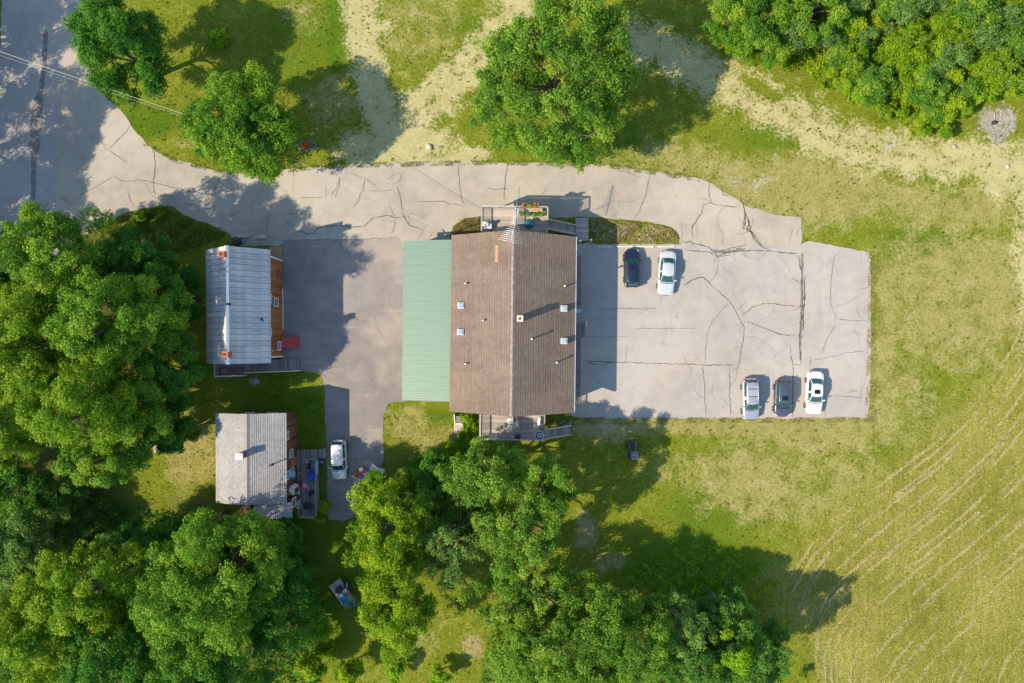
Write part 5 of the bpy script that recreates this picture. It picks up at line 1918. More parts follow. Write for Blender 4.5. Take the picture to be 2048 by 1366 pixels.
# ---------------------------------------------------------------- around the metal-roofed house
p = P(580, 685, 0.6)
o = thing('cellar_bulkhead', 'red metal cellar bulkhead against the cedar wall', 'bulkhead', (p.x, p.y, 0.03))
w, d = 1.75, 1.22
m = MB()
m.add([(-w / 2, -d / 2, 0), (w / 2, -d / 2, 0), (w / 2, d / 2, 0), (-w / 2, d / 2, 0), (-w / 2, -d / 2, 0.95), (w / 2, -d / 2, 0.22), (w / 2, d / 2, 0.22), (-w / 2, d / 2, 0.95)],
      [(0, 1, 5, 4), (1, 2, 6, 5), (2, 3, 7, 6), (3, 0, 4, 7), (4, 5, 6, 7)])
m.build('frame', 'paint_red', o)
for s in (-1, 1):
    m = MB()
    y0, y1 = (0.015, d / 2 - 0.03) if s > 0 else (-d / 2 + 0.03, -0.015)
    m.sheet([(-w / 2 + 0.04, y0, 0.965), (w / 2 - 0.02, y0, 0.262), (w / 2 - 0.02, y1, 0.262), (-w / 2 + 0.04, y1, 0.965)], 0.03)
    lf = m.build('door_leaf', 'paint_red', o)
    m = MB()
    m.box((0.1, s * 0.08, 0.60), (0.12, 0.03, 0.05))
    m.build('handle', 'dark_metal', lf)
p = P(471, 483, 0.8)
o = thing('covered_grill', 'round black covered grill at the north gable of the metal-roofed house', 'grill', (p.x, p.y, 0))
m = MB()
m.lathe([(0.40, 0.0), (0.46, 0.3), (0.50, 0.75), (0.42, 0.98), (0.22, 1.10), (0.03, 1.13)], 22)
m.build('cover', 'cloth_dark', o)
m = MB()
m.ring((0, 0, 0.25), 0.46, 0.02, 24, 5)
m.build('drawstring', 'rubber', o)
for lab, px, py, w in (('pale concrete block by the driveway, the one nearer the black grill', 486, 472, 1.15), ('pale concrete block by the driveway, the one nearer the yard', 522, 474, 1.15)):
    p = P(px, py, 0.2)
    m = MB()
    m.box((0, 0, 0.12), (w, 0.36, 0.24), 0, 0.03)
    tag(m.build('concrete_block', 'concrete', None, (p.x, p.y, 0.02), 0.05), lab, 'block')
m = MB()
p = P(566, 618)
m.box((0, 0, 0.09), (0.10, 4.4, 0.16))
tag(m.build('loose_board', 'rail_pale', None, (p.x, p.y, 0.035), 0.01), 'long pale board lying along the foot of the cedar wall', 'board')
p = P(552, 505)
m = MB()
for i in range(4):
    for j in range(5):
        m.box((-0.48 + i * 0.32, -0.5 + j * 0.25, 0.03), (0.30, 0.23, 0.06), 0, 0.008)
o = thing('door_pad', 'tan brick pad outside the north corner of the cedar wall', 'paving', (p.x, p.y, 0.03))
mm = MB()
mm.box((0, 0, 0), (0.30, 0.23, 0.06), 0, 0.008)
me = mm.mesh('paver')
for i in range(4):
    for j in range(5):
        link('paver', me, 'cardboard', o, (-0.48 + i * 0.32, -0.5 + j * 0.25, 0.03 + R_.uniform(-0.006, 0.006)))
p = P(492, 746, 1.2)
m = MB()
m.lathe([(0.14, 0.0), (0.19, 0.30), (0.20, 0.32), (0.16, 0.32), (0.15, 0.2)], 14)
tag(m.build('bucket', 'plastic_red', None, (p.x, p.y, 0.76)), 'red bucket on the landing of the plank ramp', 'bucket')
p = P(448, 742, 1.0)
o = thing('cardboard_box', 'brown cardboard box on the landing of the plank ramp', 'box', (p.x, p.y, 0.765), 0.1)
m = MB()
m.box((0, 0, 0.2), (0.38, 0.46, 0.4))
m.build('carton', 'cardboard', o)
m = MB()
m.box((-0.11, 0, 0.412), (0.17, 0.45, 0.012), 0)
m.box((0.11, 0, 0.416), (0.17, 0.45, 0.012), 0)
m.build('flap', 'cardboard', o)

# ---------------------------------------------------------------- clutter on the low deck
z4 = 0.72
p = P(624, 952, z4 + 0.2)
o = thing('wading_pool', 'round bright blue plastic tub on the low deck', 'tub', (p.x, p.y, z4))
m = MB()
m.lathe([(0.38, 0.0), (0.46, 0.22), (0.48, 0.23), (0.44, 0.2), (0.36, 0.03)], 22)
m.build('tub', 'plastic_blue', o)
m = MB()
m.ring((0, 0, 0.225), 0.47, 0.02, 24, 6)
m.build('rim', 'plastic_blue', o)
p = P(608, 973, z4 + 0.3)
o = thing('toy_stroller', 'pink cloth-covered toy stroller by the house door', 'toy', (p.x, p.y, z4), -0.5)
m = MB()
m.add([(-0.45, -0.22, 0.05), (0.0, -0.32, 0.02), (0.62, 0.0, 0.02), (0.0, 0.3, 0.02), (-0.4, 0.24, 0.05), (-0.1, 0.0, 0.42), (0.2, 0.0, 0.25)], [(0, 1, 5), (1, 2, 6), (1, 6, 5), (2, 3, 6), (3, 4, 5), (3, 5, 6), (4, 0, 5)])
m.build('cloth', 'plastic_pink', o)
m = MB()
m.ring((-0.5, 0.05, 0.25), 0.22, 0.05, 18, 6)
m.build('wheel', 'rubber', o)
p = P(624, 985, z4 + 0.4)
o = thing('camp_chair', 'navy folding camp chair turned askew on the low deck', 'chair', (p.x, p.y, z4), 0.5)
m = MB()
m.box((0, 0, 0.42), (0.5, 0.46, 0.04), 0, 0.02)
m.build('seat', 'cloth_navy', o)
m = MB()
m.box((-0.25, 0, 0.68), (0.05, 0.48, 0.5), 0, 0.02)
m.build('backrest', 'cloth_navy', o)
for x in (-0.22, 0.22):
    for y in (-0.2, 0.2):
        m = MB()
        m.tube([(x * 1.1, y * 1.1, 0), (x, y, 0.42)], 0.014, 6)
        m.build('leg', 'steel', o)
p = P(617, 930, z4 + 0.5)
o = thing('exercise_bike', 'small exercise bike with white handles on the low deck', 'exercise bike', (p.x, p.y, z4), 1.57)
m = MB()
m.bar((-0.45, 0, 0.05), (0.5, 0, 0.05), 0.08, 0.08)
m.bar((-0.45, -0.22, 0.04), (-0.45, 0.22, 0.04), 0.07, 0.07)
m.bar((0.5, -0.22, 0.04), (0.5, 0.22, 0.04), 0.07, 0.07)
m.build('frame', 'dark_metal', o)
m = MB()
m.ring((0.2, 0, 0.35), 0.24, 0.06, 20, 6, 'Y')
m.build('flywheel', 'black_plastic', o)
m = MB()
m.tube([(0.2, 0, 0.4), (0.32, 0, 1.0), (0.32, -0.22, 1.05)], 0.02, 6)
m.tube([(0.32, 0, 1.0), (0.32, 0.22, 1.05)], 0.02, 6)
m.build('handlebar', 'lamp_white', o)
m = MB()
m.box((-0.25, 0, 0.75), (0.3, 0.22, 0.08), 0, 0.03)
m.tube([(-0.2, 0, 0.05), (-0.25, 0, 0.74)], 0.025, 6)
m.build('saddle', 'black_plastic', o)
for lab, px, py, mat, r in (('red toy bucket in the gate corner of the low deck', 621, 923, 'plastic_red', 0.13), ('white toy bucket in the gate corner of the low deck', 614, 922, 'lamp_white', 0.13), ('pale blue bucket by the gate rail of the low deck', 628, 929, 'plastic_cyan', 0.12), ('yellow watering can against the house wall on the low deck', 599, 946, 'plastic_yellow', 0.12)):
    p = P(px, py, z4 + 0.2)
    o = thing('toy_bucket', lab, 'bucket', (p.x, p.y, z4))
    m = MB()
    m.lathe([(r * 0.8, 0.0), (r, r * 1.8), (r * 1.06, r * 1.85), (r * 0.9, r * 1.8), (r * 0.75, 0.04)], 14)
    m.build('pail', mat, o)
    m = MB()
    m.tube([(-r, 0, r * 1.8), (-r * 0.7, 0, r * 2.5), (r * 0.7, 0, r * 2.5), (r, 0, r * 1.8)], 0.008, 5)
    m.build('handle', 'steel', o)
p = P(643, 925, 0.3)
m = MB()
m.lathe([(0.02, -0.22), (0.13, -0.18), (0.21, -0.07), (0.21, 0.07), (0.13, 0.18), (0.02, 0.22)], 16)
tag(m.build('play_ball', 'plastic_purple', None, (p.x, p.y, 0.23)), 'purple ball on the grass outside the low deck gate', 'ball')
p = P(596, 986, z4 + 0.3)
o = thing('mail_crate', 'pale blue crate with a red cloth by the house door', 'crate', (p.x, p.y, z4))
m = MB()
m.box((0, 0, 0.2), (0.34, 0.42, 0.4), 0, 0.02)
m.build('crate', 'plastic_cyan', o)
m = MB()
m.box((0.2, 0.35, 0.15), (0.34, 0.22, 0.26), 0.5, 0.06)
m.build('cloth', 'plastic_red', o)
p = P(624, 1016, z4 + 0.3)
o = thing('old_tyre', 'old tyre lying at the south end of the low deck', 'tyre', (p.x, p.y, z4))
m = MB()
m.ring((0, 0, 0.09), 0.20, 0.085, 22, 8)
m.build('tread', 'rubber', o)
m = MB()
m.ring((0, 0, 0.16), 0.17, 0.02, 20, 6)
m.build('bead', 'concrete', o)
p = P(614, 1012, z4 + 0.1)
o = thing('floor_mat', 'dark rubber mat at the south end of the low deck', 'mat', (p.x, p.y, z4 + 0.004), 0.05)
m = MB()
m.box((0, 0, 0.008), (0.85, 0.75, 0.016), 0, 0.004)
m.build('pad', 'cloth_dark', o)

# ---------------------------------------------------------------- toy heap at the end of the yard
p = P(757, 943, 0.4)
o = thing('toy_playhouse', 'blue and cream triangular toy playhouse in the toy heap', 'playhouse', (p.x - 0.2, p.y + 0.1, 0.03), -0.45)
m = MB()
m.sheet([(-0.75, -0.15, 0.0), (0.0, -0.15, 0.95), (0.0, 0.45, 0.95), (-0.75, 0.45, 0.0)][::-1], 0.04)
m.sheet([(0.75, -0.15, 0.0), (0.75, 0.45, 0.0), (0.0, 0.45, 0.95), (0.0, -0.15, 0.95)], 0.04)
m.build('roof_panel', 'lamp_white', o)
m = MB()
m.add([(-0.72, -0.95, 0.1), (0.72, -0.95, 0.1), (0.0, -0.17, 0.93), (-0.74, -0.17, 0.0), (0.74, -0.17, 0.0)], [(0, 1, 2), (0, 2, 3), (1, 4, 2)])
m.add([(-0.80, -0.95, 0.02), (0.80, -0.95, 0.02), (0.66, -0.5, 0.40), (-0.66, -0.5, 0.40)], [(0, 1, 2, 3)])
m.add([(-0.80, -0.95, 0.02), (-0.66, -0.5, 0.40), (-0.66, -0.5, 0.0)], [(0, 1, 2)])
m.add([(0.80, -0.95, 0.02), (0.66, -0.5, 0.0), (0.66, -0.5, 0.40)], [(0, 1, 2)])
m.build('front_panel', 'plastic_sky', o)
p = P(731, 947, 0.4)
o = thing('toy_slide', 'pink plastic toddler slide in the toy heap', 'slide', (p.x, p.y, 0.03), -0.35)
m = MB()
m.loft([[(x, -0.24, z + 0.1), (x, -0.24, z), (x, 0.24, z), (x, 0.24, z + 0.1), (x, 0.20, z + 0.1), (x, 0.20, z + 0.03), (x, -0.20, z + 0.03), (x, -0.20, z + 0.1)] for x, z in ((-0.75, 0.05), (-0.3, 0.12), (0.3, 0.48), (0.6, 0.55))], True, True, False)
m.build('chute', 'plastic_pink', o)
m = MB()
m.sheet([(0.6, -0.24, 0.55), (0.95, -0.24, 0.0), (0.95, 0.24, 0.0), (0.6, 0.24, 0.55)], 0.06)
m.build('ladder', 'plastic_red', o)
p = P(722, 940, 0.3)
o = thing('toy_wagon', 'orange toy wagon holding a white box in the toy heap', 'toy wagon', (p.x, p.y, 0.03), 0.3)
m = MB()
for x, y, w, d in ((0, -0.3, 0.95, 0.05), (0, 0.3, 0.95, 0.05), (-0.45, 0, 0.05, 0.55), (0.45, 0, 0.05, 0.55)):
    m.box((x, y, 0.36), (w, d, 0.26))
m.box((0, 0, 0.25), (0.9, 0.56, 0.05))
m.build('tray', 'plastic_orange', o)
for x in (-0.3, 0.3):
    for y in (-0.32, 0.32):
        m = MB()
        m.ring((x, y, 0.15), 0.11, 0.045, 16, 6, 'Y')
        m.build('wheel', 'rubber', o)
m = MB()
m.tube([(-0.48, 0, 0.3), (-0.95, 0, 0.55)], 0.018, 6)
m.build('handle', 'dark_metal', o)
p = P(722, 939, 0.6)
m = MB()
m.box((0, 0, 0.16), (0.42, 0.36, 0.3), 0.4, 0.03)
tag(m.build('toy_box', 'lamp_white', None, (p.x, p.y, 0.31)), 'white toy box sitting in the orange wagon', 'box')
p = P(715, 949, 0.2)
o = thing('ride_on_toy', 'red ride-on toy at the left of the toy heap', 'toy', (p.x, p.y, 0.03), 0.6)
m = MB()
m.box((0, 0, 0.2), (0.5, 0.26, 0.2), 0, 0.06)
m.box((-0.16, 0, 0.36), (0.14, 0.22, 0.16), 0, 0.04)
m.build('body', 'plastic_red', o)
for x in (-0.17, 0.17):
    for y in (-0.14, 0.14):
        m = MB()
        m.ring((x, y, 0.1), 0.07, 0.03, 14, 6, 'Y')
        m.build('wheel', 'black_plastic', o)
p = P(727, 957, 0.1)
o = thing('toy_tray', 'small blue toy tray at the front of the toy heap', 'toy', (p.x, p.y, 0.03), 0.4)
m = MB()
m.lathe([(0.24, 0.0), (0.33, 0.16), (0.35, 0.17), (0.30, 0.15), (0.22, 0.03)], 14)
m.build('tray', 'plastic_blue', o)
p = P(724, 992, 0.2)
o = thing('paddling_pool', 'light blue paddling pool half hidden under the yellow green tree', 'paddling pool', (p.x, p.y, 0.03))
m = MB()
m.lathe([(1.0, 0.0), (1.12, 0.25), (1.15, 0.27), (1.05, 0.25), (0.95, 0.04)], 28)
m.build('basin', 'plastic_cyan', o)
m = MB()
m.lathe([(0.99, 0.10), (0.99, 0.11)], 28)
m.build('water', 'skylight_glass', o)

# ---------------------------------------------------------------- trailer with its load
p = P(683, 1184, 0.5)
o = thing('utility_trailer', 'flat wooden utility trailer parked on the shaded grass', 'trailer', (p.x, p.y, 0), 0.62 + math.pi / 2)
planks(o, -1.3, 1.3, -0.75, 0.75, 0.55, 'x', 0.2, 0.012, 'rail_grey')
m = MB()
for y in (-0.72, 0.72):
    m.bar((-1.3, y, 0.46), (1.3, y, 0.46), 0.06, 0.1)
for x in (-1.27, 0, 1.27):
    m.bar((x, -0.7, 0.46), (x, 0.7, 0.46), 0.05, 0.08)
m.bar((-1.3, 0, 0.42), (-2.2, 0, 0.40), 0.08, 0.08)
m.build('chassis', 'dark_metal', o)
for s in (-1, 1):
    m = MB()
    m.ring((0.1, s * 0.88, 0.29), 0.21, 0.085, 20, 8, 'Y')
    w = m.build('wheel', 'rubber', o)
    m = MB()
    m.ring((0.1, s * 0.88, 0.29), 0.09, 0.05, 14, 6, 'Y')
    m.build('rim', 'steel', w)
p = P(696, 1199, 0.7)
bicycle('blue bicycle lying at the lower end of the trailer load', (p.x, p.y - 0.1, 0.66), 0.7, True, 'plastic_sky')
p = P(689, 1199, 0.8)
o = thing('blue_tub', 'blue plastic tub tipped on the trailer', 'tub', (p.x, p.y, 0.57), 0.6)
m = MB()
for x, y, w, d in ((0, -0.3, 0.8, 0.04), (0, 0.3, 0.8, 0.04), (-0.38, 0, 0.04, 0.56), (0.38, 0, 0.04, 0.56)):
    m.box((x, y, 0.2), (w, d, 0.36))
m.build('wall', 'plastic_sky', o)
m = MB()
m.box((0, 0, 0.02), (0.76, 0.56, 0.04))
m.build('base', 'plastic_sky', o)
for lab, px, py, mat, d in (('white box on top of the trailer load', 689, 1182, 'lamp_white', (0.42, 0.36, 0.3)), ('grey metal crate on the trailer load', 682, 1191, 'steel', (0.6, 0.45, 0.3)), ('dark sack in the middle of the trailer load', 678, 1180, 'cloth_dark', (0.8, 0.6, 0.35)), ('red and black bag at the right of the trailer load', 701, 1189, 'plastic_red', (0.35, 0.25, 0.25)), ('dark bundle with pale straps at the top of the trailer load', 694, 1170, 'cloth_navy', (0.7, 0.45, 0.35))):
    p = P(px, py, 0.8)
    b_ = thing('trailer_load', lab, 'load', (p.x, p.y, 0.56), R_.uniform(0, 1.2))
    m = MB()
    m.box((0, 0, d[2] / 2), d, 0, 0.08)
    m.build('body', mat, b_)
    m = MB()
    m.box((0, 0, d[2] / 2), (0.05, d[1] + 0.02, d[2] + 0.02), 0, 0.01)
    m.build('strap', 'lamp_white' if 'pale' in lab or 'grey' in lab else 'dark_metal', b_)

# ---------------------------------------------------------------- quad bike on the south lawn
p = P(1266, 900, 0.5)
o = thing('quad_bike', 'dark blue quad bike parked on the shaded lawn below the lot', 'quad bike', (p.x, p.y, 0), math.radians(-79))
for x in (-0.62, 0.62):
    for s in (-1, 1):
        m = MB()
        M = Matrix.Translation((x, s * 0.45, 0.28)) @ Matrix.Rotation(math.pi / 2, 4, 'X')
        m.lathe([(0.13, -0.13), (0.25, -0.12), (0.28, -0.06), (0.28, 0.06), (0.25, 0.12), (0.13, 0.13)], 18, M=M)
        w = m.build('wheel', 'rubber', o)
        m = MB()
        m.lathe([(0.02, -0.10), (0.13, -0.09), (0.13, 0.09), (0.02, 0.10)], 12, M=M)
        m.build('rim', 'steel', w)
for x0, x1, zt, nm in ((-0.98, -0.22, 0.72, 'rear_fender'), (0.22, 0.96, 0.68, 'front_fender')):
    m = MB()
    m.loft([[(x, -0.55, z - 0.16), (x, -0.50, z), (x, 0.50, z), (x, 0.55, z - 0.16), (x, 0.48, z - 0.05), (x, -0.48, z - 0.05)] for x, z in ((x0, zt - 0.12), (x0 + 0.15, zt), (x1 - 0.15, zt), (x1, zt - 0.12))], True, True, True)
    m.build(nm, 'paint_navy', o)
m = MB()
m.box((0.0, 0, 0.5), (0.9, 0.62, 0.30), 0, 0.10)
m.build('tank', 'paint_slate', o)
m = MB()
m.box((-0.32, 0, 0.80), (0.75, 0.36, 0.16), 0, 0.07)
m.build('seat', 'black_plastic', o)
for nm, x in (('rear_rack', -0.75), ('front_rack', 0.72)):
    m = MB()
    for k in range(5):
        m.tube([(x - 0.22, -0.3 + k * 0.15, 0.82), (x + 0.22, -0.3 + k * 0.15, 0.82)], 0.014, 6)
    for s in (-0.2, 0.2):
        m.tube([(x + s, -0.34, 0.81), (x + s, 0.34, 0.81)], 0.016, 6)
    m.build(nm, 'lamp_white' if x > 0 else 'dark_metal', o)
m = MB()
m.tube([(0.24, -0.38, 1.02), (0.32, -0.2, 1.05), (0.36, 0, 0.98), (0.32, 0.2, 1.05), (0.24, 0.38, 1.02)], 0.018, 6)
m.tube([(0.36, 0, 0.98), (0.42, 0, 0.6)], 0.022, 6)
m.build('handlebar', 'lamp_white', o)
p = P(1259, 863, 0.05)
m = MB()
m.add([(-0.16, 0.06, 0.02), (0.02, -0.06, 0.03), (0.20, -0.02, 0.02), (0.05, 0.06, 0.07), (-0.16, 0.05, 0.005), (0.02, -0.07, 0.005), (0.21, -0.03, 0.005)], [(0, 1, 3), (1, 2, 3), (0, 4, 5, 1), (1, 5, 6, 2)])
tag(m.build('litter', 'lamp_white', None, (p.x, p.y, 0.02)), 'crumpled white scrap on the grass above the quad bike', 'litter')

# ---------------------------------------------------------------- lawn pieces
p = P(321, 889, 0.6)
o = thing('picnic_table', 'weathered grey picnic table beneath the western maples', 'picnic table', (p.x, p.y, 0), math.pi / 2 + 0.04)
for k in range(5):
    m = MB()
    m.box((0, -0.32 + k * 0.16, 0.75), (1.7, 0.145, 0.04))
    m.build('table_board', 'rail_grey', o)
for s in (-1, 1):
    m = MB()
    m.box((0, s * 0.68, 0.45), (1.7, 0.25, 0.04))
    m.build('bench_board', 'rail_grey', o)
for x in (-0.6, 0.6):
    m = MB()
    m.bar((x, -0.68, 0.40), (x, 0.68, 0.40), 0.05, 0.1)
    for s in (-1, 1):
        m.bar((x, s * 0.62, 0.0), (x, s * 0.25, 0.72), 0.05, 0.1)
    m.build('trestle', 'rail_grey', o)
p = P(614, 291, 0.15)
o = thing('flower_ring', 'oval stone ring with red flowers under the bright maple', 'planter', (p.x, p.y, 0))
for k in range(16):
    a = k * 2 * math.pi / 16
    m = MB()
    m.box((0, 0, 0.10), (0.34, 0.20, 0.20), 0, 0.07)
    m.build('stone', 'concrete_dark', o, (0.95 * math.cos(a), 0.42 * math.sin(a), R_.uniform(-0.04, 0.02)), a + math.pi / 2 + R_.uniform(-0.2, 0.2))
m = MB()
m.lathe([(0.9, 0.0), (0.85, 0.12), (0.3, 0.18)], 18)
so = m.build('soil', 'soil', o)
so.scale = (1.0, 0.42, 1.0)
rng = np.random.default_rng(5)
C = np.stack([rng.uniform(-0.6, 0.2, 9), rng.uniform(-0.2, 0.12, 9), rng.uniform(0.2, 0.32, 9)], 1)
Vx, T = puff_leaves(rng, C, np.full(9, 0.13), 34, 0.05)
link('foliage', fast_mesh('foliage', Vx, 3, T), 'leaf_maple_deep', o)
Vx, T = puff_leaves(rng, C + np.array([0.1, -0.03, 0.12]), np.full(9, 0.11), 26, 0.05, 0.8)
link('blossoms', fast_mesh('blossoms', Vx, 3, T), 'petal_orange', o)


def boulder(label, px, py, r, mat, seed, flat=0.6):
    rng = np.random.default_rng(seed)
    p = P(px, py)
    m = MB()
    n, k = 10, 6
    prof = []
    for i in range(k):
        a = math.pi * (i + 0.5) / k - math.pi / 2
        prof.append((max(0.05, math.cos(a)) * r, math.sin(a) * r * flat + r * flat * 0.6))
    m.lathe(prof, n)
    m.v = [Vector((v.x * (1 + 0.22 * math.sin(3 * v.y / r + seed)) + rng.uniform(-.06, .06) * r, v.y * 0.8 + rng.uniform(-.06, .06) * r, v.z + rng.uniform(-.05, .05) * r)) for v in m.v]
    return tag(m.build('rock', mat, None, (p.x, p.y, -0.02), rng.uniform(0, 3)), label, 'rock')


boulder('pale rock at the edge of the gravel beside the driveway', 859, 294, 0.36, 'concrete', 1)
boulder('dark stone lying on the dirt track', 1908, 293, 0.22, 'stone', 2)
boulder('white stone on the dry grass at the right edge', 2014, 333, 0.24, 'concrete', 3)
boulder('small white stone on the dry meadow', 1996, 389, 0.15, 'concrete', 4)
boulder('charred stump in the grey ash patch', 1987, 246, 0.30, 'dark_metal', 5, 0.9)
boulder('pale stone on the yard edge beside the lawn', 765, 905, 0.26, 'concrete_pale', 6)
boulder('small grey stone pile on the lawn below the plank ramp', 514, 762, 0.36, 'stone', 7, 0.35)
o = thing('fallen_branches', 'grey fallen branches heaped on the ash patch', 'branches', P(1990, 240))
for k in range(9):
    a = R_.uniform(0, 3.14)
    l = R_.uniform(0.5, 1.1)
    x, y = R_.uniform(-1.2, 1.2), R_.uniform(-1.0, 1.0)
    m = MB()
    m.tube([(x - l * math.cos(a), y - l * math.sin(a), 0.04), (x, y, 0.12), (x + l * math.cos(a), y + l * math.sin(a), 0.05)], [0.03, 0.045, 0.02], 6)
    m.build('branch', 'ash_grey', o)
o = thing('dead_branch', 'bare forked dead branch on the grass below the biggest maple', 'branch', P(603, 1320))
m = MB()
m.tube([(0, -0.7, 0.05), (0.08, 0.0, 0.15), (-0.1, 1.0, 0.3), (0.0, 1.9, 0.5)], [0.05, 0.045, 0.035, 0.012], 6)
m.build('stem', 'bark_pale', o)
m = MB()
m.tube([(0.08, 0.0, 0.15), (-0.6, 0.7, 0.4), (-0.9, 1.2, 0.5)], [0.03, 0.02, 0.008], 6)
m.build('fork', 'bark_pale', o)


# ---------------------------------------------------------------- trees and shrubs
TRIS = [0]
KIND = {   # lobe density, lobe radius factor, florets per lobe, floret radius, leaves per floret, leaf size, shell, leaf elongation
    'maple': (2.1, 0.150, 12, 0.54, 68, 0.100, 0.38, 1.05),
    'ash': (2.35, 0.130, 11, 0.54, 58, 0.096, 0.20, 1.15),
    'airy': (2.60, 0.110, 8, 0.58, 50, 0.104, 0.12, 1.3),
    'wisp': (1.70, 0.13, 6, 0.52, 34, 0.090, 0.10, 1.3),
    'shrub': (1.3, 0.20, 10, 0.30, 36, 0.090, 0.45, 1.0),
}


def crown_lobes(rng, rx, ry, zc, top, bot, dens, lrf):
    a = rng.uniform(0, 6.28, 4)
    R = math.sqrt(rx * ry)
    n = int(dens * rx * ry * (1.15 if rx > 3 else 1.4)) + 7
    th = rng.uniform(0, 2 * math.pi, n)
    zz = rng.uniform(-0.5, 1.0, n)
    rr = np.sqrt(np.maximum(0, 1 - zz ** 2))
    lob = 1 + 0.12 * np.cos(2 * th + a[0]) + 0.10 * np.cos(3 * th + a[1]) + 0.08 * np.cos(5 * th + a[2]) + rng.normal(size=n) * 0.05
    rho = np.where(rng.random(n) < 0.80, rng.uniform(0.80, 1.0, n), rng.uniform(0.30, 0.75, n))
    lr = (lrf * R + 0.28) * rng.uniform(0.75, 1.25, n)
    sx = np.maximum(rx - lr * 0.55, rx * 0.35)
    sy = np.maximum(ry - lr * 0.55, ry * 0.35)
    x = rr * rho * lob * np.cos(th) * sx
    y = rr * rho * lob * np.sin(th) * sy
    z = zc + zz * rho * np.where(zz > 0, np.maximum(top - lr * 0.7, top * 0.5), bot)
    return np.stack([x, y, z], 1), lr


def make_crown(seed, rx, ry, h, kind, zc=0.62, dens=1.0, leafscale=1.0):
    rng = np.random.default_rng(seed)
    d, lrf, nf, fr, nl, ls, shell, lng = KIND[kind]
    zcm = zc * h
    L, lr = crown_lobes(rng, rx, ry, zcm, h - zcm, zcm * 0.85, d * dens, lrf)
    k = len(L)
    idx = np.repeat(np.arange(k), nf)
    dd = unit(rng.normal(size=(k * nf, 3)) + np.array([0, 0, 0.45]))
    F = L[idx] + dd * (lr[idx] * rng.uniform(0.45, 0.95, k * nf))[:, None]
    fR = fr * rng.uniform(0.7, 1.25, k * nf) * (0.55 + 0.45 * min(1, lr.mean() / 1.2))
    lt = np.clip(0.55 + rng.normal(size=k) * 0.16, 0.1, 0.9)[idx] + rng.normal(size=k * nf) * 0.05
    Vx, T = puff_leaves(rng, F, fR, nl, ls * leafscale, 0.45, shell, 0.85, 0.6, lt, lng)
    return Vx, T, L, lr


def make_trunk(seed, L, lr, h, zc, nlimb, r0, twigs=0, lean=0.3):
    rng = np.random.default_rng(seed + 5)
    m = MB()
    top = Vector((rng.uniform(-lean, lean), rng.uniform(-lean, lean), h * (zc + 0.12)))
    mid = top * 0.5 + Vector((rng.uniform(-lean, lean), rng.uniform(-lean, lean), 0))
    m.tube([(0, 0, -0.1), (0, 0, 0.25), mid * 0.5, mid, top], [r0 * 1.5, r0, r0 * 0.85, r0 * 0.7, r0 * 0.3], 8)
    order = rng.permutation(len(L))[:nlimb]
    for i in order:
        e = Vector(L[i])
        s = Vector((0, 0, 0)).lerp(top, min(0.95, max(0.35, e.z / h * 0.75)))
        s = Vector((mid.x * 0.6, mid.y * 0.6, s.z))
        b = s.lerp(e, 0.5) + Vector((rng.uniform(-.3, .3), rng.uniform(-.3, .3), 0.35))
        rr = r0 * 0.42
        m.tube([s, b, e], [rr, rr * 0.6, rr * 0.2], 5, False)
        for _ in range(twigs):
            q = e + Vector(rng.normal(size=3)) * lr[i] * 0.9
            q.z = max(q.z, e.z) + lr[i] * rng.uniform(0.1, 0.7)
            m.tube([b.lerp(e, 0.7), e.lerp(q, 0.5), q], [rr * 0.28, rr * 0.2, rr * 0.08], 4, False)
    return m


def tree(name, label, px, py, rx, ry, h, kind, leaf, zc=0.62, group=None, cat='tree', dens=1.0, bark='bark_grey', limbs=9, twigs=0, ground=False, seed=None, trunk_r=None, leafscale=1.0):
    seed = seed if seed is not None else int(px * 13 + py * 7 + 5000)
    b = P(px, py) if ground else P(px, py, zc * h)
    s = 1 / PXM if ground else (CAM_H - zc * h) / FPX
    Vx, T, L, lr = make_crown(seed, rx * s, ry * s, h, kind, zc, dens, leafscale)
    TRIS[0] += len(T)
    o = thing(name, label, cat, (b.x, b.y, 0), 0, group)
    make_trunk(seed, L, lr, h, zc, limbs, trunk_r or (0.10 + 0.017 * h), twigs).build('trunk', bark, o)
    link('crown', fast_mesh('crown', Vx, 3, T), leaf, o)
    return o


tree('maple_tree', 'dark green maple at the road corner, nearest the top left', 242, 98, 90, 106, 12.5, 'maple', 'leaf_maple_deep', dens=1.35)
tree('maple_tree', 'bright green round maple crossed by the overhead wire beside the driveway', 485, 248, 114, 110, 12, 'maple', 'leaf_maple_bright', dens=1.3)
tree('ash_tree', 'large loose-leaved tree with pale branches overhanging the driveway', 1115, 158, 172, 172, 14.5, 'airy', 'leaf_ash', zc=0.58, dens=1.08, limbs=36, twigs=2, trunk_r=0.32, leafscale=1.12)
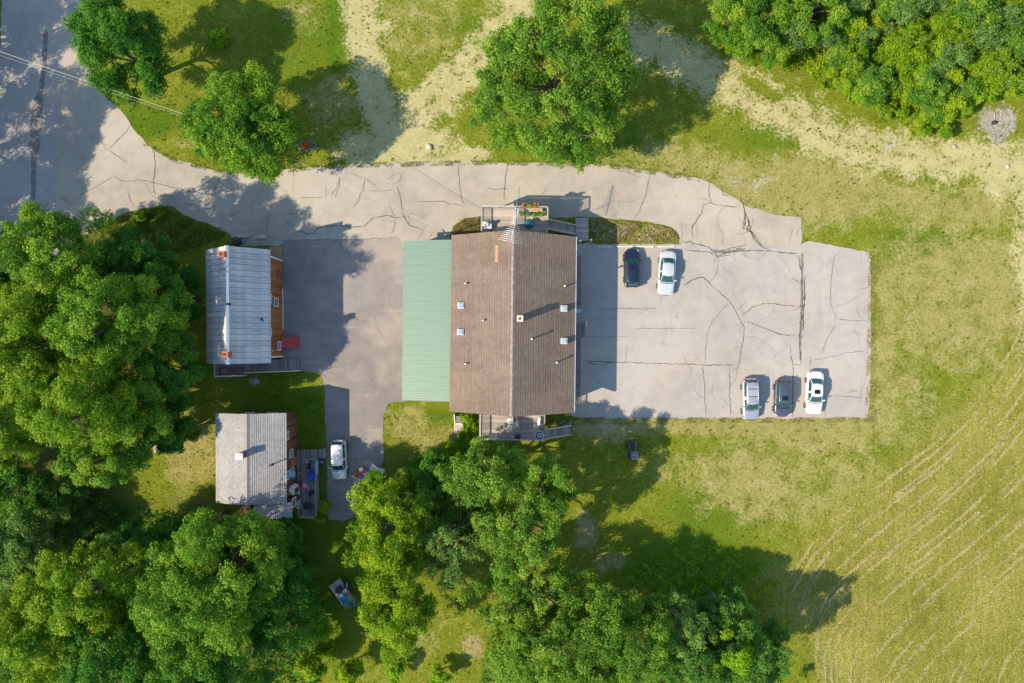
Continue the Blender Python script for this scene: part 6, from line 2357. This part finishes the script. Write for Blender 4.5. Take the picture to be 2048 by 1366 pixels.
# maples west of the metal-roofed house
LM = 'maples west of the metal-roofed house'
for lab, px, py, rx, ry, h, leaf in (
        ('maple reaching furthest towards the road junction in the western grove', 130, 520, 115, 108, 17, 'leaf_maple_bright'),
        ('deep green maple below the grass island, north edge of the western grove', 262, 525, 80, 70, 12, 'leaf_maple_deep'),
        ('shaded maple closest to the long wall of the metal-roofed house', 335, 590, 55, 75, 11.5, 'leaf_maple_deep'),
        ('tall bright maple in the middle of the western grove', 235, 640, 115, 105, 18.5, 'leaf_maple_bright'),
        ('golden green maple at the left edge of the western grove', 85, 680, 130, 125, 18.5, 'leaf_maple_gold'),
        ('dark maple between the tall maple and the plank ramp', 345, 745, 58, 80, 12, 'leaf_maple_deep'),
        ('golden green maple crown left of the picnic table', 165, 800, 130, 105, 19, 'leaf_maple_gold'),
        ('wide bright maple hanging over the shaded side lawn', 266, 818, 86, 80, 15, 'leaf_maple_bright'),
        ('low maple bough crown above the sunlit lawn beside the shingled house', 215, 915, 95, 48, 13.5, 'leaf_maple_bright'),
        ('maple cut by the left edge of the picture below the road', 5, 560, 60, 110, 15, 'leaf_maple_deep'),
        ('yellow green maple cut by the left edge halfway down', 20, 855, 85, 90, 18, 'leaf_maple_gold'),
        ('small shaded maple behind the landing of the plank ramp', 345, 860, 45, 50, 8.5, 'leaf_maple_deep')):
    tree('maple_tree', lab, px, py, rx, ry, h, 'maple', leaf, group=LM)
BL = 'woods in the south-west corner'
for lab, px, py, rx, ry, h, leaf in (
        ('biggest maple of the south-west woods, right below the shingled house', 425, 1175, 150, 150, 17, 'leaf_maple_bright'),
        ('dark right-hand side tree of the south-west woods facing the trailer', 555, 1185, 75, 120, 12, 'leaf_maple_deep'),  # deep leaf colour stands in for the shaded right side of the woods
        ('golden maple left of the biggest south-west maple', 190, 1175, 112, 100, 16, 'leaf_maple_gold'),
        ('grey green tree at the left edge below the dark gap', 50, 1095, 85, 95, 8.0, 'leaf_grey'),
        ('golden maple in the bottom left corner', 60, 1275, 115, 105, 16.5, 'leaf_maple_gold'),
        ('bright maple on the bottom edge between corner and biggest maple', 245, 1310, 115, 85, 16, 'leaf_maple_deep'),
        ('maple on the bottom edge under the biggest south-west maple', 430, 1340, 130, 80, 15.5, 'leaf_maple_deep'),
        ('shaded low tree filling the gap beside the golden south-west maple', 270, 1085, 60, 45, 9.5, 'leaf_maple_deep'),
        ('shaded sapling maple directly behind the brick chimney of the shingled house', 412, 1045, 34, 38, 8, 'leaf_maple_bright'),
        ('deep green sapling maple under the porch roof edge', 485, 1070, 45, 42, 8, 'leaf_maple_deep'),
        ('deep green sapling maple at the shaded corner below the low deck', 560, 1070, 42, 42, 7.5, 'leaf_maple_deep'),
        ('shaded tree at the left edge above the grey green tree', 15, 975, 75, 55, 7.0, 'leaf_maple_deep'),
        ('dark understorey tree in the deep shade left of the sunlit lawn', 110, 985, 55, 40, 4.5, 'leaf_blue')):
    tree('maple_tree', lab, px, py, rx, ry, h, 'maple', leaf, group=BL)
CT = 'trees south of the long building'
for lab, px, py, rx, ry, h, kind, leaf, dn in (
        ('yellow green tree over the end of the paved yard', 775, 1055, 80, 92, 12, 'ash', 'leaf_yellow', 1.1),
        ('yellow green tree right of the trailer', 792, 1190, 74, 102, 11.5, 'ash', 'leaf_yellow', 1.1),
        ('dark shrubby tree in shade right of the toy heap', 860, 950, 55, 50, 6.5, 'ash', 'leaf_maple_deep', 1.2),
        ('ash tree growing right against the south deck railing', 975, 948, 85, 60, 12.5, 'ash', 'leaf_ash', 1.1),
        ('ash tree whose crown reaches below the south deck stairs', 1088, 968, 62, 60, 12.5, 'ash', 'leaf_ash', 1.0),
        ('dense mid green tree between the yard-end tree and the grey half-bare tree', 848, 1015, 55, 60, 8.5, 'ash', 'leaf_ash', 1.0),
        ('thin grey half-bare tree between the yellow trees and the ash', 905, 1085, 62, 92, 9.5, 'wisp', 'leaf_grey', 1.0),
        ('ash tree with bare pale twigs above the sandy path', 1040, 1055, 92, 78, 13.5, 'airy', 'leaf_ash', 1.0),
        ('loose-leaved tree with sandy ground showing through', 1075, 1190, 115, 75, 10, 'airy', 'leaf_ash', 0.85),
        ('broad tree on the bottom edge left of the blue green trees', 1120, 1300, 120, 85, 12.5, 'ash', 'leaf_ash', 1.0),
        ('tree on the bottom edge beneath the sunlit clearing', 1245, 1270, 100, 90, 12.5, 'ash', 'leaf_ash', 1.0),
        ('blue green tree nearest the dark shrub bank', 1365, 1255, 62, 62, 10, 'ash', 'leaf_grey', 1.1),
        ('blue green tree at the bottom beside the lime tree', 1400, 1325, 70, 58, 11, 'ash', 'leaf_blue', 1.1),
        ('dark blue green tree at the edge of the hay field', 1510, 1305, 55, 65, 11, 'ash', 'leaf_blue', 1.1),
        ('lime green tree standing out among the blue green trees', 1463, 1290, 30, 44, 11.5, 'ash', 'leaf_lime', 1.3),
        ('low dark tree filling in behind the lime tree', 1445, 1215, 60, 45, 7.5, 'ash', 'leaf_blue', 1.1)):
    tw = 3 if kind in ('wisp', 'airy') else 0
    tree('ash_tree', lab, px, py, rx * 1.10, ry * 1.10, h, kind, leaf, zc=0.6, group=CT, dens=dn * 1.08, limbs=26 if tw else 9, twigs=tw)
# trees beyond the left edge whose shadows cross the road
for lab, px, py, r, h in (('tall roadside maple beyond the road shading its top end', -168, 130, 105, 15.5), ('tall roadside maple beyond the road shading its middle', -138, 345, 120, 16),
                          ('tall roadside maple beyond the road shading the junction', -160, 500, 105, 15.5), ('tall roadside maple furthest up the road', -165, -50, 100, 15)):
    tree('maple_tree', lab, px, py, r, r * 1.02, h, 'maple', 'leaf_maple_deep', ground=True, group='roadside maples beyond the frame', dens=1.0)
# thicket in the north-east
tree('leafy_tree', 'dense bright tree at the left end of the thicket', 1500, 48, 92, 72, 7.5, 'ash', 'leaf_maple_bright', 0.55, dens=1.3, limbs=20, twigs=2)
tree('leafy_tree', 'bright tree on the top edge inside the thicket', 1625, 20, 75, 60, 7.5, 'ash', 'leaf_maple_bright', 0.55, dens=1.2, limbs=12, twigs=2)
tree('round_shrub', 'small round bright shrub on the lawn in the maple shadow', 438, 77, 18, 18, 1.5, 'shrub', 'leaf_lime', 0.5, cat='shrub', dens=3.0, limbs=4, trunk_r=0.05)

protos = []
for i, (r, h, kd, leaf, bark, name) in enumerate((
        (1.25, 3.6, 'ash', 'leaf_lime', 'bark_grey', 0), (1.6, 4.6, 'airy', 'leaf_ash', 'bark_pale', 0), (1.0, 3.0, 'shrub', 'leaf_yellow', 'bark_grey', 0),
        (1.4, 5.0, 'wisp', 'leaf_grey', 'bark_pale', 0), (0.9, 2.4, 'shrub', 'leaf_lime', 'bark_grey', 0), (1.7, 5.2, 'wisp', 'leaf_yellow', 'bark_pale', 0),
        (1.2, 3.4, 'ash', 'leaf_yellow', 'bark_grey', 0), (1.5, 4.2, 'airy', 'leaf_yellow', 'bark_pale', 0))):
    Vx, T, L, lr = make_crown(900 + i, r, r, h, kd, 0.6, 1.6, 0.9)
    TRIS[0] += len(T)
    cm = fast_mesh('crown', Vx, 3, T)
    cm.materials.append(MAT[leaf])
    tm = make_trunk(900 + i, L, lr, h, 0.6, 9, 0.04 + 0.011 * h, 2).mesh('trunk')
    tm.materials.append(MAT[bark])
    protos.append((cm, tm, r, h, leaf, bark))
SAPL = {0: 'leafy bright green sapling', 1: 'loose pale-stemmed sapling', 2: 'low yellow green bush', 3: 'wispy grey green sapling',
        4: 'low lime green bush', 5: 'tall thin white-stemmed birch', 6: 'yellow green sapling', 7: 'airy green birch sapling'}
ORD = ('leftmost', 'second from left', 'third from left', 'fourth from left', 'fifth from left', 'sixth from left', 'seventh from left', 'eighth from left', 'ninth from left')


def sapling(i, x, y, s, label, group, cat='sapling', name='sapling'):
    cm, tm, r, h, leaf, bark = protos[i]
    o = thing(name, label, cat, (x, y, 0), R_.uniform(0, 6.28), group)
    o.scale = (s * R_.uniform(0.9, 1.1), s * R_.uniform(0.9, 1.1), s * R_.uniform(0.85, 1.15))
    link('trunk', tm, None, o)
    link('crown', cm, None, o)
    return o


THICK = [(1570, -30), (2100, -40), (2100, 195), (1985, 190), (1935, 215), (1900, 262), (1840, 262), (1770, 225), (1700, 185), (1640, 135), (1580, 110), (1480, 125), (1440, 80)]
pts = []
rr_ = random.Random(31)
while len(pts) < 110:
    x, y = rr_.uniform(1420, 2100), rr_.uniform(-40, 270)
    if not in_poly(np.array([x]), np.array([y]), THICK)[0]:
        continue
    if min([math.hypot(x - a, y - b) for a, b in pts] + [99]) < 24:
        if rr_.random() < 0.99:
            continue
    pts.append((x, y))
plan = {}
for x, y in sorted(pts):
    edge_d = float(seg_dist(np.array([x]), np.array([y]), THICK + THICK[:1])[0])
    i = rr_.choice((0, 2, 4, 6, 2, 6)) if edge_d < 28 else rr_.choice((0, 1, 3, 5, 7, 1, 3, 6, 5, 2))
    s = rr_.uniform(0.6, 0.85) if edge_d < 28 else rr_.uniform(0.85, 1.25)
    zone = 'by the grey ash patch' if math.hypot(x - 1970, y - 220) < 95 else 'on the top picture edge' if y < 22 else 'at the right picture edge' if x > 1985 else 'bordering the dirt track' if edge_d < 40 else 'left of the middle' if x < 1700 else 'right of the middle' if x > 1850 else 'in the middle'
    plan.setdefault((i, zone), []).append((x, y, s))
for (i, zone), items in plan.items():
    for k, (x, y, s) in enumerate(items):
        b = P(x, y, 0.55 * protos[i][3] * s)
        lab = SAPL[i] + (', ' + ORD[min(k, 8)] if len(items) > 1 else '') + ' ' + zone + ' of the north-east thicket'
        sapling(i, b.x, b.y, s, lab, 'saplings and bushes of the north-east thicket')
# dark shrub bank at the hay field, shrubs by the decks and the grass island
for lab, px, py, i, s in (
        ('shaded bush on the grass island beside the driveway junction', 282, 432, 0, 0.45), ('larger bush on the grass island, nearer the grove', 255, 462, 6, 0.6), ('yellow lit bush at the tip of the grass island', 322, 428, 2, 0.42),
        ('bright bush between the low deck and the paved yard end', 652, 1012, 4, 0.9), ('second bush below the low deck corner', 640, 1035, 0, 0.5),
        ('lime bush against the south wall left of the deck', 935, 838, 4, 0.75), ('lime bush under the south deck corner', 950, 862, 4, 0.8), ('lime bush beside the square concrete slab', 930, 878, 2, 0.8), ('dark bush where the slab meets the trees', 905, 895, 0, 0.8),
        ('bush in the clearing right of the grey half-bare tree', 660, 1300, 2, 1.2), ('lime bush on the bottom edge left of the sandy patch', 790, 1340, 4, 1.2), ('yellow bush on the bottom edge under the trailer', 700, 1335, 6, 1.2),
        ('lime bush near the bottom edge right of the sandy patch', 880, 1350, 4, 1.2), ('bush shaded by the trees beside the trailer', 640, 1250, 0, 1.1),
        ('dark bush below the trailer in the shade', 625, 1330, 6, 1.1), ('yellow bush at the bottom edge by the hay field corner', 1605, 1350, 2, 0.55)):
    h = protos[i][3]
    b = P(px, py, 0.5 * h * s)
    sapling(i, b.x, b.y, s, lab, None, 'bush', 'bush')


# ---------------------------------------------------------------- ground cover (uncountable)
def scatter_mask(n, x0, x1, y0, y1, rng):
    return rng.uniform(x0, x1, n), rng.uniform(y0, y1, n)


def cover(name, label, cat, leaf, poly, n, h, size, seed, tintc=0.5, clump=0.0, long=1.2):
    rng = np.random.default_rng(seed)
    xs, ys = np.array([p[0] for p in poly]), np.array([p[1] for p in poly])
    X, Y = np.empty(0), np.empty(0)
    while len(X) < n:
        x, y = rng.uniform(xs.min(), xs.max(), n * 2), rng.uniform(ys.min(), ys.max(), n * 2)
        k = in_poly(x, y, poly)
        if clump:
            q = np.sin(x * 0.21 + seed) * np.sin(y * 0.25 + 1.3 * seed) + np.sin(x * 0.09 + y * 0.11 + seed) * 0.7
            k &= q > rng.uniform(-1.2, 1.2, len(x)) * (1 / clump)
        X, Y = np.concatenate([X, x[k]]), np.concatenate([Y, y[k]])
    X, Y = X[:n], Y[:n]
    hh = h * (0.55 + 0.45 * np.sin(X * 0.13) * np.sin(Y * 0.17)) * rng.random(n) ** 0.6 + 0.04
    s = (CAM_H - 0.0) / FPX
    pos = np.stack([(X - 1024) * s, -(Y - 683) * s, hh], 1)
    nrm = unit(np.array([0, 0, 0.7]) + rng.normal(size=(n, 3)) * 0.6)
    Vx, T = leaf_tris(rng, pos, nrm, size * rng.uniform(0.6, 1.4, n), np.clip(tintc + rng.normal(size=n) * 0.2 + 0.12 * np.sin(X * 0.07 + Y * 0.05), 0, 1), long)
    TRIS[0] += n
    return tag(link(name, fast_mesh(name, Vx, 3, T), leaf), label, cat, kind='stuff')


cover('underbrush', 'tangled leafy underbrush covering the north-east thicket floor', 'underbrush', 'leaf_yellow', [(1440, 70), (1560, -40), (2110, -40), (2110, 205), (2040, 190), (1990, 205), (1960, 200), (1930, 230), (1905, 240), (1890, 266), (1850, 258), (1825, 275), (1790, 238), (1765, 246), (1740, 214), (1700, 212), (1675, 182), (1640, 180), (1610, 140), (1570, 148), (1540, 122), (1500, 136)], 60000, 1.1, 0.11, 3, 0.6, 0.7)
cover('ferns', 'bright green ferns on the bank above the blue green trees', 'ferns', 'leaf_lime', [(1290, 1110), (1400, 1085), (1500, 1110), (1560, 1160), (1550, 1215), (1440, 1230), (1320, 1210), (1250, 1150)], 4500, 0.25, 0.09, 4, 0.6, 2.5)  # lime leaf colour carries the light falling through gaps in the tree shade
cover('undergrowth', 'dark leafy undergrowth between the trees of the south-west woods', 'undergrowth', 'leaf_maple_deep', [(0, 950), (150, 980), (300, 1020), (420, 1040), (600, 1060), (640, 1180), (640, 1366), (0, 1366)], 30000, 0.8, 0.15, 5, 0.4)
cover('undergrowth', 'leafy undergrowth below the trees south of the long building', 'undergrowth', 'leaf_ash', [(800, 930), (900, 890), (960, 890), (960, 960), (1000, 1060), (880, 1140), (820, 1090)], 12000, 0.7, 0.12, 6, 0.4)
cover('undergrowth', 'low brush along the bottom edge left of the hay field', 'undergrowth', 'leaf_ash', [(980, 1260), (1200, 1220), (1500, 1230), (1560, 1300), (1560, 1366), (960, 1366)], 16000, 0.8, 0.13, 7, 0.4)
cover('flower_bed_plants', 'mixed dry and flowering plants in the bed above the wheel stops', 'plants', 'leaf_dry', [(1182, 440), (1240, 442), (1300, 448), (1346, 458), (1358, 478), (1350, 485), (1240, 485), (1184, 484)], 9000, 0.28, 0.07, 8, 0.72, 1.2)
cover('flower_bed_blooms', 'small pale blooms dotted over the bed above the wheel stops', 'flowers', 'petal_pale', [(1184, 445), (1300, 450), (1350, 470), (1345, 484), (1186, 483)], 420, 0.5, 0.06, 9, 0.5, 1.0, 1.0)
cover('dry_grass_clump', 'tall dry grass in the corner between driveway and deck', 'grass', 'leaf_dry', [(908, 454), (930, 438), (958, 436), (958, 462), (906, 470)], 5200, 0.5, 0.075, 10, 0.55, 0, 1.8)
cover('weeds', 'weeds along the shaded foot of the long building', 'weeds', 'leaf_ash', [(1098, 455), (1148, 468), (1148, 476), (1098, 470)], 1500, 0.5, 0.08, 12, 0.4)
cover('weeds', 'green weeds around the south-west corner of the long building', 'weeds', 'leaf_lime', [(905, 828), (960, 828), (962, 885), (925, 890), (905, 850)], 5200, 0.6, 0.09, 13, 0.5)
cover('island_grass', 'long grass and weeds on the island at the driveway junction', 'grass', 'leaf_grass', [(205, 455), (240, 434), (290, 418), (340, 413), (365, 432), (420, 452), (455, 470), (400, 490), (300, 520), (200, 480)], 15000, 0.35, 0.08, 14, 0.5, 0.8)
cover('weeds', 'green weeds growing beside the plank ramp', 'weeds', 'leaf_lime', [(540, 744), (602, 741), (604, 748), (545, 752)], 1100, 0.35, 0.07, 15, 0.4)

cover('edge_grass', 'ragged dry grass fringing the right and lower edges of the parking lot', 'grass', 'leaf_dry', [(1736, 505), (1750, 510), (1752, 845), (1160, 848), (1160, 834), (1500, 835), (1730, 834)], 4500, 0.08, 0.06, 16, 0.8, 1.6, 1.8)
cover('edge_grass', 'short grass fringing the upper edge of the driveway', 'grass', 'leaf_grass', [(290, 286), (352, 318), (432, 338), (520, 341), (680, 326), (1000, 320), (1200, 324), (1400, 352), (1400, 364), (1200, 334), (1000, 330), (680, 336), (520, 350), (432, 346), (350, 325), (285, 290)], 4000, 0.08, 0.06, 17, 0.65, 1.6, 1.8)
# fine grass all over the lawns and the field
rng = np.random.default_rng(77)
n = 190000
X, Y = rng.uniform(-10, 2060, n), rng.uniform(-10, 1376, n)
ok = np.ones(n, bool)
for poly in (ROAD, DRIVE, LOT, YARD):
    ok &= ~in_poly(X, Y, poly)
for bx_ in ((806, 484, 1150, 830), (414, 498, 566, 722), (432, 826, 640, 1036)):
    ok &= ~((X > bx_[0]) & (X < bx_[2]) & (Y > bx_[1]) & (Y < bx_[3]))
ix = np.clip(np.searchsorted(fx, (X - 1024) / PXM), 0, len(fx) - 1) + len(ext)
iy = np.clip(np.searchsorted(fy, -(Y - 683) / PXM), 0, len(fy) - 1) + len(ext)
gi = iy * nx_ + ix
ok &= rng.random(n) > 0.92 * mx(dirt, soil, ash)[gi]
X, Y, gi = X[ok], Y[ok], gi[ok]
n = len(X)
dryness = np.clip(dry[gi] * 0.45 + field[gi] * 0.22 - lush[gi] * 0.28 + 0.42 + rng.normal(size=n) * 0.16, 0, 1)
pos = np.stack([(X - 1024) / PXM, -(Y - 683) / PXM, rng.uniform(0.02, 0.12, n)], 1)
nrm = unit(np.array([0, 0, 0.55]) + rng.normal(size=(n, 3)) * 0.6)
Vx, T = leaf_tris(rng, pos, nrm, rng.uniform(0.035, 0.085, n), dryness, 1.5)
TRIS[0] += n
tag(link('grass', fast_mesh('grass', Vx, 3, T), 'leaf_grass'), 'short lawn and meadow grass covering the open ground', 'grass', kind='stuff')
# weed tufts dotted over the lawns
rw2 = np.random.default_rng(91)
cx, cy = rw2.uniform(0, 2048, 2600), rw2.uniform(0, 1366, 2600)
ok = np.ones(len(cx), bool)
for poly in (ROAD, DRIVE, LOT, YARD, FIELD):
    ok &= ~in_poly(cx, cy, poly)
for bx_ in ((806, 484, 1165, 880), (414, 470, 610, 752), (432, 826, 640, 1036)):
    ok &= ~((cx > bx_[0]) & (cx < bx_[2]) & (cy > bx_[1]) & (cy < bx_[3]))
cx, cy = cx[ok], cy[ok]
idx = np.repeat(np.arange(len(cx)), 14)
n = len(idx)
rad = rw2.uniform(0.6, 3.4, len(cx))[idx] * np.sqrt(rw2.random(n))
an = rw2.uniform(0, 6.28, n)
X, Y = cx[idx] + rad * np.cos(an), cy[idx] + rad * np.sin(an)
pos = np.stack([(X - 1024) / PXM, -(Y - 683) / PXM, rw2.uniform(0.04, 0.17, n)], 1)
nrm = unit(np.array([0, 0, 0.6]) + rw2.normal(size=(n, 3)) * 0.6)
Vx, T = leaf_tris(rw2, pos, nrm, rw2.uniform(0.04, 0.085, n), np.clip(rw2.uniform(0.2, 0.85, len(cx))[idx] + rw2.normal(size=n) * 0.1, 0, 1), 1.2)
TRIS[0] += n
tag(link('lawn_weeds', fast_mesh('lawn_weeds', Vx, 3, T), 'leaf_grass'), 'small weed tufts dotted over the lawns and verges', 'weeds', kind='stuff')
# raked hay lying in broken windrows on the mown field, and loose stubble between


def strands(rng, X, Y, ang, zlo, zhi, length, width, tint):
    n = len(X)
    pos = np.stack([(X - 1024) / PXM, -(Y - 683) / PXM, rng.uniform(zlo, zhi, n)], 1)
    t_ = np.stack([np.cos(ang), np.sin(ang), rng.normal(size=n) * 0.12], 1)
    b_ = np.stack([-np.sin(ang), np.cos(ang), rng.normal(size=n) * 0.25], 1)
    l_, w_ = length[:, None], width[:, None]
    V_ = np.empty((n, 3, 3))
    V_[:, 0] = pos + t_ * l_
    V_[:, 1] = pos - t_ * l_ * 0.6 + b_ * w_
    V_[:, 2] = pos - t_ * l_ * 0.6 - b_ * w_
    return V_.reshape(-1, 3), np.clip(tint, 0, 1)


PXs, PYs, AN = [], [], []
for p in WIND:
    ph = rng.uniform(0, 6.28, 4)
    s0 = 0.0
    for (x0, y0), (x1, y1) in zip(p[:-1], p[1:]):
        L_ = math.hypot(x1 - x0, y1 - y0)
        amp = 0.34 + 0.42 * math.sin(s0 * 0.017 + ph[0]) + 0.30 * math.sin(s0 * 0.057 + ph[1]) - (0.22 if y0 > 1150 else 0.0)
        s0 += L_
        k = int(L_ * 8 * max(0.0, amp))
        if k < 1 or x0 > 2075 or y0 > 1390:
            continue
        u = rng.random(k)
        w = rng.normal(size=k) * (0.7 + 1.4 * abs(math.sin(s0 * 0.05 + ph[2]))) + 0.5 * math.sin(s0 * 0.09 + ph[3])
        dx, dy = (x1 - x0) / L_, (y1 - y0) / L_
        PXs.append(x0 + (x1 - x0) * u - dy * w)
        PYs.append(y0 + (y1 - y0) * u + dx * w)
        AN.append(np.full(k, math.atan2(-dy, dx)) + rng.normal(size=k) * 0.45)
X, Y, AN = np.concatenate(PXs), np.concatenate(PYs), np.concatenate(AN)
n = len(X)
Vx, T = strands(rng, X, Y, AN, 0.02, 0.13, rng.uniform(0.08, 0.24, n), rng.uniform(0.015, 0.045, n), 0.5 + rng.normal(size=n) * 0.2)
TRIS[0] += n
tag(link('hay', fast_mesh('hay', Vx, 3, T), 'leaf_straw'), 'pale cut hay raked into broken rows on the mown field', 'hay', kind='stuff')
n = 150000
X, Y = rng.uniform(1480, 2060, n), rng.uniform(580, 1376, n)
ix = np.clip(np.searchsorted(fx, (X - 1024) / PXM), 0, len(fx) - 1) + len(ext)
iy = np.clip(np.searchsorted(fy, -(Y - 683) / PXM), 0, len(fy) - 1) + len(ext)
k = rng.random(n) < np.clip(field[iy * nx_ + ix] * 1.5 - 0.45, 0, 1)
X, Y = X[k], Y[k]
n = len(X)
allw = np.concatenate([np.array(p) for p in WIND])
alld = np.concatenate([np.gradient(np.array(p), axis=0) for p in WIND])
near = np.empty(n, int)
for q in range(0, n, 4000):
    near[q:q + 4000] = np.argmin((X[q:q + 4000, None] - allw[None, :, 0]) ** 2 + (Y[q:q + 4000, None] - allw[None, :, 1]) ** 2, axis=1)
AN = np.arctan2(-alld[near, 1], alld[near, 0]) + rng.normal(size=n) * 0.35
pt_ = np.sin(X * 0.021 + 1) * np.sin(Y * 0.017 + X * 0.008)
Vx, T = strands(rng, X, Y, AN, 0.01, 0.07, rng.uniform(0.07, 0.20, n), rng.uniform(0.012, 0.035, n), 0.50 + 0.22 * pt_ + rng.normal(size=n) * 0.24)
TRIS[0] += n
tag(link('stubble', fast_mesh('stubble', Vx, 3, T), 'leaf_stubble'), 'short yellow green stubble between the hay rows', 'stubble', kind='stuff')
print('FOLIAGE TRIANGLES', TRIS[0])
